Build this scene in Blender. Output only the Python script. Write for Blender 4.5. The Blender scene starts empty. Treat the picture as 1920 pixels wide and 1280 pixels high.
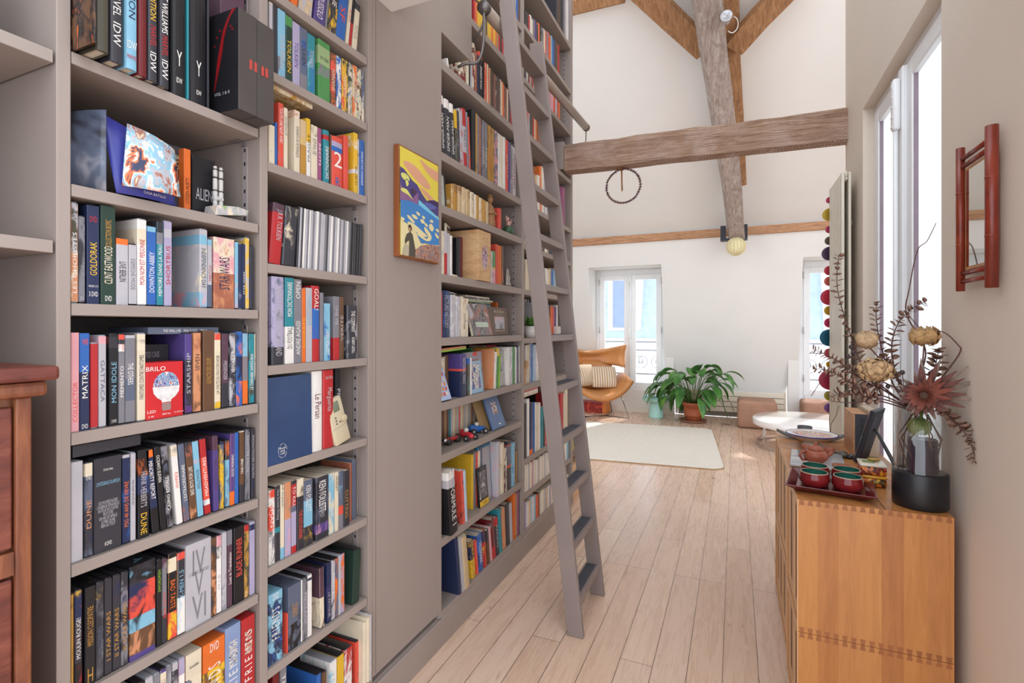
EXPOSURE = 0.74
GLOW = .46
import bpy, math, random
from mathutils import Vector, Matrix, Euler
R = random.Random(7)
S = bpy.context.scene
COL = S.collection
PI = math.pi
# ------------------------------------------------------------------ camera model
F, CX, CY, H = 950.0, 960.0, 614.0, 1.40
YAW = math.radians(23.75)
SN, CS = math.sin(YAW), math.cos(YAW)
XF = -1.18                                   # front plane of the bookcases


def ray(u, v):
    a, b = (u - CX) / F, (CY - v) / F
    return Vector((-SN + a * CS, CS + a * SN, b))


def at_x(u, v, X):
    d = ray(u, v)
    t = X / d.x
    return Vector((X, d.y * t, H + d.z * t))


def at_y(u, v, Y):
    d = ray(u, v)
    t = Y / d.y
    return Vector((d.x * t, Y, H + d.z * t))


def at_z(u, v, Z):
    d = ray(u, v)
    t = (Z - H) / d.z
    return Vector((d.x * t, d.y * t, Z))


# ------------------------------------------------------------------ colours and materials
CN = {  # code: (hex, plain word)
    'bk': ('1b1a1e', 'black'), 'dk': ('34333a', 'charcoal'), 'gr': ('7b7980', 'grey'), 'lg': ('b4b1b6', 'pale grey'),
    'wh': ('e6e2dc', 'white'), 'cr': ('dccfb6', 'cream'), 'be': ('c6ad86', 'beige'), 'br': ('63452f', 'brown'),
    'tn': ('a47c52', 'tan'), 'rd': ('b3282b', 'red'), 'dr': ('681418', 'maroon'), 'pk': ('d99ca2', 'pink'),
    'or': ('dd6c27', 'orange'), 'ye': ('dcb02c', 'yellow'), 'gn': ('4a8a4c', 'green'), 'dg': ('20392f', 'dark green'),
    'te': ('2b8490', 'teal'), 'sk': ('7fb4cc', 'sky blue'), 'bl': ('2c62ad', 'blue'), 'nv': ('222c4e', 'navy'),
    'pu': ('51417f', 'purple'), 'li': ('a9a0bd', 'lilac'), 'go': ('b58639', 'gold'), 'ol': ('4a4638', 'olive'),
    'sa': ('c98a63', 'sandy'), 'cp': ('a0604a', 'copper'), 'lm': ('8dbb3a', 'lime'), 'co': ('d9503f', 'coral'),
    'pl': ('563a48', 'plum'), 'sl': ('5a6275', 'slate'),
}


def lin(c):
    return c / 12.92 if c <= 0.04045 else ((c + 0.055) / 1.055) ** 2.4


def hexc(h):
    h = CN[h][0] if h in CN else h
    return tuple(lin(int(h[i:i + 2], 16) / 255) for i in (0, 2, 4)) + (1.0,)


MATS = {}


class NT:
    """small helper round a node tree"""

    def __init__(s, name):
        s.m = bpy.data.materials.new(name)
        s.m.use_nodes = True
        s.t = s.m.node_tree
        s.b = s.t.nodes['Principled BSDF']
        s.out = s.t.nodes['Material Output']

    def n(s, kind, **kw):
        nd = s.t.nodes.new(kind)
        for k, v in kw.items():
            if k.startswith('i_'):
                nd.inputs[int(k[2:])].default_value = v
            else:
                setattr(nd, k, v)
        return nd

    def l(s, a, b):
        s.t.links.new(a, b)

    def coords(s, scale=(1, 1, 1), kind='Object', rot=(0, 0, 0), loc=(0, 0, 0)):
        tc = s.n('ShaderNodeTexCoord')
        mp = s.n('ShaderNodeMapping')
        mp.inputs['Scale'].default_value = scale
        mp.inputs['Rotation'].default_value = rot
        mp.inputs['Location'].default_value = loc
        s.l(tc.outputs[kind], mp.inputs['Vector'])
        return mp.outputs['Vector']

    def noise(s, vec, scale, detail=4.0, rough=0.55, dist=0.0):
        nd = s.n('ShaderNodeTexNoise')
        nd.inputs['Scale'].default_value = scale
        nd.inputs['Detail'].default_value = detail
        nd.inputs['Roughness'].default_value = rough
        nd.inputs['Distortion'].default_value = dist
        s.l(vec, nd.inputs['Vector'])
        return nd.outputs['Fac']

    def ramp(s, fac, stops, interp='LINEAR'):
        r = s.n('ShaderNodeValToRGB')
        r.color_ramp.interpolation = interp
        e = r.color_ramp.elements
        while len(e) < len(stops):
            e.new(0.5)
        for q, (p, c) in zip(e, stops):
            q.position = p
            q.color = hexc(c) if isinstance(c, str) else c
        s.l(fac, r.inputs['Fac'])
        return r.outputs['Color']

    def mix(s, fac, a, b, mode='MIX'):
        m = s.n('ShaderNodeMix', data_type='RGBA', blend_type=mode)
        for k, v in ((0, fac), (6, a), (7, b)):
            if hasattr(v, 'node'):
                s.l(v, m.inputs[k])
            else:
                m.inputs[k].default_value = v
        return m.outputs[2]

    def math(s, op, a, b=0.0):
        m = s.n('ShaderNodeMath', operation=op)
        for k, v in ((0, a), (1, b)):
            if hasattr(v, 'node'):
                s.l(v, m.inputs[k])
            else:
                m.inputs[k].default_value = v
        return m.outputs[0]

    def bump(s, fac, strength=0.2, dist=0.01):
        b = s.n('ShaderNodeBump')
        b.inputs['Strength'].default_value = strength
        b.inputs['Distance'].default_value = dist
        s.l(fac, b.inputs['Height'])
        s.l(b.outputs['Normal'], s.b.inputs['Normal'])

    def fin(s, color=None, rough=0.5, metal=0.0, spec=None):
        if color is not None:
            if hasattr(color, 'node'):
                s.l(color, s.b.inputs['Base Color'])
            else:
                s.b.inputs['Base Color'].default_value = color
        if hasattr(rough, 'node'):
            s.l(rough, s.b.inputs['Roughness'])
        else:
            s.b.inputs['Roughness'].default_value = rough
        s.b.inputs['Metallic'].default_value = metal
        if spec is not None:
            s.b.inputs['Specular IOR Level'].default_value = spec
        return s.m


def plain(h, rough=0.5, metal=0.0, var=0.08, spec=None, vs=6.0):
    """paint / plastic / cloth with a faint uneven tone"""
    key = ('p', h, rough, metal, var, vs)
    if key not in MATS:
        t = NT('mat_' + h)
        c = hexc(h)
        if var:
            f = t.noise(t.coords(), vs, 3)
            d = tuple(max(0, x * (1 - var * 1.6)) for x in c[:3]) + (1,)
            l_ = tuple(min(1, x * (1 + var)) for x in c[:3]) + (1,)
            c = t.ramp(f, [(0.3, d), (0.7, l_)])
        MATS[key] = t.fin(c, rough, metal, spec)
    return MATS[key]


def art(cols, scale=22.0, seed=0, rough=0.35):
    """printed picture: patches of several colours"""
    key = ('a', tuple(cols), scale, seed % 5)
    if key not in MATS:
        t = NT('print_' + '_'.join(cols))
        v = t.coords(scale=(1, 1, .55), loc=(seed % 5 * 1.7, 0, seed % 5 * .9))
        f = t.noise(v, scale, 3.5, .6, .6)
        n = len(cols)
        st = [(0.28 + 0.44 * i / max(1, n), c) for i, c in enumerate(cols)]
        c = t.ramp(f, st, 'EASE')
        MATS[key] = t.fin(c, rough)
    return MATS[key]


def wood(key, c1, c2, c3, scale=(1, 1, 1), nscale=5.0, rough=0.5, bump=0.15, rings=0.0):
    k = ('w', key)
    if k not in MATS:
        t = NT('wood_' + key)
        v = t.coords(scale=scale)
        f = t.noise(v, nscale, 8, .62, .8)
        g = t.noise(v, nscale * 4.3, 5, .6, .2)
        c = t.ramp(f, [(.28, c1), (.5, c2), (.74, c3)])
        c = t.mix(t.ramp(g, [(.35, (0, 0, 0, 1)), (.75, (1, 1, 1, 1))]), t.mix(.35, c, hexc(c1)), c)
        t.bump(g, bump, .004)
        MATS[k] = t.fin(c, rough)
    return MATS[k]


# ------------------------------------------------------------------ mesh builder
class MB:
    def __init__(s):
        s.v, s.f, s.mi, s.sm = [], [], [], []

    def add(s, vs, fs, m=0, smooth=False, M=None):
        o = len(s.v)
        s.v += [tuple(M @ Vector(p)) if M else tuple(p) for p in vs]
        s.f += [tuple(o + i for i in f) for f in fs]
        s.mi += ([m] * len(fs)) if isinstance(m, int) else list(m)
        s.sm += [smooth] * len(fs)
        return s

    def box(s, a, b, m=0, M=None):
        (x0, y0, z0), (x1, y1, z1) = [[f(p, q) for p, q in zip(a, b)] for f in (min, max)]
        vs = [(x0, y0, z0), (x1, y0, z0), (x1, y1, z0), (x0, y1, z0), (x0, y0, z1), (x1, y0, z1), (x1, y1, z1), (x0, y1, z1)]
        return s.add(vs, [(3, 2, 1, 0), (4, 5, 6, 7), (0, 1, 5, 4), (1, 2, 6, 5), (2, 3, 7, 6), (3, 0, 4, 7)], m, False, M)

    def rbox(s, a, b, r=.004, m=0, M=None, seg=2):
        """box with rounded vertical and top edges"""
        (x0, y0, z0), (x1, y1, z1) = [[f(p, q) for p, q in zip(a, b)] for f in (min, max)]
        r = min(r, (x1 - x0) * .49, (y1 - y0) * .49, (z1 - z0) * .49)
        rings = []
        for k in range(seg + 1):
            th = PI / 2 * k / seg
            rings.append((r * (1 - math.sin(th)), z0 + r * (1 - math.cos(th)))) if False else None
        lev = [(r * (1 - math.sin(PI / 2 * k / seg)), z0 + r * (1 - math.cos(PI / 2 * k / seg))) for k in range(seg + 1)]
        lev += [(r * (1 - math.cos(PI / 2 * k / seg)), z1 - r + r * math.sin(PI / 2 * k / seg)) for k in range(seg + 1)]
        vs, n = [], 4 * (seg + 1)
        for ins, z in lev:
            rr = max(r - ins, 1e-5)
            for cx, cy, a0 in ((x1 - r, y1 - r, 0), (x0 + r, y1 - r, PI / 2), (x0 + r, y0 + r, PI), (x1 - r, y0 + r, 1.5 * PI)):
                for k in range(seg + 1):
                    an = a0 + PI / 2 * k / seg
                    vs.append((cx + rr * math.cos(an), cy + rr * math.sin(an), z))
        fs = []
        L = len(lev)
        for i in range(L - 1):
            for j in range(n):
                fs.append((i * n + j, i * n + (j + 1) % n, (i + 1) * n + (j + 1) % n, (i + 1) * n + j))
        fs.append(tuple(reversed(range(n))))
        fs.append(tuple((L - 1) * n + j for j in range(n)))
        return s.add(vs, fs, m, True, M)

    def prism(s, poly, z0, z1, m=0, M=None, smooth=False):
        n = len(poly)
        vs = [(x, y, z0) for x, y in poly] + [(x, y, z1) for x, y in poly]
        fs = [(i, (i + 1) % n, n + (i + 1) % n, n + i) for i in range(n)]
        fs += [tuple(reversed(range(n))), tuple(range(n, 2 * n))]
        return s.add(vs, fs, m, smooth, M)

    def lathe(s, prof, seg=24, m=0, M=None, caps=True):
        vs, fs = [], []
        n = len(prof)
        for r, z in prof:
            for j in range(seg):
                a = 2 * PI * j / seg
                vs.append((r * math.cos(a), r * math.sin(a), z))
        for i in range(n - 1):
            for j in range(seg):
                fs.append((i * seg + j, i * seg + (j + 1) % seg, (i + 1) * seg + (j + 1) % seg, (i + 1) * seg + j))
        if caps:
            fs.append(tuple(reversed(range(seg))))
            fs.append(tuple((n - 1) * seg + j for j in range(seg)))
        return s.add(vs, fs, m, True, M)

    def tube(s, pts, r, seg=8, m=0, M=None, closed=False):
        pts = [Vector(p) for p in pts]
        n = len(pts)
        rs = r if isinstance(r, (list, tuple)) else [r] * n
        vs, fs = [], []
        up = Vector((0, 0, 1))
        prev = None
        for i, p in enumerate(pts):
            a = pts[(i - 1) % n] if closed else pts[max(i - 1, 0)]
            b = pts[(i + 1) % n] if closed else pts[min(i + 1, n - 1)]
            d = (b - a).normalized()
            if prev is None:
                q = up if abs(d.z) < .9 else Vector((1, 0, 0))
                x = d.cross(q).normalized()
            else:
                x = (prev - d * prev.dot(d)).normalized()
            prev = x
            y = d.cross(x)
            for j in range(seg):
                an = 2 * PI * j / seg
                vs.append(tuple(p + (x * math.cos(an) + y * math.sin(an)) * rs[i]))
        lim = n if closed else n - 1
        for i in range(lim):
            k = (i + 1) % n
            for j in range(seg):
                fs.append((i * seg + j, i * seg + (j + 1) % seg, k * seg + (j + 1) % seg, k * seg + j))
        if not closed:
            fs.append(tuple(reversed(range(seg))))
            fs.append(tuple((n - 1) * seg + j for j in range(seg)))
        return s.add(vs, fs, m, True, M)

    def ball(s, c, r, seg=14, rings=9, m=0, M=None):
        r = r if isinstance(r, (tuple, list)) else (r, r, r)
        vs = [(c[0], c[1], c[2] - r[2])]
        fs = []
        for i in range(1, rings):
            th = PI * i / rings
            for j in range(seg):
                a = 2 * PI * j / seg
                vs.append((c[0] + r[0] * math.sin(th) * math.cos(a), c[1] + r[1] * math.sin(th) * math.sin(a), c[2] - r[2] * math.cos(th)))
        vs.append((c[0], c[1], c[2] + r[2]))
        for j in range(seg):
            fs.append((0, 1 + (j + 1) % seg, 1 + j))
            e = 1 + (rings - 2) * seg
            fs.append((len(vs) - 1, e + j, e + (j + 1) % seg))
        for i in range(rings - 2):
            for j in range(seg):
                a = 1 + i * seg
                fs.append((a + j, a + (j + 1) % seg, a + seg + (j + 1) % seg, a + seg + j))
        return s.add(vs, fs, m, True, M)

    def sheet(s, grid, th=.001, m=0, M=None, smooth=True):
        """grid[i][j] of points -> a thin closed sheet"""
        a, b = len(grid), len(grid[0])
        g = [[Vector(p) for p in row] for row in grid]
        vs = []
        nrm = []
        for i in range(a):
            for j in range(b):
                du = g[min(i + 1, a - 1)][j] - g[max(i - 1, 0)][j]
                dv = g[i][min(j + 1, b - 1)] - g[i][max(j - 1, 0)]
                n_ = du.cross(dv)
                nrm.append(n_.normalized() if n_.length > 1e-12 else Vector((0, 0, 1)))
        flat = [p for row in g for p in row]
        vs = [tuple(p + n_ * th / 2) for p, n_ in zip(flat, nrm)] + [tuple(p - n_ * th / 2) for p, n_ in zip(flat, nrm)]
        o = a * b
        fs, mi = [], []
        m0, m1 = (m, m) if isinstance(m, int) else m
        for i in range(a - 1):
            for j in range(b - 1):
                q = (i * b + j, (i + 1) * b + j, (i + 1) * b + j + 1, i * b + j + 1)
                fs.append(q)
                mi.append(m0)
                fs.append(tuple(o + k for k in reversed(q)))
                mi.append(m1)
        rim = [(i, 0) for i in range(a)] + [(a - 1, j) for j in range(1, b)] + [(i, b - 1) for i in range(a - 2, -1, -1)] + [(0, j) for j in range(b - 2, 0, -1)]
        idx = [i * b + j for i, j in rim]
        for k in range(len(idx)):
            p, q = idx[k], idx[(k + 1) % len(idx)]
            fs.append((q, p, o + p, o + q))
            mi.append(m0)
        return s.add(vs, fs, mi, smooth, M)

    def build(s, name, mats, parent=None, loc=None, rot=None, bevel=0.0):
        me = bpy.data.meshes.new(name)
        me.from_pydata(s.v, [], s.f)
        for mt in (mats if isinstance(mats, (list, tuple)) else [mats]):
            me.materials.append(mt)
        me.polygons.foreach_set('material_index', s.mi)
        me.polygons.foreach_set('use_smooth', s.sm)
        me.update()
        o = bpy.data.objects.new(name, me)
        COL.objects.link(o)
        if parent:
            o.parent = parent
        if loc is not None:
            o.location = loc
        if rot is not None:
            o.rotation_euler = rot
        if bevel:
            b = o.modifiers.new('edge', 'BEVEL')
            b.width = bevel
            b.segments = 2
            b.limit_method = 'ANGLE'
            b.angle_limit = .7
        return o


def empty(name, loc=(0, 0, 0), rot=(0, 0, 0)):
    o = bpy.data.objects.new(name, None)
    o.empty_display_size = .05
    COL.objects.link(o)
    o.location = loc
    o.rotation_euler = rot
    return o


def tag(o, label=None, cat=None, group=None, kind=None):
    if label:
        o['label'] = label
    if cat:
        o['category'] = cat
    if group:
        o['group'] = group
    if kind:
        o['kind'] = kind
    return o


def struct(mb, name, mats, parent=None, **k):
    o = mb.build(name, mats, parent, **k)
    if not parent:
        o['kind'] = 'structure'
    return o


def frame_matrix(o, x, y, z):
    M = Matrix.Identity(4)
    for i, a in enumerate((x, y, z)):
        for j in range(3):
            M[j][i] = a[j]
    for j in range(3):
        M[j][3] = o[j]
    return M


TEXTS = []


def lettering(txt, parent, M, length, height, mat, name='lettering'):
    """flat printed letters; M maps text x,y to the surface; fitted to length x height"""
    cu = bpy.data.curves.new(name, 'FONT')
    cu.body = txt
    cu.align_x, cu.align_y = 'CENTER', 'CENTER'
    cu.size = 1.0
    cu.resolution_u = 2
    cu.space_line = .8
    cu.materials.append(mat)
    o = bpy.data.objects.new(name, cu)
    COL.objects.link(o)
    o.parent = parent
    o.matrix_local = M
    TEXTS.append((o, length, height))
    return o


def fit_texts():
    bpy.context.view_layer.update()
    dg = bpy.context.evaluated_depsgraph_get()
    for o, L, hh in TEXTS:
        bb = [Vector(c) for c in o.bound_box]
        w = max(c.x for c in bb) - min(c.x for c in bb)
        h = max(c.y for c in bb) - min(c.y for c in bb)
        w, h = max(w, .05), max(h, .05)
        sy = hh / h
        sx = L / w
        sx = min(sx, sy * 1.9)
        sy = min(sy, sx * 2.6)
        cx = (max(c.x for c in bb) + min(c.x for c in bb)) / 2
        cy = (max(c.y for c in bb) + min(c.y for c in bb)) / 2
        M = o.matrix_local @ Matrix.Diagonal((sx, sy, 1, 1)) @ Matrix.Translation((-cx, -cy, 0))
        me = bpy.data.meshes.new_from_object(o.evaluated_get(dg))
        if not me.materials:
            me.materials.append(o.data.materials[0])
        q = bpy.data.objects.new('lettering', me)
        COL.objects.link(q)
        q.parent = o.parent
        q.matrix_local = M
        cu = o.data
        bpy.data.objects.remove(o)
        bpy.data.curves.remove(cu)
CN.update(pb=('8497bd', 'pale blue'), gs=('93aa78', 'sage green'), ma=('974f78', 'magenta'))
CN['ic'] = ('b4c7dc', 'ice blue')
# ================================================================== camera
cam = bpy.data.cameras.new('camera')
cam.sensor_width = 36.0
cam.lens = F / 1920 * 36.0
cam.shift_y = -26.0 / 1920
cam.clip_start = .02
cam.clip_end = 300
co = bpy.data.objects.new('camera', cam)
COL.objects.link(co)
co.location = (0, 0, H)
co.rotation_euler = (PI / 2, 0, YAW)
S.camera = co
S.view_settings.view_transform = 'Standard'
S.view_settings.look = 'None'
S.view_settings.gamma = 1.0
S.view_settings.use_curve_mapping = False
S.view_settings.exposure = EXPOSURE
S.cycles.max_bounces = 10
S.cycles.diffuse_bounces = 5
S.cycles.caustics_reflective = False
S.cycles.caustics_refractive = False
S.cycles.sample_clamp_indirect = 6.0

# ================================================================== materials of the room
M_PAINT = plain('9a8d85', .55, var=.04, vs=3.0)            # taupe joinery paint
M_PAINTD = M_PAINT


def wall_mat(h, name):
    t = NT(name)
    f = t.noise(t.coords(), 1.6, 5)
    c = hexc(h)
    d = tuple(x * .955 for x in c[:3]) + (1,)
    col = t.ramp(f, [(.3, d), (.7, c)])
    t.bump(t.noise(t.coords(), 90, 2), .04, .002)
    return t.fin(col, .75)


M_WHITE = wall_mat('e6e4e0', 'plaster_white')
M_CREAM = wall_mat('ddd0c1', 'plaster_cream')
M_PANEL = wall_mat('9a8d85', 'taupe_wall')
M_FRAME = plain('e9ebec', .35, var=.02)
M_TRIM = plain('e4ded2', .5, var=.03)


def floor_mat():
    t = NT('oak_floor')
    tc = t.n('ShaderNodeTexCoord')
    mp = t.n('ShaderNodeMapping')
    mp.inputs['Rotation'].default_value = (0, 0, PI / 2)
    mp.inputs['Location'].default_value = (0.3, .046, 0)
    t.l(tc.outputs['Object'], mp.inputs['Vector'])
    br = t.n('ShaderNodeTexBrick')
    br.offset = .37
    br.offset_frequency = 3
    for k, v in (('Scale', 1.0), ('Mortar Size', .0016), ('Mortar Smooth', .1), ('Bias', 0.0), ('Brick Width', 1.35), ('Row Height', .133)):
        br.inputs[k].default_value = v
    br.inputs['Color1'].default_value = (0, 0, 0, 1)
    br.inputs['Color2'].default_value = (1, 1, 1, 1)
    br.inputs['Mortar'].default_value = (.5, .5, .5, 1)
    t.l(mp.outputs['Vector'], br.inputs['Vector'])
    tone = t.ramp(br.outputs['Color'], [(0, 'cda78c'), (.35, 'dbb89d'), (.7, 'e4c8b0'), (1, 'd2b09a')])
    v = t.coords(scale=(9, .7, 1))
    g = t.noise(v, 4.0, 8, .65, 1.2)
    grain = t.ramp(g, [(.3, 'bea28b'), (.5, 'd8bda8'), (.72, 'e8d3c1')])
    c = t.mix(.42, tone, grain)
    k = t.noise(t.coords(scale=(1.6, .8, 1)), 7.5, 2, .5, .3)
    knots = t.ramp(k, [(.71, (1, 1, 1, 1)), (.76, (.62, .52, .45, 1))])
    c = t.mix(1.0, c, knots, 'MULTIPLY')
    c = t.mix(br.outputs['Fac'], c, hexc('6d5748'))
    rg = t.ramp(g, [(.3, (.22, .22, .22, 1)), (.7, (.34, .34, .34, 1))])
    bump = t.n('ShaderNodeBump')
    bump.inputs['Strength'].default_value = .25
    bump.inputs['Distance'].default_value = .003
    inv = t.math('SUBTRACT', t.math('MULTIPLY', g, .25), br.outputs['Fac'])
    t.l(inv, bump.inputs['Height'])
    t.l(bump.outputs['Normal'], t.b.inputs['Normal'])
    return t.fin(c, rg)


struct(MB().box((-3.6, -1.6, -.12), (4.6, 8.62, 0)), 'floor', floor_mat())

# ---- taupe wall beside and under the bookcases (flush with their fronts)
YB = dict(b0=(-.60, .532), b1=(.556, .983), b2=(1.009, 1.426), b3=(1.914, 2.834), b4=(2.868, 3.834))
BACK = XF - .30
wl = MB()
wl.box((BACK, 1.450, .155), (XF, 1.894, 5.2))                         # panel with the picture
struct(wl, 'wall_left', M_PANEL)
sk = MB()
sk.box((BACK, -.6, 0), (XF + .004, 3.88, .122))
sk.box((BACK, -.6, .1225), (XF - .006, 3.88, .128))
struct(sk, 'baseboard_left', M_PAINT, bevel=.003)
# seams in the panel
g = MB().box((XF, 1.466, .16), (XF + .0006, 1.4675, 2.58))
struct(g, 'trim_1', plain('6c615b', .8))
# low ceiling over the near part of the room
struct(MB().box((-1.6, .80, 2.585), (.75, 1.56, 2.75)), 'ceiling_low', M_WHITE)

# ---- right wall with its tall window
XW = .65
YW0, YW1, ZW0, ZW1 = 2.19, 3.36, .10, 2.612
wr = MB()
wr.box((XW, 1.15, 0), (XW + .16, YW0, 5.2))
wr.box((XW, YW1, 0), (XW + .16, 3.84, 5.2))
wr.box((XW, YW0, ZW1), (XW + .16, YW1, 5.2))
wr.box((XW, YW0, 0), (XW + .16, YW1, ZW0))
struct(wr, 'wall_right', M_CREAM)

# frosted glass; its own emission stands in for daylight from outside
tf = NT('frosted_glass')
tf.b.inputs['Emission Strength'].default_value = GLOW
fg = tf.noise(tf.coords(scale=(1, 1, .5)), 1.1, 2)
ce = tf.ramp(fg, [(.3, (.86, .92, 1, 1)), (.7, (.97, .98, 1, 1))])
tf.l(ce, tf.b.inputs['Emission Color'])
M_FROST = tf.fin(hexc('dfe6ea'), .35)

w3 = tag(empty('window_3', (XW + .055, 2.775, ZW0)), kind='structure')
fr = MB()
xa, xb = 0.0, .06
hy = (YW1 - YW0) / 2
hz = ZW1 - ZW0
fr.box((xa, -hy, 0), (xb, -hy + .06, hz)); fr.box((xa, hy - .06, 0), (xb, hy, hz))
fr.box((xa, -hy + .06, hz - .05), (xb, hy - .06, hz)); fr.box((xa, -hy + .06, 0), (xb, hy - .06, .06))
fr.build('window_frame', M_FRAME, w3, bevel=.004)
for sgn in (-1, 1):
    sa = MB()
    y0, y1 = (.022, hy - .05) if sgn > 0 else (-hy + .05, -.022)
    z0, z1 = .07, hz - .05
    b = .075
    for bx in (((-.012, y0, z0), (.04, y0 + b, z1)), ((-.012, y1 - b, z0), (.04, y1, z1)), ((-.012, y0 + b, z0), (.04, y1 - b, z0 + b)), ((-.012, y0 + b, z1 - b), (.04, y1 - b, z1))):
        sa.box(*bx)
    so = sa.build('sash', M_FRAME, w3, bevel=.006)
    MB().box((.012, y0 + b, z0 + b), (.02, y1 - b, z1 - b)).build('pane', M_FROST, so)
    gl = MB()
    gl.box((-.004, y0 + b, z0 + b), (.011, y0 + b + .006, z1 - b)); gl.box((-.004, y1 - b - .006, z0 + b), (.011, y1 - b, z1 - b))
    gl.build('glazing_strip', plain('8d7b86', .5), so)
ma = MB()
ma.box((-.030, -.03, .07), (.0, .03, hz - .05))
ma.build('meeting_rail', M_FRAME, w3, bevel=.008)
es = MB()
es.tube([(-.045, 0, .2), (-.045, 0, hz - .15)], .010, 10)
es.rbox((-.06, -.022, hz - .33), (-.03, .022, hz - .10), .01)
es.rbox((-.06, -.022, 1.02), (-.03, .022, 1.26), .01)
for k in range(5):
    es.lathe([(.017, 0), (.02, .006), (.017, .012)], 12, 0, Matrix.Translation((-.045, 0, hz - .32 + k * .045)))
eo = es.build('espagnolette_rod', M_FRAME, w3)
hd = MB()
hd.tube([(-.06, 0, 1.14), (-.10, 0, 1.14)], .009, 10)
hd.ball((-.112, 0, 1.12), (.016, .02, .062))
hd.build('window_handle', M_FRAME, eo)

# ---- far room: mansard wall with two windows, cornice timber, sloping ceiling
YV, YCOR, ZCOR = 8.50, 7.86, 2.70
ZK = .92                                             # where the lean of the wall begins
W = {'window_1': (-2.17, -1.03), 'window_2': (.857, 2.0)}
ZT, ZS = 2.367, .36


def yw(z):                                           # face of the leaning wall
    return YV if z <= ZK else YV + (YCOR - YV) * (z - ZK) / (ZCOR - ZK)


wb = MB()
xs = [-3.6, W['window_1'][0], W['window_1'][1], W['window_2'][0], W['window_2'][1], 4.6]
TH = .78


def slab(x0, x1, z0, z1):
    zs = sorted({z0, z1} | ({ZK} if z0 < ZK < z1 else set()))
    for a, b in zip(zs, zs[1:]):
        yo = YV + .14
        vs = [(x0, yw(a), a), (x1, yw(a), a), (x1, yo, a), (x0, yo, a), (x0, yw(b), b), (x1, yw(b), b), (x1, yo, b), (x0, yo, b)]
        wb.add(vs, [(3, 2, 1, 0), (4, 5, 6, 7), (0, 1, 5, 4), (1, 2, 6, 5), (2, 3, 7, 6), (3, 0, 4, 7)])


for a_, b_ in ((xs[0], xs[1]), (xs[2], -.90), (.72, xs[3]), (xs[4], xs[5])):
    slab(a_, b_, 0, ZCOR + .12)
ZN = .43
yn = YV + (ZK - ZN) * (YV - YCOR) / (ZCOR - ZK)
nv_ = [(YCOR - (YV - YCOR) * .12 / (ZCOR - ZK), ZCOR + .12), (yn, ZN), (yn, 0), (8.95, 0), (8.95, ZCOR + .12)]
vs = [(x, y, z) for x in (-.90, .72) for y, z in nv_]
wb.add(vs, [(0, 1, 2, 3, 4), (9, 8, 7, 6, 5)] + [(i, (i + 1) % 5 + 0, (i + 1) % 5 + 5, i + 5) for i in range(5)])
for i in (1, 3):
    slab(xs[i], xs[i + 1], 0, ZS)
    slab(xs[i], xs[i + 1], ZT, ZCOR + .12)
struct(wb, 'wall_back', M_WHITE)
bb = MB()
bb.box((-3.6, YV - .016, 0), (-.9, YV, .10)); bb.box((.72, YV - .016, 0), (4.6, YV, .10))
struct(bb, 'baseboard_back', M_TRIM, bevel=.003)

M_OAKW = wood('cornice', '8a5f40', 'b98b66', 'd3a983', (2, 14, 14), 3, .7, .4)
cn = MB().box((-3.6, YCOR - .05, ZCOR), (4.6, YCOR + .10, ZCOR + .115))
tag(cn.build('cornice_beam', M_OAKW, bevel=.008), 'long thin light-oak beam running along the top of the back wall', 'beam')

CSL = math.tan(math.radians(31))                      # ceiling slope


def zc(y):
    return ZCOR + .10 + (YCOR + .05 - y) * CSL


ya, yb_ = YCOR + .12, 3.2
vs = []
for x in (-3.6, 4.6):
    vs += [(x, ya, zc(ya)), (x, yb_, zc(yb_)), (x, yb_, zc(yb_) + .12), (x, ya, zc(ya) + .12)]
ce_ = MB().add(vs, [(0, 1, 5, 4), (3, 7, 6, 2), (0, 4, 7, 3), (1, 2, 6, 5), (0, 3, 2, 1), (4, 5, 6, 7)])
struct(ce_, 'ceiling', M_WHITE)
struct(MB().box((-3.72, 3.9, 0), (-3.6, 8.62, 5.2)), 'wall_far_left', M_WHITE)
struct(MB().box((4.6, 3.9, 0), (4.72, 8.62, 5.2)), 'wall_light_block', M_WHITE)  # unseen wall, added to cut the light entering the far room

M_GLASS = None
tg = NT('clear_glass')
tr = tg.n('ShaderNodeBsdfTransparent')
gs = tg.n('ShaderNodeBsdfGlossy')
gs.inputs['Roughness'].default_value = .02
mx = tg.n('ShaderNodeMixShader')
mx.inputs[0].default_value = .06
tg.l(tr.outputs[0], mx.inputs[1]); tg.l(gs.outputs[0], mx.inputs[2]); tg.l(mx.outputs[0], tg.out.inputs[0])
M_GLASS = tg.m

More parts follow.
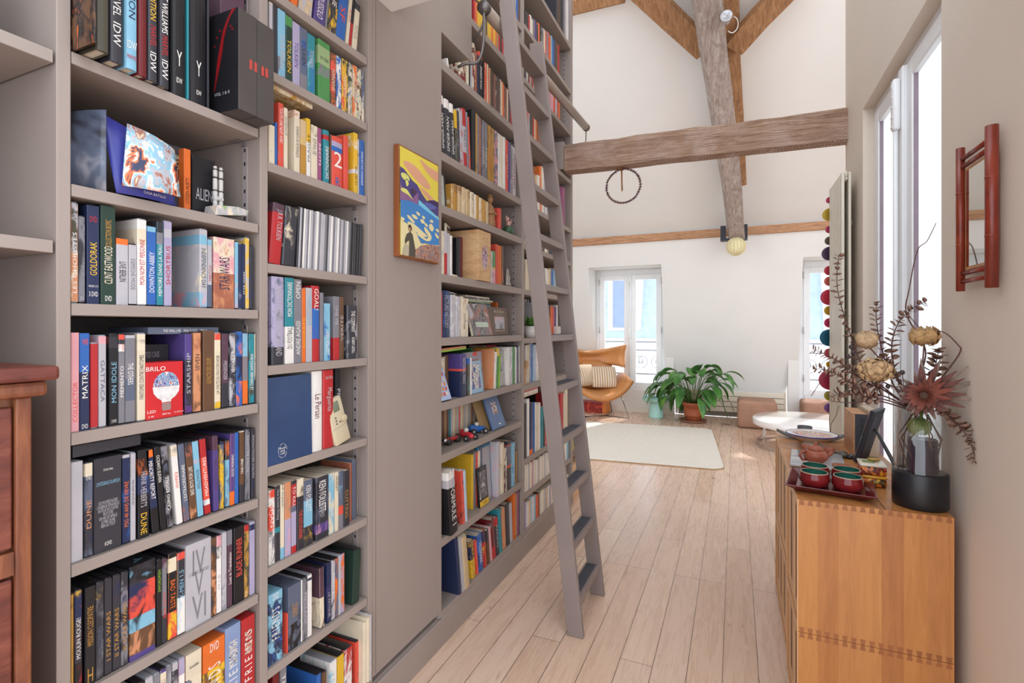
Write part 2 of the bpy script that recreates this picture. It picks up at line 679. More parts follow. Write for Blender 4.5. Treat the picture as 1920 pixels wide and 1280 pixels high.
for wn, (x0, x1) in W.items():
    w = tag(empty(wn, ((x0 + x1) / 2, YV, ZS)), kind='structure')
    hw, h_ = (x1 - x0) / 2, ZT - ZS
    f = MB()
    f.box((-hw, .02, 0), (-hw + .07, .10, h_)); f.box((hw - .07, .02, 0), (hw, .10, h_))
    f.box((-hw + .07, .02, h_ - .09), (hw - .07, .10, h_)); f.box((-hw + .07, .0, 0), (hw - .07, .10, .05))
    f.build('window_frame', M_FRAME, w, bevel=.004)
    for sg in (-1, 1):
        a, b = (.012, hw - .06) if sg > 0 else (-hw + .06, -.012)
        s = MB()
        e = .085
        s.box((a, .0, .05), (a + e, .05, h_ - .09)); s.box((b - e, .0, .05), (b, .05, h_ - .09))
        s.box((a + e, .0, .05), (b - e, .05, .05 + e)); s.box((a + e, .0, h_ - .09 - e), (b - e, .05, h_ - .09))
        so = s.build('sash', M_FRAME, w, bevel=.005)
        MB().box((a + e, .02, .05 + e), (b - e, .026, h_ - .09 - e)).build('pane', M_GLASS, so)
        hg = MB()
        for z in (.25, .95, h_ - .25):
            hg.tube([((a if sg < 0 else b), -.008, z), ((a if sg < 0 else b), -.008, z + .10)], .008, 8)
        hg.build('hinge', plain('b9bbbd', .35), so)
    m = MB().box((-.03, -.022, .05), (.03, -.0005, h_ - .09))
    m.tube([(0, -.03, .12), (0, -.03, h_ - .12)], .009, 8)
    m.rbox((-.02, -.045, .85), (.02, -.02, 1.05), .008)
    m.rbox((-.02, -.045, h_ - .22), (.02, -.02, h_ - .11), .008)
    m.build('espagnolette_rod', M_FRAME, w)

# ---- outside, seen through the far windows
M_ZINC = plain('8fa6c4', .5, var=.1)
M_STONE = plain('d9d6d6', .8, var=.1)
ho = tag(empty('opposite_house', (0, 17, 0)), 'pale stone house with blue zinc roof across the street', 'house')
q = MB().box((-9, 0, -8), (9, 4, .9)); q.build('wall', M_STONE, ho, bevel=.02)
q = MB().box((-9.1, -.25, .9), (9.1, .2, 1.05)); q.build('ledge', plain('a9aeb8', .7), ho)
q = MB().add([(-9, 0, 1.05), (9, 0, 1.05), (9, .9, 4.0), (-9, .9, 4.0), (-9, 3.5, 1.05), (9, 3.5, 1.05), (9, 3.5, 4.0), (-9, 3.5, 4.0)],
             [(0, 1, 2, 3), (3, 2, 6, 7), (1, 5, 6, 2), (0, 3, 7, 4), (4, 7, 6, 5), (0, 4, 5, 1)]); q.build('mansard_roof', M_ZINC, ho)
q = MB()
q.add([(-9, .8, 4.0), (9, .8, 4.0), (9, 3.5, 5.4), (-9, 3.5, 5.4)], [(0, 1, 2, 3)])
for k in range(25):
    x = -9 + k * .75
    q.add([(x, .78, 4.05), (x + .07, .78, 4.05), (x + .07, 3.48, 5.46), (x, 3.48, 5.46), (x, .78, 3.95), (x + .07, .78, 3.95)], [(0, 1, 2, 3), (4, 5, 1, 0)])
q.build('upper_roof', plain('b7c6d8', .45), ho)
for x in (-5.9, -3.4, .4, 2.9, 5.4):
    d = MB().box((x - .55, .05, 1.3), (x + .55, 1.4, 3.4)); do = d.build('dormer', M_STONE, ho)
    MB().box((x - .38, .02, 1.4), (x + .38, .048, 3.2)).build('dormer_pane', plain('5c7391', .2), do)
for wn, (x0, x1) in W.items():
    ra = MB()
    yy = YV + .22
    for z in (.62, 1.02, .98 + .18):
        ra.tube([(x0 - .02, yy, z), (x1 + .02, yy, z)], .012, 6)
    n = 4
    for k in range(n):
        cx = x0 + (k + .5) * (x1 - x0) / n
        for sg in (-1, 1):
            pts = []
            for i in range(22):
                a = i / 21 * 2.6 * PI
                rr = .12 * (1 - i / 24)
                pts.append((cx + sg * (.02 + rr * math.sin(a) * .9), yy, .84 - rr * math.cos(a)))
            ra.tube(pts, .006, 5)
    for x in (x0 - .02, x1 + .02):
        ra.tube([(x, yy, .3), (x, yy, 1.18)], .012, 6)
    tag(ra.build('balcony_railing', plain('6f6f78', .5)), 'black scrolled iron railing outside the ' + ('chair-side window' if wn == 'window_1' else 'window behind the coffee table'), 'railing')

# ---- old timbers
def beam_mat():
    t = NT('weathered_timber')
    v = t.coords(scale=(1.1, 16, 16))
    f = t.noise(v, 3.2, 9, .68, 1.0)
    c = t.ramp(f, [(.25, '664c3b'), (.45, '8f6f59'), (.62, 'a98b75'), (.8, 'c4b4aa')])
    for ang, sc in ((.9, 55), (-.75, 48), (1.5, 40)):
        wv = t.n('ShaderNodeTexWave', wave_type='BANDS', bands_direction='X')
        wv.inputs['Scale'].default_value = sc * .5
        wv.inputs['Distortion'].default_value = 5.0
        t.l(t.coords(rot=(0, ang, 0)), wv.inputs['Vector'])
        mask = t.ramp(t.noise(t.coords(), 3.3 + sc * .05, 2), [(.50, (0, 0, 0, 1)), (.60, (1, 1, 1, 1))])
        ln = t.ramp(wv.outputs['Fac'], [(.78, (0, 0, 0, 1)), (.93, (1, 1, 1, 1))])
        c = t.mix(t.math('MULTIPLY', t.math('MULTIPLY', mask, ln), .32), c, hexc('cfc6c1'))
    t.bump(f, .5, .01)
    return t.fin(c, .8)


M_BEAM = beam_mat()
pl_, pr_ = Vector((XF, 3.665, 0)), Vector((XW + .03, 3.76, 0))
tb = MB()
N = 14
ring = []
for i in range(N + 1):
    k = i / N
    p = pl_.lerp(pr_, k)
    w0 = R.uniform(-.004, .004)
    top = 2.785 + R.uniform(-.007, .006)
    bot = 2.577 + R.uniform(-.003, .003)
    ring += [(p.x, p.y - .002 + w0, bot + .008), (p.x, p.y + .01, bot), (p.x, p.y + .095, bot), (p.x, p.y + .10, bot + .01),
             (p.x, p.y + .10, top), (p.x, p.y + .01, top), (p.x, p.y + w0, top - .012)]
n = 7
fs = [(i * n + j, (i + 1) * n + j, (i + 1) * n + (j + 1) % n, i * n + (j + 1) % n) for i in range(N) for j in range(n)]
fs += [tuple(range(n)), tuple(reversed([N * n + j for j in range(n)]))]
tb.add(ring, fs)
tag(tb.build('tie_beam', M_BEAM), 'thick weathered scratched timber beam spanning from the bookcase to the wall', 'beam')


def timber(name, pts, w, d, mat, label, segs=1, tilt=0.0):
    """squared timber along pts; w across (x), d in depth"""
    b = MB()
    pts = [Vector(p) for p in pts]
    ring = []
    for i, p in enumerate(pts):
        a, c = pts[max(i - 1, 0)], pts[min(i + 1, len(pts) - 1)]
        ax = (c - a).normalized()
        sx = ax.cross(Vector((0, -1, .35))).normalized()
        if abs(sx.x) < .3:
            sx = Vector((1, 0, 0)) - ax * ax.x
            sx.normalize()
        sy = sx.cross(ax).normalized()
        ww = w[i] if isinstance(w, (list, tuple)) else w
        ww *= R.uniform(.96, 1.04)
        ch = ww * .12
        for q in ((-ww / 2, -d / 2 + ch), (-ww / 2 + ch, -d / 2), (ww / 2 - ch, -d / 2), (ww / 2, -d / 2 + ch), (ww / 2, d / 2), (-ww / 2, d / 2)):
            ring.append(tuple(p + sx * q[0] + sy * q[1]))
    n, L = 6, len(pts)
    fs = [(i * n + j, i * n + (j + 1) % n, (i + 1) * n + (j + 1) % n, (i + 1) * n + j) for i in range(L - 1) for j in range(n)]
    fs += [tuple(reversed(range(n))), tuple((L - 1) * n + j for j in range(n))]
    b.add(ring, fs)
    return tag(b.build(name, mat), label, 'beam')


M_T1 = wood('rafter_grey', '7d6a60', 'a4958c', 'c9beb6', (14, 3, 3), 3, .8, .5)
M_T2 = wood('rafter_brown', '7a563a', 'a2764e', 'c79a6e', (14, 3, 3), 3, .75, .4)


def up_slope(u, v, off):
    """point where a view ray meets the plane 'off' metres under the sloping ceiling"""
    d = ray(u, v)
    # z = ZCOR+.1+(YCOR+.05-y)*CSL - off/cos
    k = math.hypot(1, CSL)
    t = (ZCOR + .10 + (YCOR + .05) * CSL - off * k - H) / (d.z + d.y * CSL)
    return Vector((0, 0, H)) + d * t


timber('principal_rafter', [up_slope(u, v, .30) for u, v in ((1380, 442), (1371, 345), (1360, 262), (1350, 190), (1337, 100), (1325, 0), (1316, -90))],
       [.18, .19, .20, .20, .21, .22, .22], .18, M_T1, 'bent grey-brown rafter rising up the middle of the sloping ceiling')
timber('purlin_post', [up_slope(u, v, .09) for u, v in ((1385, 345), (1377, 215), (1370, 100), (1364, -70))],
       .165, .10, M_T2, 'straight brown rafter lying just behind the bent grey rafter')
timber('brace', [up_slope(u, v, .16) for u, v in ((1322, 92), (1262, 36), (1170, -50))], .20, .12, M_T2, 'brown diagonal brace leaning away on the bookcase side of the rafters')
timber('brace', [up_slope(u, v, .16) for u, v in ((1376, 88), (1424, 32), (1505, -50))], .19, .12, M_T2, 'brown diagonal brace leaning away on the window side of the rafters')
timber('collar_beam', [up_slope(u, v, .10) for u, v in ((1020, 22), (1075, 10), (1170, -14))], .16, .10, M_T2, 'short timber showing beside the bookcase top near the ceiling')
br = MB()
p = up_slope(1376, 436, .26)
br.box((p.x - .17, p.y - .02, p.z - .08), (p.x - .10, p.y + .12, p.z + .10))
br.box((p.x + .10, p.y - .02, p.z - .08), (p.x + .17, p.y + .12, p.z + .10))
br.box((p.x - .17, p.y - .03, p.z - .10), (p.x + .17, p.y + .12, p.z - .075))
tag(br.build('beam_shoe', plain('3a3a40', .5, .6)), 'dark metal shoe holding the foot of the bent rafter', 'bracket')
# ================================================================== built-in bookcases
SH = {}                                              # shelf heights (top faces)
SH['b0'] = [1.925, 1.565]
SH['b1'] = [1.938, 1.680, 1.4477, 1.194, .937, .678, .420, .160]
SH['b2'] = [2.346, 2.116, 1.859, 1.578, 1.294, 1.014, .7347, .452, .170]
SH['b3'] = [3.23, 2.919, 2.575, 2.1737, 1.9416, 1.637, 1.3555, 1.068, .838, .468, .150]
SH['b4'] = [3.616, 3.265, 2.935, 2.56, 2.175, 1.914, 1.634, 1.334, 1.043, .589, .378, .150]
TK = {'b0': .024, 'b1': .024, 'b2': .026, 'b3': .036, 'b4': .032}


def rail_mat():
    t = NT('slotted_rail')
    tc = t.n('ShaderNodeTexCoord')
    sp = t.n('ShaderNodeSeparateXYZ')
    t.l(tc.outputs['Object'], sp.inputs[0])
    fz = t.math('FRACT', t.math('MULTIPLY', sp.outputs['Z'], 1 / .0375))
    a = t.math('LESS_THAN', t.math('ABSOLUTE', t.math('SUBTRACT', fz, .5)), .13)
    b = t.math('LESS_THAN', t.math('ABSOLUTE', sp.outputs['X']), .0032)
    c = t.mix(t.math('MULTIPLY', a, b), hexc('a99e9c'), hexc('2a2526'))
    return t.fin(c, .45, .2)


M_RAIL = rail_mat()


def bookcase(name, bays, ztop, label, uprights, extra=None):
    root = tag(empty(name, (XF, (uprights[0][0] + uprights[-1][1]) / 2, 0)), label, 'bookcase')
    oy = root.location.y
    D = .30

    def P(mb, nm, mat=M_PAINT, bevel=.0015):
        return mb.build(nm, mat, root, bevel=bevel)

    y0, y1 = uprights[0][0], uprights[-1][1]
    P(MB().box((-D - .018, y0 - oy, .155), (-D - .0005, y1 - oy, ztop)), 'back_panel', plain('5d5351', .6, var=.05), 0)  # darker than the joinery paint: recess shade put into the colour
    for a, b in uprights:
        P(MB().box((-D, a - oy, .1285), (0, b - oy, ztop)), 'upright')
    for bay in bays:
        a, b = YB[bay]
        for z in SH[bay]:
            if z > ztop:
                continue
            bot = z - TK[bay]
            P(MB().box((-D + .0005, a + .0012 - oy, bot), (-.0015, b - .0035 - oy, z)), 'shelf')
            if bay != 'b0':
                k = MB()
                k.box((-.066, b - .0052 - oy, bot - .016), (-.052, b - .0002 - oy, bot - .0005))
                k.box((-.10, b - .02 - oy, bot - .0022), (-.055, b - .0005 - oy, bot - .0003))
                P(k, 'shelf_bracket', plain('8f8688', .4, .5), 0)
        if bay != 'b0':
            zz = sorted([z for z in SH[bay] if z <= ztop] + [ztop + TK[bay]])
            for lo, hi in zip(zz, zz[1:]):
                r = MB().box((-.009, 0, 0), (.009, .003, hi - TK[bay] - lo - .018))
                r.build('bracket_rail', M_RAIL, root, loc=(-.055, b - .0032 - oy, lo + .001))
    if extra:
        extra(P, oy)
    return root


UP = [(.5325, .5555), (.9835, 1.0085), (1.4265, 1.4495)]
bookcase('built_in_bookcase', ['b0', 'b1', 'b2'], 2.58, 'taupe wall-high bookcase filled with discs and books, nearer the camera', [(-.30, -.28)] + UP)


def ex(P, oy):
    P(MB().box((-.30, 1.9145 - oy, 2.70), (-.001, 2.195 - oy, 4.6)), 'casing')
    P(MB().box((-.20, 3.64 - oy, 2.592), (-.002, 3.833 - oy, 2.80)), 'beam_box')


bookcase('built_in_bookcase', ['b3', 'b4'], 4.6, 'taupe double-height bookcase behind the leaning ladder', [(1.8945, 1.9135), (2.8345, 2.8675), (3.8345, 3.879)], ex)
# ================================================================== books, discs and boxes
_U = 'first second third fourth fifth sixth seventh eighth ninth tenth eleventh twelfth thirteenth fourteenth fifteenth sixteenth seventeenth eighteenth nineteenth'.split()
ORD = list(_U)
for _t, _o in (('twenty', 'twentieth'), ('thirty', 'thirtieth'), ('forty', 'fortieth'), ('fifty', 'fiftieth')):
    ORD += [_o] + [_t + '-' + q for q in _U[:9]]
KIND = {'D': ('disc_case', 'disc case', 'disc'), 'X': ('boxed_set', 'boxed set', 'box'), 'B': ('hardcover_book', 'hardcover book', 'book'),
        'P': ('paperback_book', 'paperback', 'book'), 'C': ('comic_album', 'thin album', 'book'), 'M': ('magazine', 'magazine', 'magazine')}
M_PAGES = None


def pages_mat():
    t = NT('page_edges')
    f = t.noise(t.coords(scale=(6, 260, 6)), 3, 2)
    return t.fin(t.ramp(f, [(.3, 'b8aa94'), (.7, 'e2d8c6')]), .8)


M_PAGES = pages_mat()
M_CASE = plain('222126', .3, var=.05)
M_CLEAR = plain('8d8f96', .25, var=.08)


def look(c, i):
    """colour word -> material; a-b-c = printed picture"""
    if '-' in c:
        return art(c.split('-'), 26 + 7 * (i % 4), i)
    return plain(c, .42 if c in ('bk', 'nv', 'dk') else .5, var=.07, vs=9)


def spec(s):
    """'sk@.12>nv>rd@.9' -> [(z0, z1, colour)] from the bottom, fractions"""
    parts = s.split('>')
    cuts, cols = [0.0], []
    for k, p in enumerate(parts):
        c, _, f = p.partition('@')
        cols.append(c)
        cuts.append(float(f) if f else (k + 1) / len(parts))
    cuts[-1] = 1.0
    out = [(1 - cuts[k + 1], 1 - cuts[k], cols[k]) for k in range(len(cols))]
    return out[::-1]


def cover_mesh(w, h, d, bands, rounded, board, ins=0.0):
    """cover wrapped round back, spine and front; x=0 is the spine, going to -d"""
    if rounded:
        b = min(.0045, w * .22)
        sp = [(-b * (1 - math.cos(a)) * 1.0, w / 2 * math.sin(a)) for a in [(-1 + 2 * k / 6) * PI / 2 * .92 for k in range(7)]]
        sp = [(x, y / math.sin(PI / 2 * .92)) for x, y in sp]
        sp = [(-d, -w / 2)] + [(-b - .001, -w / 2)] + sp[1:-1] + [(-b - .001, w / 2)] + [(-d, w / 2)]
    else:
        e = min(.0012, w * .2)
        sp = [(-d, -w / 2), (-e, -w / 2), (0, -w / 2 + e), (0, w / 2 - e), (-e, w / 2), (-d, w / 2)]
    inner = [(-d, w / 2 - board), (-.006 if rounded else -board, w / 2 - board), (-.006 if rounded else -board, -w / 2 + board), (-d, -w / 2 + board)]
    zs = [bands[0][0] * h] + [b[1] * h for b in bands]
    zs = [max(z, ins) if i == 0 else (min(z, h - ins) if i == len(zs) - 1 else z) for i, z in enumerate(zs)]
    m = MB()
    n, vs = len(sp), []
    for z in zs:
        vs += [(x, y, z) for x, y in sp]
    fs, mi = [], []
    for k in range(len(zs) - 1):
        for j in range(n - 1):
            fs.append((k * n + j, k * n + j + 1, (k + 1) * n + j + 1, (k + 1) * n + j))
            mi.append(k)
    o = len(vs)
    for z in (zs[0], zs[-1]):
        vs += [(x, y, z) for x, y in inner]
    q, L = len(inner), len(zs) - 1
    for j in range(q - 1):
        fs.append((o + j, o + j + 1, o + q + j + 1, o + q + j))
        mi.append(0)
    fs.append((o + q - 1, 0, L * n, o + 2 * q - 1)); mi.append(0)
    fs.append((n - 1, o, o + q, L * n + n - 1)); mi.append(0)
    # rims
    half = n // 2
    for base, oo, flip in ((0, o, False), (L * n, o + q, True)):
        ring = [base + j for j in range(n)] + [oo + j for j in range(q)]
        # two strips: split so that the faces stay simple
        f1 = [base + 0, base + 1, oo + 2, oo + 3]
        f2 = [base + n - 2, base + n - 1, oo + 0, oo + 1]
        f3 = [base + j for j in range(1, n - 1)] + [oo + 1, oo + 2]
        for f in (f1, f2, f3):
            fs.append(tuple(f) if flip else tuple(reversed(f)))
            mi.append(L - 1 if flip else 0)
    m.add(vs, fs, mi)
    return m


NBOOK = [0]


def book(K, w, h, d, bands, loc, lean=0.0, label=None, group=None, texts=(), detail=True, case=None):
    NBOOK[0] += 1
    i = NBOOK[0]
    nm, _, cat = KIND[K]
    w = max(w - .0006, .0022)
    mats = [look(c, i) for _, _, c in bands]
    rot = (-math.radians(lean), 0, 0)
    if K == 'D':
        m = MB()
        m.rbox((-d, -w / 2 + .0004, 0), (-.0006, w / 2 - .0004, h), .0022)
        o = m.build(nm, case or M_CASE)
        cover_mesh(w, h, d - .004, bands, False, .0004, .003).build('sleeve', mats, o)
    elif K == 'X':
        m = MB()
        for z0, z1, c in bands:
            pass
        zs = [b[0] * h for b in bands] + [h]
        e = min(.0012, w * .2)
        poly = [(-d, -w / 2), (-e, -w / 2), (0, -w / 2 + e), (0, w / 2 - e), (-e, w / 2), (-d, w / 2)]
        n = len(poly)
        vs = [(x, y, z) for z in zs for x, y in poly]
        fs, mi = [], []
        for k in range(len(zs) - 1):
            for j in range(n):
                fs.append((k * n + j, k * n + (j + 1) % n, (k + 1) * n + (j + 1) % n, (k + 1) * n + j)); mi.append(k)
        fs.append(tuple(reversed(range(n)))); mi.append(0)
        fs.append(tuple((len(zs) - 1) * n + j for j in range(n))); mi.append(len(bands) - 1)
        m.add(vs, fs, mi)
        o = m.build(nm, mats)
    else:
        hard = K in 'BC'
        bd = .0022 if K == 'B' else (.0015 if K == 'C' else .0005)
        bd = min(bd, w * .28)
        o = cover_mesh(w, h, d, bands, K == 'B' and w > .012, bd).build(nm, mats)
        if detail:
            gap = .003 if hard else .0004
            MB().box((-d + gap + (.0 if hard else -.0002), -w / 2 + bd * .98, gap), (-(.0058 if K == 'B' and w > .012 else bd), w / 2 - bd * .98, h - gap)).build('page_block', M_PAGES, o)
    o.location = loc
    o.rotation_euler = rot
    tag(o, label, cat, group)
    for tx, tc, dr, fr, pos in texts:
        L, hh = fr * h, min(w * .56, .034)
        if dr == 'U':
            M = frame_matrix((.0005, 0, pos * h), (0, 0, 1), (0, -1, 0), (1, 0, 0))
        elif dr == 'D':
            M = frame_matrix((.0005, 0, pos * h), (0, 0, -1), (0, 1, 0), (1, 0, 0))
        else:
            M = frame_matrix((.0005, 0, pos * h), (0, 1, 0), (0, 0, 1), (1, 0, 0))
            L, hh = w * fr, min(h * .3, 1.8 * h * min(pos, 1 - pos))
        lettering(tx, o, M, L, hh, plain(tc, .5, var=0))
    return o


def shelf(bay, z, phrase, data, setb=.012, depth=None):
    """one shelf of books; pixel columns give the places along the shelf"""
    rows = []
    for ln in data.strip().split('\n'):
        ln = ln.strip()
        if not ln:
            continue
        head, *txt = ln.split('|')
        rows.append((head.split(), [t.split('~') for t in txt]))
    n = 0
    for hd, txt in rows:
        x0, x1, yt, K, cs = hd[:5]
        op = {o[0]: float(o[1:]) for o in hd[5:]}
        sb = op.get('s', setb)
        X = XF - sb
        ya, yb_ = at_x(float(x0), CY, X).y, at_x(float(x1), CY, X).y
        um = (float(x0) + float(x1)) / 2
        ya, yb_ = max(ya, YB[bay][0] + .0016), min(yb_, YB[bay][1] - .0056)
        hh = op.get('h') or at_x(um, float(yt), X).z - z
        above = [q for q in SH[bay] if q > z + .05]
        if above:
            hh = min(hh, min(above) - TK[bay] - z - .004)
        d = op.get('d', depth or {'D': .135, 'X': .14, 'B': .17, 'P': .13, 'C': .21, 'M': .2}[K])
        d = min(d, .292 - sb)
        bands = spec(cs)
        texts = []
        for t in txt:
            t = [q.strip().replace('\\n', '\n') for q in t] + [None] * 5
            texts.append((t[0], t[1] or 'wh', t[2] or 'U', float(t[3] or .6), float(t[4] or .5)))
        big = max(bands, key=lambda b: b[1] - b[0])[2].split('-')
        cw = CN[big[0]][1]
        c2 = sorted(bands, key=lambda b: -(b[1] - b[0]))
        second = None
        for b in c2[1:]:
            q = CN[b[2].split('-')[0]][1]
            if q != cw:
                second = q
                break
        if not second and len(big) > 1 and CN[big[1]][1] != cw:
            second = CN[big[1]][1]
        lab = (cw + ' and ' + second if second else cw) + ' ' + KIND[K][1]
        full = lab
        if texts and len((lab + ' ' + phrase).split()) < 11:
            full = lab + ' lettered in ' + CN[texts[0][1]][1].split()[-1]
        full = f'{full}, {ORD[n]} from left {phrase}'
        if len(full.split()) > 16:
            full = f'{lab}, {ORD[n]} from left {phrase}'
        ln = op.get('l', 0.0)
        w = (yb_ - ya) * math.cos(math.radians(ln))
        zz = z + .0006 + w / 2 * abs(math.sin(math.radians(ln)))
        book(K, w, hh, d, bands, (X, (ya + yb_) / 2, zz), ln, full, 'row ' + phrase, texts, case=M_CLEAR if 'c' in op else None)
        n += 1


def seq(x0, x1, ya, yb, kinds, codes, widths=None, seed=0, jit=3.0, opt=''):
    """a run of books as shelf lines"""
    rr = random.Random(seed)
    cs = codes.split()
    ws = [float(q.split('*')[1]) if '*' in q else rr.uniform(.75, 1.3) for q in cs]
    cs = [q.split('*')[0] for q in cs]
    tot = sum(ws)
    x, out = x0, []
    for i, (c, w_) in enumerate(zip(cs, ws)):
        a, b = x, x + (x1 - x0) * w_ / tot
        x = b
        y = ya + (yb - ya) * ((a + b) / 2 - x0) / (x1 - x0) + rr.uniform(-jit, jit)
        K = kinds[i % len(kinds)]
        out.append(f'{a:.2f} {b:.2f} {y:.1f} {K} {c} {opt}')
    return '\n'.join(out) + '\n'
# ---------------------------------------------------------------- near bookcase, first bay
shelf('b1', 1.938, 'on the tall art-book shelf', '''
160 181 0 B or-bk-br h.33 s-.072 d.26
181 206 0 B ol h.345 s-.052 d.26 | EDITION ~ye~D~.2~.75
206 232 0 B dk h.36 s-.03 d.26 | EDITION ~ye~D~.22~.62 | MARVEL ~wh~D~.2~.36 | IDW ~wh~D~.13~.16
236 259 0 B sk h.36 s-.028 d.26 | FACT EDITION ~nv~D~.45~.52 | IDW ~wh~H~.8~.14 | MARVEL ~rd~H~.8~.07
259 277 0 B dr h.35 s-.02 d.26
277 297 0 B dk h.35 s-.016 d.26 | ARTIFACT EDITION ~ye~D~.4~.58 | MARVEL ~rd~D~.13~.28 | IDW ~wh~D~.12~.12
299 319 0 B dk h.35 s-.012 d.26 | WITH SCOTT WILLIAMS ~wh~D~.48~.58 | MARVEL ~rd~D~.13~.26 | IDW ~wh~D~.12~.11
322 350 0 B bk h.34 s0 d.26 | PARKER ~wh~H~.85~.72 | Y ~wh~H~.35~.25 | IDW ~wh~H~.4~.1
351 355 0 B te h.335 s0 d.26
357 388 0 B bk h.34 s.004 d.26 | Y ~wh~H~.3~.25 | IDW ~wh~H~.3~.08
389 393 0 C dk h.33 s.01 d.26
''')
shelf('b1', 1.68, 'behind the folded brochure', '''
300 344 272 X dk s.07 d.14 | THE ANNIVERSARY ~cr~H~.8~.84 | TRILOGIE ~go~H~.9~.72
345 358 280 X or s.05 d.15 | CITIZEN MURTY ~bk~U~.4~.35
360 404 297 X bk s.08 d.13 | ALIEN ~lg~H~.7~.4
''')
shelf('b1', 1.4477, 'on the shelf under the brochure', '''
133 147 379 D dk-lg-ol>cr-sa@.97 c1 | LES CHORISTES ~wh~U~.6~.4
147.5 160 404 D nv-gr-dk | Blu ~lg~H~.5~.06
163 187 386 X nv>nv d.15 | GOLDORAK ~ye~U~.34~.46 | DVD ~rd~H~.6~.86 | EPISODES 1 A 12 ~wh~H~.75~.18 | 3 DVD ~wh~H~.7~.1
189 217 387 X dg d.15 | CLINT EASTWOOD ~cr~U~.38~.4 | COLLECTION BIOPIC ~go~U~.28~.72 | DVD ~wh~H~.45~.06
218.5 241 448 X or@.09>lg d.13 | LIVE BERLIN ~bk~D~.3~.5
241.5 257 457 D lg d.13 | DEPECHE MODE ~gr~D~.5~.5
257.5 275 410 D wh@.12>cp-cr@.3>wh@.8>cp-nv-cr>wh c1 | MON NOM EST PERSONNE ~rd~U~.52~.5
276 293 423 D sk@.08>bl | DOWNTON ABBEY ~wh~U~.5~.42
294 306.5 414 D dk@.14>pk-gr@.27>te | MEMOIRE DANS LA PEAU ~wh~U~.6~.42
308 322.5 414 D li@.1>pl-lg@.2>li c1 | SHORTBUS ~rd~U~.45~.48
374.5 389 429 D lg@.08>sk@.2>cr-lg@.8>ye-sk-pk c1 d.19 | INDEPENDENCE DAY ~dg~D~.5~.5
389.5 398 447 D sk@.1>lg>sl@.95 | MATCH ~rd~U~.22~.5
401 440 447 X sa-cr-pk>sa-cp@.97 d.13 | STAR WARS ~nv~U~.46~.5
441 447 452 D pk-sk
448 454.5 456 D li-nv c1
455 460 457 D nv | STAR WARS ~wh~U~.4~.4
460.5 467.5 445 D cr-ye-lg c1
469 476 460 D nv-dk
''')
shelf('b1', 1.194, 'on the red lamp box shelf', '''
133 149 624 X pk d.14 | COLLECTOR ~co~U~.4~.3
149.5 168.5 625 X bl@.4>nv d.14 | MATRIX ~wh~U~.34~.5 | WB ~co~H~.6~.91 | DVD ~wh~H~.6~.04
170 184.5 642 D rd c1
185 199.5 628 D sk-pk@.1>lg c1 | GATTACA ~sl~D~.45~.5
205 222 625 D bk@.04>co-dk@.16>bk | MON IDOLE ~sk~U~.44~.47 | 2 DVD ~wh~H~.6~.05
222.5 234.5 625 D co@.07>dk@.12>rd-wh@.2>gr | MEMENTO ~wh~U~.34~.47
235 254 626 D lg@.05>gr>sl>gr | THE OTHERS ~wh~D~.24~.55
257.5 273 624 D cr@.08>gr-cr@.2>cr c1 | FANTOMES CONTRE FANTOMES ~dk~U~.5~.5
347 360 624 D nv-pu>pu-dk@.9>dr-pu | STARSHIP ~lg~U~.5~.5
363 377 622 D cp-sa>br-sa | SEVEN ~dk~U~.2~.62
381 402 620 X br d.14 | LE PACTE DES LOUPS ~go~U~.32~.5
402.5 414 623 D sk-co@.1>gn-cr@.25>cr@.9>sk-ye c1 | LA CHUTE DU FAUCON NOIR ~dk~U~.5~.45
416 428.5 624 D li-pl@.15>pl>dk | MESSENGER ~lg~D~.25~.5
431 442 623 D sl-dk-lg | BLADE RUNNER ~wh~D~.28~.6
443 454.5 622 X or-bl-nv>bl-nv>or-bl d.14
455.5 465 623 D br-gr-sk>gr>or@.95
467 477 624 D gr-ol-te | LE DERNIER SAMOURAI ~wh~U~.5~.45
478.5 487.5 624 D cr@.3>gr-cr>dk | MULHOLLAND DR. ~li~U~.3~.5
''')
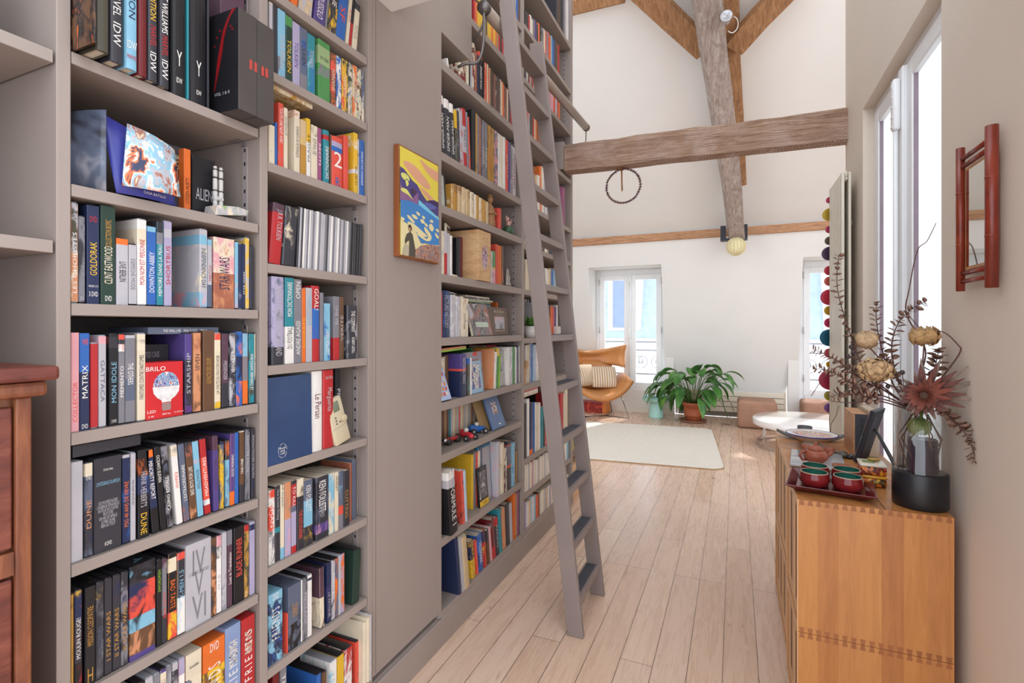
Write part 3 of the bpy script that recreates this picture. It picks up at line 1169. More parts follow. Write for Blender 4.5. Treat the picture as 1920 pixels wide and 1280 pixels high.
shelf('b1', .937, 'on the leaning disc shelf', '''
133 156 866 X lg d.14
158.5 174.5 866 D or-cr@.15>nv-dk-sl | DUNE ~sa~U~.4~.45 | DVD ~wh~H~.6~.83
176 228.5 857 X dk d.14 | STUDIO CANAL ~wh~H~.35~.87 | L'INTEGRALE KLAPISCH ~sk~H~.85~.73 | LES POUPEES RUSSES\\nL'AUBERGE ESPAGNOLE\\nNI POUR NI CONTRE\\nPEUT-ETRE\\nUN AIR DE FAMILLE\\nLE PERIL JEUNE\\nRIEN DU TOUT ~lg~H~.8~.4 | 8 DVD ~wh~H~.25~.08
230 244 850 D lg@.05>bl-nv | PSG 40 ANS DE FIEVRE ~or~U~.5~.44
245 255 848 D lg c1 | UN JOUR SANS FIN ~dk~U~.28~.55
259 280 843 X bk@.1>or-bk@.3>bl-nv@.5>bk d.14 | FRANK HERBERT'S ~lg~D~.4~.55 | DUNE ~ye~D~.24~.16
286 300 839 D bl-or@.1>nv@.7>pk-bk@.85>bk l-4.5 | MINORITY REPORT ~wh~D~.45~.63
302 313 835 D bk l-4.5 | OCEAN'S ELEVEN ~wh~D~.32~.74
314.5 326 832 D sl-bk-gr l-4.5 | CASINO ROYALE ~wh~U~.4~.42
332 343.5 830 D gr-cr@.15>wh l-4.5 c1 | RUNAWAY ~co~D~.2~.55
345.5 356.5 828 D sa-sl@.15>sl@.8>cp-sl l-4.5 | L'EXTRAORDINAIRE ~wh~U~.45~.5
358 370.5 826 D cp-dk@.2>br@.8>sa-br l-4.5 | BAD BOYS FOR LIFE ~wh~U~.36~.5
371.5 382.5 823 D wh-sk@.1>pk-sk@.3>sk l-4.5 | HOLLYWOOD ~dk~U~.25~.5
385 396 819 D rd@.25>co@.8>bl-wh@.87>rd l-4.5 | MISADVENTURES ~wh~U~.5~.5
401 411 815 D bk-pl@.2>pu l-1 d.15 | HUNTER ~pl~U~.4~.5
413 420 827 D nv@.05>br-ye-sl
423 430.5 824 D or-dk@.3>sl-sk s.016
432 440 811 D pu@.8>or | GOOD MORNING ~wh~U~.3~.55 
440.5 447.5 809 D bl@.1>sa-bl@.2>bl
449.5 458 806 D cr@.03>sa-br@.15>br>dk@.95 | 1960-1968 ~wh~U~.2~.5
460.5 469 803 D dk-gr | MATRIX RELOADED ~lg~U~.5~.65
471.5 480.5 802 D nv-dk | MATRIX REVOLUTIONS ~lg~U~.6~.6
''')
shelf('b1', .678, 'on the grey numeral box shelf', '''
133 138.5 1112 D bk-go | EMPIRE ~go~U~.4~.4
139.5 154.5 1105 D ye-nv@.12>rd-nv@.3>dk@.72>rd-bk | MOULIN ROUGE! ~wh~U~.4~.52
159 179.5 1100 X bk d.14 | MISSION CLEOPATRE ~go~U~.4~.6 | H ~go~H~.5~.1
180 195 1090 D ye-dk@.18>gr-dk | MYSTERIES ~sl~U~.28~.4
196 210.5 1083 D nv-dk | I STAR WARS ~go~U~.5~.4
211.5 226 1077 D nv-dk | II STAR WARS ~go~U~.5~.4
227 240.5 1071 D nv-gr-dk | III STAR WARS ~go~U~.5~.42
243.5 292 1055 X sk-bk-dk@.2>bk-co-nv@.55>bk-sk@.7>bk-sa-br-bk@.94>pu d.15
294 303.5 1048 D bk | SWORDFISH ~lm~U~.25~.75
304 313.5 1045 D lg-pl@.12>gr>dk | SIN CITY ~co~U~.3~.45
315.5 332 1036 D bk@.06>br-cr@.22>bk@.68>or-ye-co | BAD TASTE ~or~D~.33~.52
333 347.5 1033 D pu-co@.1>nv-dk@.55>sk-wh | X-MEN 1.5 ~sk~U~.34~.6
348.5 396.5 1015 X lg d.15 | IV ~gr~H~.5~.76 | V ~gr~H~.35~.5 | VI ~gr~H~.55~.22 | LA GUERRE DES ETOILES ~gr~H~.8~.64
397 406 1006 D br@.1>pl-sa-br-dk
406.5 415.5 1002 D dk-pk@.15>wh-dk@.3>wh | M.I.B ~lg~U~.3~.4
416.5 425.5 997 D sl-lg c1
426.5 436 992 D ye-gr@.2>pl | Lost in Translation ~wh~U~.4~.5
438.5 458 987 X bk d.14 | BLADE RUNNER ~co~U~.5~.6
458.5 467 982 D rd@.1>cr-go-ol
468.5 479.5 977 D li@.04>nv@.12>li c1
''')
shelf('b1', .42, 'on the bottom visible disc shelf', '''
245 257 1290 D lg-gr c1
258.5 272 1278 D bk
273 287.5 1268 D lg@.1>te-wh c1
288 300.5 1262 D wh-gr c1
301 312.5 1252 D pu@.05>go-pl-cr
313 322 1247 D lg-gr c1
323 334.5 1240 D lg@.1>wh-gr-dk c1
335.5 347 1232 D li@.2>pl-wh>wh-co c1
349 378.5 1222 X cr@.3>br-sl-cr@.55>cr d.14 | intouchables ~dk~H~.6~.84
381 422 1200 X or@.35>or-br-ye d.13 | DVD ~wh~H~.4~.92 | F R I E N D S ~wh~U~.6~.4
422.5 451.5 1172 X pb d.13 | F R I E N D S ~wh~U~.65~.45 | SAISON 4 ~cr~U~.3~.66
453 480.5 1156 X rd d.13 | F R I E N D S ~wh~U~.65~.5 | SAISON 5 ~cr~U~.3~.68
''')
# ---------------------------------------------------------------- near bookcase, second bay
shelf('b2', 2.346, 'on the highest near shelf', '''
546 557 0 P or h.18 l7
560 584 0 P cr-be-lg h.19 l7
588 608 0 P li-te@.45>pu h.2 l7 | BRUSSOLO ~wh~D~.4~.3
609 613 0 P gr h.18 l7
614.5 629 0 P dk@.5>ol-ye-dk h.19 l7 | DUNE ~wh~D~.4~.7
629.5 646 0 P bl h.185 l7 | SF ~co~D~.5~.5
648 653.5 0 P cr h.18 l7 | ALEX ~co~D~.6~.6
654 658.5 0 P bk>rd h.175 l7
659.5 668.5 0 P dk@.14>cr h.17 l7 | TITUS ~gr~D~.3~.4
''')
shelf('b2', 2.116, 'on the fantasy paperback shelf', '''
505 512 5 P cr-lg | TOLKIEN ~gr~D~.4~.4
512.5 520 10 P dk
521.5 535.5 20 P sk@.35>lg-sk@.7>dk-sk-gr | TOLKIEN ~lg~D~.5~.4
536 548.5 32 P gn@.15>te-dg | TOLKIEN ~ye~D~.5~.4
549 562.5 44 P li | TOLKIEN ~pu~D~.4~.5
563 576.5 54 P bl-sl@.75>gr | TOLKIEN ~nv~D~.4~.6
577 591 66 P te@.3>sk-te-bl | TOLKIEN ~lg~D~.3~.6
597 619 79 X gn@.1>98b07d@.4>ol-gr-gn@.6>gn d.11 | J.R.R. TOLKIEN ~dg~H~.7~.7
'''.replace('98b07d', 'gs') + '''
620.5 630 101 P or-br-co | SHAMAN ~cr~U~.4~.5
631.5 640 107 P sk-wh-bl | SHAMAN ~wh~U~.4~.5
641.5 652.5 113 P br-co-ye-dk | SHAMAN ~cr~U~.4~.5
653.5 661 119 P bl-cr-dg
662 669.5 124 P ye-cr-or | SHAMAN ~sl~U~.4~.5
670 677.5 130 P te-cr-br
678.5 687.5 135 P cp-cr-sl | SHAMAN ~bl~U~.4~.5
''')
shelf('b2', 1.859, 'on the dictionary shelf', '''
504 515.5 235 P lg-cr
516 520.5 230 P bl
522 532 194 P co@.75>gr-co@.9>co | TOUTE UNE NUIT AVEC ~wh~D~.55~.65
532.5 540 203 P rd-cr@.12>cr | SCIENCE ~gr~D~.3~.7
552 562.5 208 P rd-cr@.12>cr | SONNETS DE PETRARQUE ~dk~D~.5~.5
563.5 574.5 226 P ye-be@.45>pu-go@.55>go
575 582.5 223 P ye@.4>wh | FRAGILE ~dk~U~.5~.5
584 595.5 236 P ol-cr@.2>cr | EMILIE ~gr~D~.3~.6
596 603 241 P 9a4f7d | RECITS ~wh~D~.5~.5
'''.replace('9a4f7d', 'ma') + '''
608 618.5 245 B te@.09>rd@.18>te d.14 | DICTIONNAIRE ~wh~U~.6~.4
619.5 622 252 P br
623 644 258 B co@.1>li@.2>bl@.3>co d.15 | 2 ~wh~H~.7~.55 | R ~bl~H~.4~.1
645 653 255 P co d.12
664 671 250 P wh-ye@.6>wh>ye d.16 | LA METTRIE ~dk~U~.3~.3
671.5 674 262 P dr-lg
675.5 683 264 P bl | DEMAIN OU JAMAIS ~wh~U~.6~.5
''')
shelf('b2', 1.578, 'on the grey magazine run shelf', '''
506 528 381 B pl@.15>rd l5 d.2 | J.R.R. TOLKIEN ~lg~D~.5~.65
530 554 388 B cr-dk@.7>dk l5 d.19
''' + seq(556, 655, 386, 415, 'M', 'dk lg dk wh lg gr wh lg gr lg wh gr lg lg gr dk lg wh gr lg wh gr lg gr lg wh gr', seed=3, jit=1.2, opt='l3 d.21') +
      seq(655.5, 677, 416, 421, 'M', 'bk dk bk bk dk', seed=4, jit=1, opt='l3 d.21'))
shelf('b2', 1.294, 'on the shelf under the magazines', '''
511 534.5 519 B sl-li@.8>dk s.01 d.19 | BARACK OBAMA ~lg~D~.38~.7 | A PROMISED LAND ~lg~D~.4~.3
535 551.5 521 P te@.57>wh d.17 | MON DICTIONNAIRE ~wh~U~.4~.75 | DU FOOTBALL ~dk~U~.25~.3
552 566 524 P gr@.25>sa-gr@.4>gr d.17 | OPEN ~wh~U~.2~.87 | ANDRE AGASSI ~wh~U~.4~.3
566.5 573.5 541 P or | SOCRATE ~ye~U~.5~.4
574 585.5 540 P lg | BIXENTE LIZARAZU ~sk~U~.4~.7
586 600.5 536 B rd@.3>pu-bl@.7>rd d.16 | GOAL! ~wh~D~.28~.82
601 607 549 P gr
608.5 619.5 569 P bl-sk | KEN FOLLETT ~wh~D~.4~.3
626 636.5 556 P gr@.65>rd d.17 | UNE VIE ~lg~D~.3~.7
637.5 645 557 P br | VERITE ~lg~U~.5~.5
652 672 573 B lg-dk d.14 | THE COMPANY ~wh~D~.4~.7 | ROBERT LITTELL ~wh~D~.3~.25
''')
shelf('b2', 1.014, 'on the thermostat shelf', '''
586.5 606 694 B wh d.19 | Le Persan ~dr~D~.3~.56
607 627 688 B rd d.19 | Kapler Dubois ~lg~H~.7~.9 | Marguerite ~lg~D~.3~.62
630 640 686 B bk s.03 d.2 | PRAY ~lg~D~.25~.6
''')
shelf('b2', .7347, 'on the thick novel shelf', '''
504 515.5 919 P bk-wh-co@.55>dk-wh-gr | ROMAN ~wh~D~.4~.7
516 525.5 911 P dk@.55>te@.62>dk | New Scottish Writing ~lg~D~.4~.75
526 533.5 908 P cr@.85>sk | bill bryson ~dk~D~.3~.85
534.5 546 904 P gr-sa@.5>pk-li
547 556 901 P dk@.05>rd@.35>sl@.43>li@.9>rd | TO KILL ~wh~D~.28~.78
557.5 569.5 897 P ol-cr@.25>dk | THE KITE RUNNER ~co~D~.4~.35
570 586.5 900 P sl@.3>sk@.7>ye-dk d.12 | KEN FOLLETT ~wh~D~.4~.72 
593 616 893 P sl-dk@.75>pk-pu@.9>dk d.15 | KEN FOLLETT ~wh~D~.5~.68 | WINTER OF THE WORLD ~lg~D~.5~.6
617 627 887 P te-cr-sk
628 635 885 P cr | HUXLEY ~bk~D~.25~.8
636 644 883 P sk-sl@.6>co@.75>gr
645 655 882 P dk | CUTTING ~go~D~.5~.4
656 660 868 P cp s.03
661 667.5 860 P sl s.03
''')
shelf('b2', .452, 'on the green upright disc shelf', '''
503.5 530 1110 X sk@.12>bl-nv-sk d.13 | DVD ~wh~H~.4~.94 | F R I E N D S ~wh~U~.45~.55
538 540.5 1150 C co d.12
541 564.5 1095 X dk-sl@.6>dk-sl-bk d.14 | ZORRO ~go~D~.2~.6
565 567.5 1086 D wh c1
568 576.5 1081 D dg-gr | MESSAGE ~lg~D~.5~.5
577.5 585 1076 D wh@.06>nv@.1>wh c1
600.5 608.5 1062 D dk-pl>pl-cr l-1
613.5 621 1054 D pu-nv | LE RETOUR ~lg~D~.4~.3
622 628.5 1048 D dk-lg | TOUTE ~wh~D~.5~.6
629 634.5 1045 D gr-sl-or
635 640 1040 D lg c1 
640.5 646 1036 D bl-or-li
660 673 1032 D dg l3.5 d.14
''')
shelf('b2', .17, 'on the lowest near shelf', '''
503.5 510 1290 D or
511.5 523.5 1262 D dr
526 537.5 1250 D gr | THE ~wh~D~.3~.8
560 570 1300 D lg-co c1
594 602 1262 D bl
604 612 1258 D br
619.5 631.5 1237 D sk-wh c1
633 645 1226 D ye
646.5 660 1213 D pu-wh-rd
667 675.5 1200 D dk-co | SCARFACE ~co~U~.5~.5
682.5 688.5 1166 B cr s-.012 d.2
689.5 694 1158 B cr s-.016 d.2
695 702 1150 B cr-lg s-.02 d.2
''')
# ---------------------------------------------------------------- far bookcase, wide bay
shelf('b3', 3.23, 'on the topmost wide shelf', seq(893, 975, 0, 0, 'C', 'nv rd dk bl br dr lg dk nv or rd dk bl lg dr dk rd lg bl br', seed=40, opt='h.22'))
shelf('b3', 2.919, 'on the yellow album shelf', seq(888, 950, -28, 52, 'C', 'rd or ye ye ye ye dk ye ye or ye or tn rd bk rd lg gr', seed=5, jit=2) +
      seq(950.5, 976, 62, 84, 'C', 'bk rd lg or dk gr bl rd dk cr', seed=6, jit=2))
shelf('b3', 2.575, 'on the shelf under the yellow albums', '''
840 843 112 M wh l-18 d.18
''' + '862.5 874.5 122 B rd-dr-cr d.2\n' + seq(876, 886, 96, 100, 'C', 'cr bk lg', seed=7) + '''
886.3 891 82 C co-dr-cr d.2
891.5 894.5 96 C cp
895.5 898 104 C nv
898.4 905.5 99 B co@.13>bk d.2 | WOLVERINE ~wh~U~.5~.45
''' + seq(906.5, 978, 114, 196, 'C', 'bk cr-co or cr br-co go-be br cr-dk br cp lg-dk br br-dk gr-br rd-cr cr co-or or lg-dk cp cr dk pl rd dk lg br co dk cr gr or', seed=8, jit=2.5))
shelf('b3', 2.1737, 'on the dark album shelf', '''
828.5 835.5 182 B rd-wh@.15>dk l-4 d.2 | SPIDER-MAN ~wh~U~.6~.4
837.5 846 190 B rd-wh@.16>ol-dk l-4 d.2 | SPIDER-MAN ~wh~U~.6~.4
847.5 854 198 B rd-wh@.16>dk l-4 d.2 | SPIDER-MAN ~wh~U~.6~.4
855.5 859.5 209 C ye@.35>gr-ol l-4
860 863.5 211 C gr-dk l-4
864.5 870 207 C rd-lg l-4
870.5 876 207 C rd@.3>lg@.75>rd l-4 | SUPER ~dk~U~.3~.5
876.5 880 213 C lg-gr l-4
880.5 883 222 C gr-co l-4
884.5 892 208 X bk d.2
892.4 895 213 C ol-go | SPIRIT ~go~U~.6~.4
895.4 898.5 217 C ol-gr | SPIRIT ~go~U~.6~.4
899 902 221 C ol-cp
904.5 908.5 226 C ol-gr | SPIRIT ~cr~U~.6~.4
909.5 914 231 C ol-gr | SPIRIT ~cr~U~.6~.4
916 920.5 236 C br-go | SPIRIT ~co~U~.6~.4
921.5 926.5 241 C ol-go | SPIRIT ~go~U~.6~.4
927.5 933.5 246 C co-pk-sl d.2
934 938.5 251 B wh d.17
939 943.5 255 B wh-cr d.17
944 948.5 258 B wh d.17
949 952.5 263 C co | ATELIER ~cr~U~.6~.5
953 957 267 C nv-pu
957.5 961 272 C lg-gr
961.5 967 277 C pk-lg | MONSTERS ~dr~D~.7~.5
''')
shelf('b3', 1.9416, 'on the gold album shelf', '''
847 850.5 345 B cr-go d.17
851 859 346 B go-tn@.2>go d.17 | OZ ~br~H~.6~.82
859.5 867 349 B go-tn@.2>go-be d.17 | OZ ~br~H~.6~.82
867.5 874.5 352 B cr-be d.17
875 882.5 356 B go-be d.17 | OZ ~br~H~.6~.82
883 890 361 B tn-cr d.17 | OZ ~br~H~.6~.82
890.5 894 365 B be-cr d.17
894.5 899 367 B tn-go d.17
899.5 903.5 371 B go-cr d.17
904 907 373 B ye-go d.17
907.5 912 376 B be-go d.17
912.5 917 379 B tn-be d.17
935 941 391 B co d.19
''')
shelf('b3', 1.637, 'on the orange album shelf', '''
828.5 834 433 B lg-cr d.17
834.5 839.5 434 B be-lg>rd d.17
840 844.5 438 B lg d.16
845 849 442 B lg-wh d.16
857 860 446 B bk s.06 d.17
860.3 864 447 B dk s.06 d.17
864.5 868 445 B dr s.06 d.17
921 923.5 471 C wh-lg
924 929 471 C ol-gn@.5>ye@.55>ma-pk
929.5 933.5 458 C co s.02
934 937 460 C or s.02
937.5 940 461 C or s.02
940.5 944 462 C or-br s.02
''')
shelf('b3', 1.3555, 'on the leaning photo book shelf', '''
828.3 829.6 548 C rd
830 844.5 545 B bl-nv d.2 | PICTURE HISTORY ~lg~D~.7~.55
846.5 855 553 B wh-lg d.17
856 864.5 556 B wh-lg d.17
865.5 868.5 556 P wh-cr d.14
869 873.5 559 P cp-cr d.14 | AUSTRALIE ~dk~D~.4~.4
874 878 560 P gr-cr d.14
879.5 884 566 P ye-ol s.1 d.14
884.5 889 573 P gn-li s.1 d.12
893 895 562 P cr s.1 d.14
897 901 563 P wh-li s.1 d.14
901.5 906 566 P cr s.1 d.14
907 910.5 569 P bl-sk s.1 d.14
911 920 571 P sk-te s.1 d.14
921 925 573 P dk s.1 d.14
931 934 567 P or s.1 d.14
''')
shelf('b3', 1.068, 'on the travel guide shelf', '''
828 835.5 669 B co-dk-cr d.1 s.06
836 842 666 B br d.17 s.06
864 876 663 B dk-pu@.35>co@.4>dk-nv d.24 | NATIONAL PARKS ~lg~D~.6~.6
877 881.5 672 C bl@.15>te-ol d.2
882 884.6 671 C wh d.2
884.8 887.5 652 B gn s.12 d.13
922.5 925.5 655 C or-sa l4 d.15
926 930 660 C sa-wh l4 d.15
930.5 934 653 C gn-ye@.2>gn l4 d.15
934.5 937.5 664 C lm l4 d.15
952.5 956 651 C wh d.2
956.5 961 650 C wh-lg d.2
961.3 965.5 650 C gn d.2 
966 968 650 C wh d.2
968.5 970 652 C li d.2
970.5 972.5 648 C br-dk d.2
973 974.5 649 C wh d.2
975 977 649 C lg-sl d.2
977.2 978.3 649 C wh d.2
''')
shelf('b3', .838, 'behind the toy racing cars', seq(829, 845, 764, 762, 'P', 'br tn br te', seed=10, jit=1, opt='s.13 d.12') +
      seq(846, 912, 760, 742, 'P', 'cr-lg cr be lg cr-co cr cr-be lg cr cr-lg be cr-cp cr cr lg-cr cr-tn cr be cr-co', seed=11, jit=1.2, opt='s.13 d.12') + '''
913 917 741 P co-cr s.13 d.12
917.5 921.5 738 P te s.13 d.12
922 924 738 P sk s.13 d.12
''')
shelf('b3', .468, 'on the motor racing book shelf', '''
846.5 860.5 880 B lg-wh@.12>pl-lg@.25>bk d.2 l-7 s-.022 | FORMULE 1 ~wh~D~.62~.45
868 872.5 880 P dk-co d.18 l-5 s0
873 878 880 B b8cbe0 d.2 l-5 s0
'''.replace('b8cbe0', 'ic') + '''
885.5 888.5 852 B ye s.05 d.2
889 893 848 B gr s.05 d.2
893.5 897 848 B rd-co s.05 d.2
897.5 901.5 845 B cr s.05 d.2
902 905 838 B sl s.05 d.2
933 938.5 828 B pk-lg d.24
940 946 830 B gs-cr d.22
946.5 950.5 840 C cp-pl-cr d.2
951.5 959.5 826 B dk@.08>co@.1>dk-sl@.5>co@.55>dk d.2
960 966.5 830 B bl-sk d.2
967.5 970 845 C tn s.02 d.2
''')

shelf('b3', .150, 'on the lowest wide shelf', '''
862 866.5 990 B nv d.2 l-8 s-.004
867.5 872 1003 P lg d.18 l-8 s-.002
873.5 882 1000 B be d.16 l-8 s-.006
886.5 893 1010 B ye-nv@.5>nv-ye d.19 l-8 | LEFORT ~ye~D~.8~.5
895 898.5 1010 B rd-co d.17 l-8
899.5 907.5 999 B nv-bl d.18 l-8 | TELEMARK ~wh~D~.6~.5
908.5 914.5 992 B rd-nv@.3>ye-rd d.18 l-8
915.5 919.5 990 C dk@.35>br d.18 l-8
920 923.5 985 C lg-pk d.2 l-8
924.5 931 970 B gr-dr@.7>rd d.2 l-7
931.5 937.5 968 B rd@.2>dk d.2 l-7 | RACING ~lg~D~.6~.5
938 943 952 B te d.2 l-5
943.5 949 950 C or-sa d.2 l-5
950 957.5 943 B dk d.21 l-4
958 962.5 942 B lg d.2 l-4
963.5 966.5 924 C or d.2
967 969.5 925 C be-tn d.2
970 973 921 C ma d.2
973.3 975 920 C dk d.2
975.3 978.3 918 C sk-wh d.2
''')
# ---------------------------------------------------------------- far bookcase, end bay
WP = 'wh cr wh lg cr wh wh-co lg wh cr wh wh lg cr-be wh wh cr wh lg wh cr wh wh lg'
shelf('b4', 3.616, 'on the top end shelf', seq(1044, 1068, 0, 0, 'B', 'dk br dk bk dk gr lg wh lg', seed=20, opt='h.33'))
shelf('b4', 3.265, 'on the second highest end shelf', seq(985, 1049, 22, 84, 'P', 'dk bk rd wh cr gr pu dk or bk lg-dk ye-gr cr co lg-gr co or sk bl dk br rd', seed=21))
shelf('b4', 2.935, 'on the third end shelf', seq(984, 1012, 106, 150, 'P', 'dk lg cr dk co lg br rd cr dk rd lg br', seed=22) +
      seq(1034, 1050, 170, 180, 'P', 'pk co lg rd or', seed=23))
shelf('b4', 2.56, 'on the end shelf behind the beam', seq(985, 1024, 195, 222, 'P', 'pk co lg dk br rd cr or br cp tn br dk or', seed=24) )
shelf('b4', 2.175, 'on the end shelf below the beam', seq(985, 1012, 322, 330, 'P', 'cr be cr or tn be cr wh', seed=25, opt='d.14') +
      seq(1012.5, 1034, 310, 322, 'B', 'cr-or rd-cr wh lg wh lg gr wh', seed=26) + '1054 1059 352 P ma d.14\n')
shelf('b4', 1.914, 'on the end shelf with dark binders', seq(985, 1022, 448, 450, 'B', 'cr be wh tn cr be lg br', seed=27) + seq(1022.5, 1044, 451, 456, 'B', 'wh be nv dk be tn', seed=28))
shelf('b4', 1.634, 'on the end shelf with cream boxes', '''
985 992 487 X cr
993 1004 489 X cr-be
''' + seq(1006, 1022, 500, 500, 'P', 'cr wh be lg', seed=29) + seq(1022.5, 1048, 502, 506, 'P', 'wh cr be bl sk lg tn', seed=30))
shelf('b4', 1.334, 'on the small plant shelf', seq(985.5, 999, 562, 566, 'P', 'wh dk lg dk wh lg', seed=31, opt='s.12 d.12') + seq(1004, 1030, 570, 572, 'P', 'lg wh dr cr bl', seed=32, opt='s.03 d.08') +
      seq(1032, 1046, 572, 574, 'P', 'or co pu wh', seed=33, opt='s.06'))
shelf('b4', 1.043, 'on the wooden bookend shelf', '''
985.5 988 647 P wh s.04
988.5 992 646 P cr s.04
992.5 995 644 P lg s.04
995.5 1000 643 B sk-bl s.04 d.2
1000.5 1005.5 646 B ic s.04 d.2
1006 1010 646 B li-wh s.04 d.2
1010.5 1015 648 P cr s.04
1015.5 1020 652 P cr-be s.04
''')
shelf('b4', .589, 'on the tall end shelf', '''
984 988.5 757 B dk d.24
989 993.5 748 B wh d.24
994.5 1000 755 B pu-nv@.9>or d.22
1000.5 1003 754 B bl d.22
1003.5 1005.5 755 P wh d.2
1006 1010.5 758 B be-cr d.22
1011 1014 755 B wh d.22
1015 1020 763 B te d.2
1020.5 1022 762 P dk
1022.5 1026 762 B pk-co d.2
1027 1033 762 B dr-br d.2
''' + seq(1034, 1050, 765, 765, 'B', 'lg bl wh br cr', seed=35) + '''
1051 1057 737 B rd d.2
1057.5 1060 738 B pk-cr d.2
1061 1065 725 B be-cr d.22
''')
shelf('b4', .378, 'on the white paperback shelf', seq(984, 1040, 872, 842, 'P', WP + ' rd wh cr-be wh', seed=36, jit=2.0) + seq(1041, 1066, 838, 826, 'P', 'wh lg rd or cr wh sk', seed=37, jit=2))
shelf('b4', .150, 'on the lowest white paperback shelf', seq(984, 1046, 942, 900, 'P', 'li wh cr cr-be ic wh sk or co br cr wh cr lg cr-be wh li cr wh be cr wh', seed=38, jit=2.5) + seq(1047, 1066, 900, 890, 'P', 'cr wh lg cr', seed=39, jit=2))
# ================================================================== loose things on the shelves
def PB(name, M, mb, mat, label, cat, group=None, bevel=0.0):
    o = mb.build(name, mat, bevel=bevel)
    o.matrix_world = M
    return tag(o, label, cat, group)


def flat_book(name, c, ly, lx, th, col, label, rot=0.0, tilt=0.0, texts=(), kind='X', bands=None):
    """a book or box lying flat: spine along y facing the room; c = middle of the front bottom edge"""
    o = tag(empty(name, c, (tilt, 0, rot)), label, 'box' if kind == 'X' else 'book')
    if kind == 'X':
        MB().box((-lx, -ly / 2, 0), (0, ly / 2, th)).build('cover', look(col, 3), o, bevel=.0015)
    else:
        b = .0022
        MB().prism([(-lx, 0), (0, 0), (0, th), (-lx, th), (-lx, th - b), (-b, th - b), (-b, b), (-lx, b)], -ly / 2, ly / 2, 0,
                   Matrix(((1, 0, 0, 0), (0, 0, 1, 0), (0, 1, 0, 0), (0, 0, 0, 1)))).build('cover', look(col, 3), o)
        MB().box((-lx + .004, -ly / 2 + .003, b), (-b, ly / 2 - .003, th - b)).build('page_block', M_PAGES, o)
    for tx, tc, fr in texts:
        lettering(tx, o, frame_matrix((.0006, 0, th / 2), (0, 1, 0), (0, 0, 1), (1, 0, 0)), ly * fr, th * .4, plain(tc, .5, var=0))
    return o


# near bay: protruding black slipcase with a red brush stroke
sb = tag(empty('slipcase', (XF + .062, .9225, 1.939)), 'big black slipcase with a red brush stroke, jutting out of the top shelf', 'box')
MB().box((-.26, -.052, 0), (0, .0005, .25)).build('slipcase_half', plain('4a4442', .45), sb, bevel=.0012)
q = MB().box((-.255, .0025, 0), (-.001, .053, .249)).build('slipcase_half', plain('4a4442', .45), sb, bevel=.0012)
f = MB().box((-.26, -.0535, .0005), (-.001, -.0523, .2495))
f.build('side_panel', plain('17151a', .5), sb)
st = MB()
pts = [(-.196, .055), (-.188, .058), (-.165, .10), (-.155, .115), (-.138, .15), (-.128, .18), (-.112, .205), (-.085, .232), (-.052, .248), (-.075, .25), (-.11, .226), (-.137, .20), (-.15, .175), (-.165, .145), (-.176, .118), (-.181, .10), (-.185, .085)]
pts = [(-.009 + (x + .052) * .55, z) for x, z in pts]
st.add([(x, -.0539, z) for x, z in pts], [tuple(range(len(pts)))])
for (x, z) in ((-.075, .19), (-.065, .205), (-.085, .17), (-.02, .20), (-.026, .208)):
    st.add([(x + .004 * math.cos(a) , -.0539, z + .003 * math.sin(a)) for a in [k * PI / 3 for k in range(6)]], [tuple(range(6))])
st.build('stroke_print', plain('8c1316', .5), sb)
lettering('VOL. I & II', sb, frame_matrix((-.058, -.0541, .047), (1, 0, 0), (0, 0, 1), (0, -1, 0))  , .055, .008, plain('lg', .5, var=0))
for y in (-.022, -.008, .013, .025):
    MB().box((.0002, y, .112), (.0006, y + .008, .136)).build('print_mark', plain('b3433c', .5, var=0), sb)
pb_ = book('X', .07, .22, .2, [(0, 1, 'pl')], (XF - .03, .925, 2.1905), 0, 'plum picture box standing on top of the black slipcase', None)

# brochure and photo booklet
bz = 1.6806
br_ = tag(empty('folded_brochure', (XF - .006, .619, bz)), 'blue and pale folded brochure standing open on the shelf', 'brochure')
g1 = []
for i in range(9):
    k = i / 8
    g1.append([(-.062 * k - .010 * math.sin(k * PI), -.050 * k, z * (1 - .10 * k * k) * .168) for z in (0, .33, .66, 1)])
MB().sheet(g1, .0012, 0).build('pale_leaf', art(['ic', 'lg', 'sl', 'dk'], 9, 2), br_)
g2 = []
for i in range(13):
    k = i / 12
    top = .168 - .052 * k
    g2.append([(.010 + .016 * math.sin(k * 3.0 + .4) * (1 - v * .5) - .030 * v * (1 - k * .6) - .012, .004 + .130 * k + .012 * (1 - v), .001 + v * top) for v in (0, .25, .5, .75, 1)])
MB().sheet(g2, .0012, 0).build('blue_leaf', plain('3b3f93', .35, var=.12), br_)
lettering('CASA BATLLO', br_, frame_matrix((.018, .085, .012), (-.12, .99, 0), (0, 0, 1), (1, .12, 0)), .05, .006, plain('wh', .5, var=0))
g3 = []
for i in range(11):
    k = i / 10
    c = -.012 * (1 - k) ** 3
    g3.append([(.024 + .010 * math.sin(k * 2.6) - .022 * v + c, .018 + .11 * k - .016 * v * (1 - k) * 0 + .022 * v * (1 - k), .014 + v * (.14 - .030 * k)) for v in (0, .25, .5, .75, 1)])
bk_ = MB().sheet(g3, .0025, 0).build('photo_booklet', art(['dk', 'cr', 'cp', 'lg', 'sk', 'wh', 'or', 'nv'], 30, 4))
bk_.location = (XF + .004, .618, bz)
tag(bk_, 'curled booklet with a busy colourful photo cover in front of the brochure', 'booklet')
m = MB().lathe([(.0, -.012), (.085, -.012), (.09, -.004), (.09, .006), (.08, .012), (0, .012)], 32, 0, None, False)
PB('stone_disc', Matrix.Translation((XF - .15, .648, bz + .098)) @ Matrix.Rotation(-.5, 4, 'Z') @ Matrix.Rotation(PI / 2 - .15, 4, 'Y'), m, plain('6f6459', .8, var=.2), 'round grey-brown stone disc propped behind the pale brochure leaf', 'ornament')
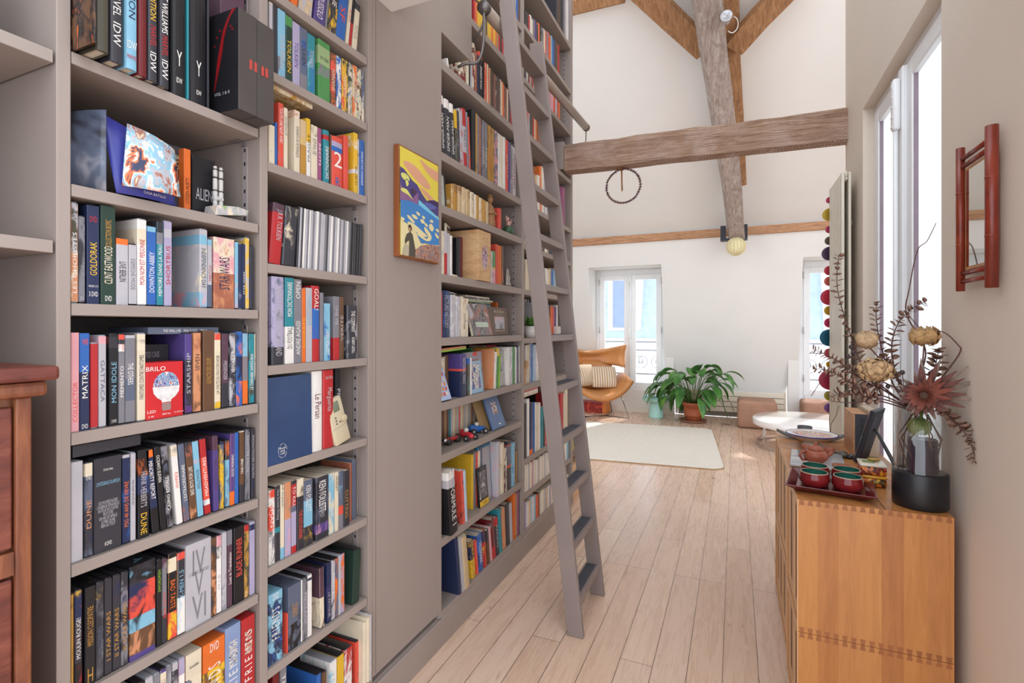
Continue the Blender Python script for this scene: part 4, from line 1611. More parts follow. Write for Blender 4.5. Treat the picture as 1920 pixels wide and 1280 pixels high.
flat_book('boxed_set', (XF - .09, .815, bz + .1625 + .0), .15, .15, .022, 'dk', 'flat charcoal box lying across the dark film boxes', texts=[('THE WALL  FILM COLLECTION', 'cp', .7)]) if False else None

# jointed white toy and its pale ribbed wing
ty = tag(empty('jointed_toy', (XF - .06, .905, bz)), 'white jointed plastic toy limbs standing upright by the shelf end', 'toy')
for k, y in enumerate((-.008, .008)):
    a = MB()
    for z0, z1, r in ((.0, .05, .0035), (.05, .075, .006), (.028, .05, .0058), (.078, .108, .0058), (.112, .13, .0055), (.133, .14, .0045)):
        a.lathe([(r * .8, z0), (r, z0 + .002), (r, z1 - .002), (r * .8, z1)], 12, 0, Matrix.Translation((0, y, 0)))
    a.build('limb', plain('c9c6c2', .4), ty)
a = MB().rbox((-.008, -.014, .052), (.006, .014, .062), .003).rbox((-.008, -.014, .022), (.006, .014, .03), .003)
a.build('joint', plain('c9c6c2', .4), ty)
a = MB()
a.prism([(-.035, 0), (.055, .016), (.060, .030), (.030, .034), (-.030, .026)], -.045, .0, 0, frame_matrix((0, 0, 0), (0, 1, 0), (0, 0, 1), (1, 0, 0)))
PB('toy_wing', Matrix.Translation((XF - .008, .895, bz + .001)), a, art(['cr', 'cr', 'lg', 'gs'], 40, 1), 'pale yellow ribbed plastic toy wing lying in front of the white limbs', 'toy', bevel=.001)
a = MB()
for k in (0, 1):
    a.tube([(-.10, -.17 + .005 * k, .010 + .008 * k), (-.09, -.10, .016 + .008 * k), (-.085, -.05, .026 + .008 * k), (-.08, .0, .032 + .006 * k)], .009, 8)
PB('toy_boots', Matrix.Translation((XF - .02, .93, bz)), a, plain('26262c', .5), 'pair of black toy legs lying behind the pale wing', 'toy')

# red lamp box with the printed bulb
lb = tag(empty('lamp_box', (XF - .008, .0, 1.1946)), 'red carton printed with a white party bulb under a purple dome', 'box')
y0, y1 = at_x(274.5, 700, XF - .008).y, at_x(343.5, 700, XF - .008).y
lb.location.y = (y0 + y1) / 2
bw, bh = y1 - y0 - .001, .127
MB().box((-.052, -bw / 2, 0), (0, bw / 2, bh)).build('carton', plain('c8252a', .45), lb, bevel=.001)


def disc(mb, cy, cz, ry, rz, a0=0, a1=2 * PI, x=.0006, n=28, m=0):
    mb.add([(x, cy + ry * math.cos(a0 + (a1 - a0) * k / n), cz + rz * math.sin(a0 + (a1 - a0) * k / n)) for k in range(n + 1)], [tuple(range(n + 1))], m)


d = MB(); disc(d, .002, .072, .029, .033, 0, PI); d.build('dome_print', art(['nv', 'pu', 'li', 'sk', 'pu', 'wh', 'rd'], 110, 1), lb)
d = MB()
d.add([(.0006, y, z) for y, z in ((-.028, .0715), (.032, .0715), (.030, .058), (.022, .047), (.013, .041), (.012, .036), (-.008, .036), (-.009, .041), (-.018, .047), (-.026, .058))], [tuple(range(10))])
d.build('bulb_print', plain('dcdad8', .5, var=.15, vs=60), lb)
d = MB()
for k in range(5):
    d.box((.0004, -.008 + .001 * (k == 4), .034 - k * .0035 - .0026), (.0009, .012 - .001 * (k == 4), .034 - k * .0035))
d.build('screw_cap_print', plain('a8a29c', .35, .3), lb)
for tx, cy, cz, L, hh in (('BRILO', -.021, .113, .042, .010), ('LED', -.030, .018, .018, .006), ('3 W', -.031, .007, .012, .0045), ('850 lm', .002, .0095, .018, .004), ('2 Jahre', .030, .010, .022, .004)):
    lettering(tx, lb, frame_matrix((.0008, cy, cz), (0, 1, 0), (0, 0, 1), (1, 0, 0)), L, hh, plain('wh', .5, var=0))
book('X', .088, .166, .14, [(0, 1, 'bk')], (XF - .064, lb.location.y - .001, 1.1946), 0, 'tall black box standing behind the red carton', None, [('LIMITED CASE', 'gr', 'H', .5, .86)])
y0, y1 = at_x(278, 610, XF - .03).y, at_x(410, 610, XF - .03).y
flat_book('boxed_set', (XF - .03, (y0 + y1) / 2, 1.3845), y1 - y0, .15, .0165, 'sl', 'flat slate-blue box lying over the red carton, lettered in white', texts=[('THE WALL LIVE    PINK FLOYD    1980-81', 'wh', .62)])
y0, y1 = at_x(134, 610, XF - .02).y, at_x(266, 610, XF - .02).y
flat_book('boxed_set', (XF - .02, (y0 + y1) / 2, 1.1415), y1 - y0 - .004, .15, .024, 'dk', 'flat charcoal box lying over the white and black film boxes')
# second near bay
y0, y1 = 1.0115, at_x(585.5, 800, XF - .004).y
al = tag(empty('square_album', (XF - .004, (y0 + y1) / 2, 1.0146), (0, -.02, 0)), 'big square navy album standing face out beside the thermostat', 'book')
MB().box((-.012, -(y1 - y0) / 2, 0), (0, (y1 - y0) / 2, .245)).build('cover', plain('34496f', .22, var=.12), al, bevel=.001)
d = MB()
for a in range(5):
    an = a * 1.256
    d.tube([(.0006, -.03 + .016 * math.cos(an + t) * (1 - t * .15), .034 + .02 * math.sin(an + t)) for t in (0, .35, .7, 1.05)], .0009, 4)
d.build('emblem_print', plain('lg', .5, var=0), al)
lettering('Rock\nand\nroll', al, frame_matrix((.001, -.03, .034), (0, 1, 0), (0, 0, 1), (1, 0, 0)), .022, .022, plain('wh', .5, var=0))
tz = tag(empty('room_thermostat', (0, 0, 0)), 'cream room thermostat with dial and screen leaning on red book', 'thermostat')
p0 = at_x(632.5, 823, XF + .0)
tz.location = (XF - .010, p0.y + .035, 1.0195)
tz.rotation_euler = (math.radians(13), math.radians(-6), 0)
b = MB().rbox((-.012, -.036, 0), (.008, .036, .155), .006)
b.build('housing', plain('c9bc9f', .4, var=.03), tz)
MB().rbox((.0078, -.013, .108), (.0088, .016, .142), .0004).build('screen', plain('76806a', .25), tz)
MB().lathe([(.011, 0), (.012, .002), (.0115, .007), (.010, .008), (0, .008)], 20, 0, frame_matrix((.008, .022, .078), (0, 1, 0), (0, 0, 1), (1, 0, 0)), False).build('dial', plain('c0b293', .4), tz)
for y, z in ((-.012, .09), (-.012, .08), (-.012, .07), (.004, .072)):
    MB().lathe([(.003, 0), (.003, .0015), (0, .0018)], 10, 0, frame_matrix((.008, y, z), (0, 1, 0), (0, 0, 1), (1, 0, 0)), False).build('button', plain('5a5548', .5), tz)
MB().box((.008, -.0345, .056), (.0084, .0345, .0568)).build('seam', plain('8d8269', .5), tz)
flat_book('paperback_book', (XF - .02, 1.115, 2.0775), .15, .11, .030, 'ye-cr-be-go', 'chunky yellow and cream paperback lying across the dictionary row', kind='B', texts=[('DON QUICHOTTE', 'co', .5)])
# far bookcase: loose things
p = at_x(836.5, 384, XF - .02)
fr_ = tag(empty('picture_frame', (XF - .02, 1.957, 1.9425), (0, -.06, .12)), 'small dark frame with a pale leaf print by the gold albums', 'picture')
b = MB()
w_, h_ = .078, .155
for bx in (((-.012, -w_ / 2, 0), (0, -w_ / 2 + .007, h_)), ((-.012, w_ / 2 - .007, 0), (0, w_ / 2, h_)), ((-.012, -w_ / 2 + .007, 0), (0, w_ / 2 - .007, .007)), ((-.012, -w_ / 2 + .007, h_ - .007), (0, w_ / 2 - .007, h_))):
    b.box(*bx)
b.build('frame', plain('403c3a', .4), fr_)
MB().box((-.010, -w_ / 2 + .007, .007), (-.004, w_ / 2 - .007, h_ - .007)).build('print', plain('b9c1b8', .4), fr_)
d = MB()
for a in (.6, 1.2, 1.75, 2.3, -1.3):
    d.add([(-.0036, 0, .075), (-.0036, .012 * math.cos(a) - .003, .075 + .014 * math.sin(a)), (-.0036, .024 * math.cos(a), .075 + .028 * math.sin(a)), (-.0036, .012 * math.cos(a) + .003, .075 + .014 * math.sin(a))], [(0, 1, 2, 3)])
d.build('leaf_print', plain('9b7d68', .6), fr_)
# carved figurine
cf = MB()
cf.lathe([(.0, 0), (.030, 0), (.034, .01), (.028, .05), (.030, .08), (.022, .11), (.012, .122), (.010, .128)], 14)
cf.ball((.004, 0, .147), (.017, .015, .022), 12, 8)
cf.lathe([(.016, 0), (.012, .012), (.004, .02), (0, .022)], 12, 0, Matrix.Translation((.002, 0, .160)), False)
cf.tube([(.0, -.028, .10), (.018, -.034, .07), (.034, -.006, .072)], [.010, .009, .006], 8)
cf.tube([(.0, .028, .10), (.018, .034, .07), (.034, .006, .072)], [.010, .009, .006], 8)
cy = at_x(925.5, 400, XF - .01).y
PB('carved_figurine', Matrix.Translation((XF - .035, cy, 1.9426)), cf, wood('carved', '7a5434', 'a87b50', 'c99c6e', (2, 2, 8), 6, .5, .3), 'carved light-wood figurine standing before the gold album row', 'ornament')
od = MB()
cy = at_x(956, 420, XF - .02).y
oo = tag(empty('china_ornament', (XF - .03, cy, 1.9426)), 'small pink and green china ornament beside the red album', 'ornament')
MB().lathe([(0, 0), (.03, 0), (.034, .02), (.026, .04), (.012, .05), (0, .052)], 14, 0, None, False).build('base', plain('3c5a40', .3), oo)
a = MB().ball((0, 0, .062), (.016, .02, .018), 10, 7)
a.tube([(0, -.012, .065), (0, -.028, .085), (0, -.03, .105)], [.007, .006, .004], 7).tube([(0, .012, .065), (0, .034, .075), (0, .04, .095)], [.007, .006, .004], 7)
a.ball((0, -.012, .088), .012, 10, 7)
a.build('body', plain('cf9f95', .3), oo)
MB().rbox((-.02, .03, 0), (.02, .058, .016), .005).build('foot', plain('25252a', .3), oo)
# hand mirror, wooden box, glass figurine
hm = tag(empty('hand_mirror', (XF - .055, at_x(858, 480, XF).y, 1.638), (0, 0, .35)), 'cream framed mirror on a foot before the orange albums', 'mirror')
MB().rbox((-.008, -.05, .055), (.004, .05, .245), .006).build('frame', plain('d8cbb0', .4), hm)
MB().box((.0042, -.036, .07), (.0052, .036, .23)).build('mirror_glass', plain('8b8a92', .08, .7), hm)
MB().lathe([(0, 0), (.05, 0), (.048, .006), (.02, .014), (.010, .03), (.012, .055), (0, .056)], 18, 0, None, False).build('foot', plain('d8cbb0', .4), hm)
y0, y1 = at_x(896.5, 480, XF + .01).y, at_x(919.5, 480, XF + .01).y
wbx = tag(empty('wooden_box', (XF + .012, (y0 + y1) / 2, 1.638)), 'pale wooden wine box with an oval purple print', 'box')
MB().box((-.22, -(y1 - y0) / 2, 0), (0, (y1 - y0) / 2, .252)).build('box_body', wood('pine', 'b28458', 'd3ab7d', 'e4c69c', (3, 3, 12), 2.5, .55, .1), wbx, bevel=.001)
d = MB(); disc(d, .0, .12, .034, .062); d.build('oval_print', art(['nv', 'pu', 'pk', 'lg', 'pl', 'rd'], 60, 2), wbx)
gf = MB().lathe([(0, 0), (.022, 0), (.024, .012), (.016, .03), (.020, .05), (.010, .075), (.012, .09), (.004, .105), (0, .106)], 10, 0, None, False)
PB('glass_figurine', Matrix.Translation((XF - .03, at_x(951, 500, XF - .03).y, 1.638)), gf, plain('a39a90', .12, .3), 'small grey glass figurine at the end of the orange album row', 'ornament')
# face-out photo books on the shelf below
z0 = 1.3561
fb = tag(empty('photo_book', (XF - .008, at_x(891, 600, XF).y, z0 + .0035), (0, -.23, 0)), 'grey photo book leaning face out with three figures on it', 'book')
MB().box((-.014, 0, 0), (-.001, .21, .165)).build('page_block', M_PAGES, fb)
MB().box((-.0009, -.001, 0), (.001, .212, .167)).build('cover', art(['gr', 'lg', 'ol', 'gr', 'cp', 'lg'], 16, 3), fb)
MB().box((.0011, .045, .045), (.0014, .185, .07)).build('title_panel', plain('c6d3c6', .5), fb)
lettering('AU NOM DE LA LOI', fb, frame_matrix((.0018, .115, .0575), (0, 1, 0), (0, 0, 1), (1, 0, 0)), .12, .012, plain('gs', .5, var=0))
rz = tag(empty('photo_book', (XF - .045, 2.60, z0 + .0015), (0, -.07, 0)), 'brown landscape photo book with a picture window, standing face out', 'book')
MB().box((-.016, -.14, 0), (0, .135, .158)).build('cover', plain('6f5d50', .5), rz, bevel=.001)
MB().box((.0002, -.045, .035), (.0006, .085, .105)).build('picture_print', art(['sl', 'gr', 'lg', 'pk'], 14, 1), rz)
for tx, cz, L, hh in (('R E Z A', .133, .15, .014), ('DESTINS CROISES', .114, .12, .004), ('CHANTS DE CAFE', .025, .13, .006)):
    lettering(tx, rz, frame_matrix((.0008, .02, cz), (0, 1, 0), (0, 0, 1), (1, 0, 0)), L, hh, plain('cr', .5, var=0))
db = MB().lathe([(0, .004), (.03, .004), (.055, .016), (.066, .034), (.062, .034), (.050, .018), (.028, .009), (0, .009)], 24, 0, None, False)
PB('dark_bowl', Matrix.Translation((XF - .075, 1.99, z0 - .003)), db, plain('4a2f24', .2), 'shallow dark brown bowl at the blue book end', 'bowl') if False else None
sp = MB().ball((0, 0, .028), .028, 18, 12)
PB('glass_ball', Matrix.Translation((XF + .0 - .0, at_x(851.5, 600, XF).y, z0)) @ Matrix.Translation((-.03 + .03, 0, 0)), sp, plain('3d2d27', .08, .2), 'dark polished ball in front of the white books', 'ornament') if False else None
for i, (y, c) in enumerate(((2.02, 'tn'), (2.055, 'cp'), (2.09, 'br'))):
    pass
# stacked magazines lying on the books of that shelf
mg = MB().sheet([[(-.16 + .16 * b, -.075 + .15 * a, .004 + .010 * math.sin(a * 3.0) * (1 - .4 * b)) for b in (0, .5, 1)] for a in [k / 10 for k in range(11)]], .004)
PB('folded_newspaper', Matrix.Translation((XF - .02, 2.005, 1.5525)), mg, art(['lg', 'wh', 'gr', 'lg'], 30, 2), 'curled grey newspaper lying on the blue and white books', 'newspaper')
for k, (dy, c, w_) in enumerate(((0, 'lg-gs', .30), (.01, 'br-cr', .29), (.02, 'wh-dg', .27), (-.01, 'pk-cr', .26))):
    flat_book('magazine', (XF - .085, 2.43 + dy, 1.5345 + k * .0085), w_, .18, .008, c, ('lowest', 'second', 'third', 'topmost')[k] + ' magazine of the flat stack over the small guide books', rot=(.02, -.05, .06, -.03)[k], kind='B')
# slanted albums on the travel shelf
flat_book('comic_album', (XF - .03, 2.056, 1.2905), .268, .2, .008, 'lm', 'lime green album lying slanted over the dark books', tilt=.03, kind='B')
flat_book('comic_album', (XF - .03, 2.056, 1.2990), .266, .2, .008, 'co-sa', 'salmon album lying slanted on the lime green album', tilt=.03, kind='B')
cd = tag(empty('desk_calendar', (XF - .003, 1.963, 1.070), (0, -.33, 0)), 'blue and orange desk calendar card leaning at the shelf start', 'calendar')
MB().box((-.003, -.045, .006), (0, .045, .15)).build('card', plain('a7b8dc', .5), cd)
for r in range(5):
    for c in range(3):
        MB().box((.0002, -.034 + c * .024, .026 + r * .023), (.0006, -.018 + c * .024, .042 + r * .023)).build('day_print', plain(('d98a4e', 'c94f3c', 'e0c9b4')[(r * 2 + c) % 3], .5, var=0), cd)
ib = tag(empty('photo_book', (XF - .012, at_x(899.5, 700, XF).y, 1.0702), (0, -.12, 0)), 'pale blue photo book face out with birds on its cover', 'book')
MB().box((-.010, -.065, 0), (0, .068, .162)).build('cover', plain('8fb2c6', .4), ib, bevel=.001)
MB().box((.0002, -.052, .022), (.0006, .044, .148)).build('picture_print', art(['nv', 'lg', 'gr', 'wh', 'pl', 'bl', 'cp'], 34, 0), ib)
il = tag(empty('guide_book', (XF - .045, 2.315, 1.0700), (0, -.08, 0)), 'pale lilac guide book face out behind the bird book', 'book')
MB().box((-.012, -.105, 0), (0, .10, .205)).build('cover', plain('a5a0a8', .5), il, bevel=.001)
lettering('Irlande', il, frame_matrix((.0006, .012, .163), (0, 1, 0), (0, 0, 1), (1, 0, 0)), .08, .014, plain('co', .5, var=0))
MB().box((.0002, .0, .185), (.0006, .045, .203)).build('label_print', plain('co', .5), il)
MB().box((.0002, .035, .09), (.0006, .09, .128)).build('picture_print', art(['ol', 'go', 'br'], 40, 1), il)
gb = tag(empty('guide_book', (XF - .03, 2.616, 1.0695), (0, -.05, 0)), 'pale grey guide book face out behind the lime guide', 'book')
MB().box((-.012, -.052, 0), (0, .045, .20)).build('cover', plain('b9b5b3', .5), gb, bevel=.001)
MB().box((.0002, -.05, .085), (.0006, .03, .13)).build('picture_print', art(['nv', 'sl', 'lg'], 30, 1), gb)
lettering('DE', gb, frame_matrix((.0006, -.02, .175), (0, 1, 0), (0, 0, 1), (1, 0, 0)), .05, .02, plain('gr', .5, var=0))
flat_book('paperback_book', (XF - .12, 2.66, 1.283), .13, .12, .016, 'rd', 'red paperback lying on top of the guide books', kind='B')
# toy cars
def car(px, py, z, rot, col, label):
    o = tag(empty('toy_racing_car', (px, py, z), (0, 0, rot)), label, 'toy car', 'toy racing cars on the shelf')
    b = MB().ball((0, 0, .024), (.052, .020, .018), 16, 10)
    b.ball((-.028, 0, .034), (.022, .015, .015), 12, 8)
    b.build('body', plain(col, .25), o)
    MB().ball((-.004, 0, .048), .0125, 12, 8).build('driver', plain('d5cfc4', .3), o)
    for x in (-.034, .034):
        ax = MB().tube([(x, -.034, .0155), (x, .034, .0155)], .0025, 6)
        ax.build('axle', plain('55504c', .4, .5), o)
        for y in (-.031, .031):
            w = MB().lathe([(.006, -.006), (.0135, -.0065), (.0155, -.003), (.0155, .003), (.0135, .0065), (.006, .006)], 16, 0, frame_matrix((x, y, .0156), (1, 0, 0), (0, 0, 1), (0, -1, 0)))
            wo = w.build('wheel', plain('26262a', .6), o)
            MB().lathe([(.0055, -.0068), (.0055, .0068)], 10, 0, frame_matrix((x, y, .0156), (1, 0, 0), (0, 0, 1), (0, -1, 0))).build('hub', plain('cfcac2', .3), wo)


zc_ = .8386
c = at_x(895, 800, XF - .075); car(c.x, c.y, zc_, .9, 'bl', 'blue toy racing car, the nearer of the two blue ones')
c = at_x(904, 800, XF - .105); car(c.x, c.y + .055, zc_, .9, '2467b8', 'blue toy racing car standing next to the yellow one')
c = at_x(907, 800, XF - .12); car(c.x - .01, c.y + .16, zc_, .9, 'ye', 'yellow toy racing car behind the blue ones')
c = at_x(875, 810, XF - .05); car(c.x, c.y, zc_, -.35, 'c42b38', 'red toy racing car with white driver facing the room')
c = at_x(848, 815, XF - .075)
tt = tag(empty('toy_tractor', (c.x, c.y, zc_), (0, 0, 1.5)), 'red and silver toy vehicle inside the wire rack', 'toy')
MB().rbox((-.05, -.012, .016), (.05, .012, .032), .004).build('body', plain('b3282b', .3), tt)
MB().rbox((-.02, .0121, .019), (.04, .0128, .029), .0003).build('side_label', plain('cr', .4), tt)
for x in (-.038, .038):
    w = MB().lathe([(.004, -.018), (.012, -.018), (.0155, -.012), (.0155, .012), (.012, .018), (.004, .018)], 14, 0, frame_matrix((x, 0, .0156), (1, 0, 0), (0, 0, 1), (0, -1, 0)))
    w.build('wheel', plain('2c2a2a', .6), tt)
MB().ball((-.062, 0, .026), .013, 10, 7).build('lamp', plain('c9c6c6', .1, .9), tt)
rk = MB()
ra0 = (XF - .035, 1.925, .8384)
for dx in (0, -.07):
    for dy in (.012, .135):
        rk.tube([(dx, dy, .002), (dx, dy, .14)], .0017, 6)
    rk.tube([(dx, .012, .002), (dx, .135, .002)], .0017, 6)
    rk.tube([(dx, .012, .14), (dx, .135, .14)], .0017, 6)
for dy in (.012, .135):
    rk.tube([(0, dy, .002), (-.07, dy, .002)], .0017, 6)
    rk.tube([(0, dy, .14), (-.07, dy, .14)], .0017, 6)
PB('wire_rack', Matrix.Translation(ra0), rk, plain('d3d0cf', .2, .8), 'thin chrome wire rack at the start of the toy car shelf', 'rack') if False else None
for lbl, col, y0, dp, ln, wd, hh in (('tan board leaning behind the blue album', 'tn', 2.40, .045, 22, .10, .175), ('blue album leaning face out with a small photo', '56709a', 2.475, .018, 20, .165, .185)):
    o = tag(empty('leaning_album', (XF - dp, y0, .8435), (0, -.34, 0)), lbl, 'book')
    if wd > .12:
        MB().box((-.012, -.0, 0), (0, wd, hh)).build('cover', plain(col, .4), o, bevel=.001)
        MB().box((.0002, .055, .08), (.0006, .115, .145)).build('photo_print', art(['lg', 'dk', 'wh', 'cp', 'nv'], 60, 1), o)
        MB().box((.0002, .08, .018), (.0006, .11, .024)).build('label_print', plain('wh', .5), o)
    else:
        MB().box((-.010, 0, 0), (0, wd, hh)).build('cover', plain('9a7c52', .6), o, bevel=.001)
# face-out group on the motor racing shelf
fa = tag(empty('poster_book', (XF - .045, at_x(912, 930, XF - .045).y + .01, .4698), (0, -.05, 0)), 'large teal-edged board book standing face out', 'book')
MB().box((-.014, -.085, 0), (0, .075, .30)).build('cover', plain('2f7390', .45), fa, bevel=.001)
MB().box((.0003, -.084, 0), (.0008, .052, .285)).build('inner_panel', plain('b3adb3', .5), fa)
fd = tag(empty('disc_case', (XF - .020, at_x(909, 930, XF - .02).y, .4702), (0, -.08, 0)), 'slim black film case with yellow base standing face out on teal board', 'disc')
MB().rbox((-.012, -.052, 0), (0, .05, .20), .003).build('case_body', plain('17171a', .25), fd)
MB().box((.0002, -.051, .001), (.0008, .049, .03)).build('yellow_print', plain('ye', .4), fd)
MB().box((.0002, -.05, .04), (.0006, .03, .18)).build('picture_print', art(['bk', 'dk', 'gr', 'bk', 'lg'], 30, 2), fd)
lettering('1999', fd, frame_matrix((.001, .0, .015), (0, 1, 0), (0, 0, 1), (1, 0, 0)), .05, .012, plain('dk', .5, var=0))
# small potted plant and wooden bookend of the end bay
sp_ = tag(empty('small_potted_plant', (XF - .04, at_x(993, 600, XF - .04).y, 1.3348)), 'small green plant in a white pot behind the ladder', 'plant')
MB().lathe([(0, 0), (.032, 0), (.045, .075), (.041, .075), (.03, .01), (0, .01)], 18, 0, None, False).build('pot', plain('dcd8d4', .4), sp_)
MB().lathe([(0, .066), (.040, .066)], 18, 0, None, False).build('soil', plain('3b2c22', .9), sp_)
fo = MB()
for k in range(26):
    a, l_, e = R.uniform(0, 2 * PI), R.uniform(.05, .09), R.uniform(.2, 1.3)
    dx = Vector((math.cos(a) * math.cos(e), math.sin(a) * math.cos(e), math.sin(e)))
    sd = dx.cross(Vector((0, 0, 1))).normalized() * l_ * .25
    b0 = Vector((0, 0, .068))
    fo.add([tuple(b0), tuple(b0 + dx * l_ * .6 + sd), tuple(b0 + dx * l_ * 1.1 - Vector((0, 0, .01))), tuple(b0 + dx * l_ * .6 - sd)], [(0, 1, 2, 3)])
fo.build('foliage', plain('5b8a34', .5, var=.25), sp_)
bn = MB()
bn.prism([(0, 0), (.035, 0), (.035, .04), (.05, .09), (.078, .125), (.06, .15), (.026, .12), (.004, .075)], -.02, .02, 0, frame_matrix((0, 0, 0), (0, 1, 0), (0, 0, 1), (1, 0, 0)))
bn.box((-.09, 0, 0), (-.0201, .006, .07))
PB('wooden_bookend', Matrix.Translation((XF - .025, 2.877, 1.0437)), bn, wood('bookend', '9b7550', 'b9936a', 'd0ad86', (3, 3, 8), 5, .6, .1), 'curved pale wooden bookend at the white paperbacks', 'bookend', bevel=.002)
pbx = MB().rbox((-.08, -.045, 0), (0, .045, .075), .006)
PB('storage_box', Matrix.Translation((XF - .03, 3.63, 1.3347)), pbx, plain('cfc8c2', .4), 'small pale box on the plant shelf by the bookcase end', 'box')
vs_ = MB().lathe([(0, 0), (.03, 0), (.045, .03), (.05, .06), (.035, .1), (.02, .115), (.024, .125), (.018, .125), (0, .11)], 18, 0, None, False)
PB('china_vase', Matrix.Translation((XF - .012 - .05, 3.72, 1.6347)), vs_, art(['wh', 'cr', 'wh', 'go'], 18, 2), 'round white and gold china vase on the cream box shelf', 'vase')
for k, c in enumerate(('co-cr', 'cr-wh', 'br-co')):
    flat_book('hardcover_book', (XF - .02, 3.02, .9665 + k * .0143), .27, .2, .014, c, ('lowest', 'middle', 'topmost')[k] + ' of the books lying flat over the tall end row', kind='B')
# helmet-like dark vase in the nearest bay
hv = MB().lathe([(0, 0), (.05, 0), (.085, .04), (.10, .10), (.085, .17), (.05, .21), (.03, .22), (.032, .24), (.025, .24), (0, .21)], 28, 0, None, False)
PB('dark_vase', Matrix.Translation((XF - .14, .365, 1.9256)), hv, plain('1d1a1d', .18), 'glossy black vase on the highest nearest shelf', 'vase')
# ================================================================== ladder, tube lamp, picture
M_LAD = plain('8a7d78', .45, var=.04)
ld = tag(empty('library_ladder', (-.66, 2.42, 0)), 'tall taupe library ladder leaning against the far bookcase', 'ladder')
zt = 2.97
dx_t = -.345
wS = .075
for y in (-.197, .197):
    b = MB()
    sx = dx_t / zt
    b.add([(-wS / 2, y - .013, 0), (wS / 2, y - .013, 0), (wS / 2, y + .013, 0), (-wS / 2, y + .013, 0),
           (-wS / 2 + dx_t, y - .013, zt), (wS / 2 + dx_t, y - .013, zt), (wS / 2 + dx_t, y + .013, zt), (-wS / 2 + dx_t, y + .013, zt)],
          [(3, 2, 1, 0), (4, 5, 6, 7), (0, 1, 5, 4), (1, 2, 6, 5), (2, 3, 7, 6), (3, 0, 4, 7)])
    b.build('rail', M_LAD, ld, bevel=.003)
for k in range(12):
    z = .165 + .24 * k
    x = dx_t * z / zt
    t = MB().box((x - wS / 2 - .004, -.1835, z - .030), (x + wS / 2 - .004, .1835, z))
    to = t.build('tread', M_LAD, ld, bevel=.002)
    MB().box((x - wS / 2 + .006, -.17, z + .0001), (x + wS / 2 - .020, .17, z + .0018)).build('grip_strip', plain('4a4d55', .7), to)
# tube lamp on two curved arms
M_TUBE = plain('a39386', .35, var=.03)
tl = tag(empty('tube_lamp', (-.995, 2.75, 2.84)), 'long taupe tube lamp on curved arms in front of the far bookcase', 'lamp')
p0, p1 = Vector((-1.068, 2.10, 2.885)) - tl.location, Vector((-1.066, 3.86, 2.965)) - tl.location
MB().tube([p0, p1], .028, 20).build('lamp_tube', M_TUBE, tl)
M_MET = plain('6a6461', .3, .7)
for p, wy in ((p0, 2.10), (p1, 3.855)):
    b = MB()
    d = (p1 - p0).normalized()
    b.tube([p - d * .012 * (1 if p is p0 else -1), p + d * .02 * (1 if p is p0 else -1)], .0295, 16)
    b.build('end_clamp', M_MET, tl)
    wall = Vector((XF + .009, wy - .06, 2.60)) - tl.location if p is p0 else Vector((XF + .007, 3.857, 2.80)) - tl.location
    a = MB()
    pts = []
    for i in range(13):
        k = i / 12
        q = wall.lerp(p, k)
        pts.append(q + Vector((.05, 0, -.03)) * math.sin(k * PI) * (1 if p is p0 else .7) + Vector((0, 0, -.075 if p is p0 else -.10)) * math.sin(k * PI) ** 2)
    a.tube(pts, .007 if p is p0 else .004, 8)
    if p is p0:
        a.tube([p + Vector((0, .02, -.028)), p + Vector((-.03, .03, -.08)), p + Vector((-.07, .03, -.12))], .006, 7)
        a.tube([p, p + Vector((-.05, -.05, .05)), p + Vector((-.10, -.08, .16)), p + Vector((-.12, -.08, .3))], .005, 7)
    a.build('arm', M_MET, tl)
# picture on the taupe panel
c0, c1 = at_x(737.5, 262, XF), at_x(813.5, 285, XF)
yl, yr = c0.y, c1.y
zt_, zb_ = at_x(733, 262, XF + .02).z, at_x(733, 477, XF + .02).z
pc = tag(empty('framed_picture', (XF, (yl + yr) / 2, zb_)), 'framed picture of yellow sky, purple hills and blue water on taupe wall', 'picture')
pw, ph = yr - yl, zt_ - zb_
MB().box((.001, -pw / 2, 0), (.024, pw / 2, ph)).build('frame', plain('8f512a', .4, var=.12), pc, bevel=.0015)
XP = [.0246]


def patch(pts, col, nm, dx=.0003, smooth=True):
    """printed patch: pts in picture fractions from top-left; smoothed outline"""
    XP[0] += dx
    if smooth:
        out = []
        n = len(pts)
        for i in range(n):
            p_, q_, r_, s_ = [Vector((*pts[(i + k) % n], 0)) for k in (-1, 0, 1, 2)]
            for t in (0, .25, .5, .75):
                out.append(.5 * ((2 * q_) + (r_ - p_) * t + (2 * p_ - 5 * q_ + 4 * r_ - s_) * t * t + (3 * q_ - p_ - 3 * r_ + s_) * t ** 3))
        pts = [(min(1, max(0, v.x)), min(1, max(0, v.y))) for v in out]
    f = .012
    iw, ih = pw - 2 * f * .5, ph - 2 * f * .5
    vs = [(XP[0], -iw / 2 + x * iw, f * .5 + (1 - y) * ih) for x, y in pts]
    return MB().add(vs, [tuple(reversed(range(len(vs))))]).build(nm, col if not isinstance(col, str) else plain(col, .45, var=.04), pc)


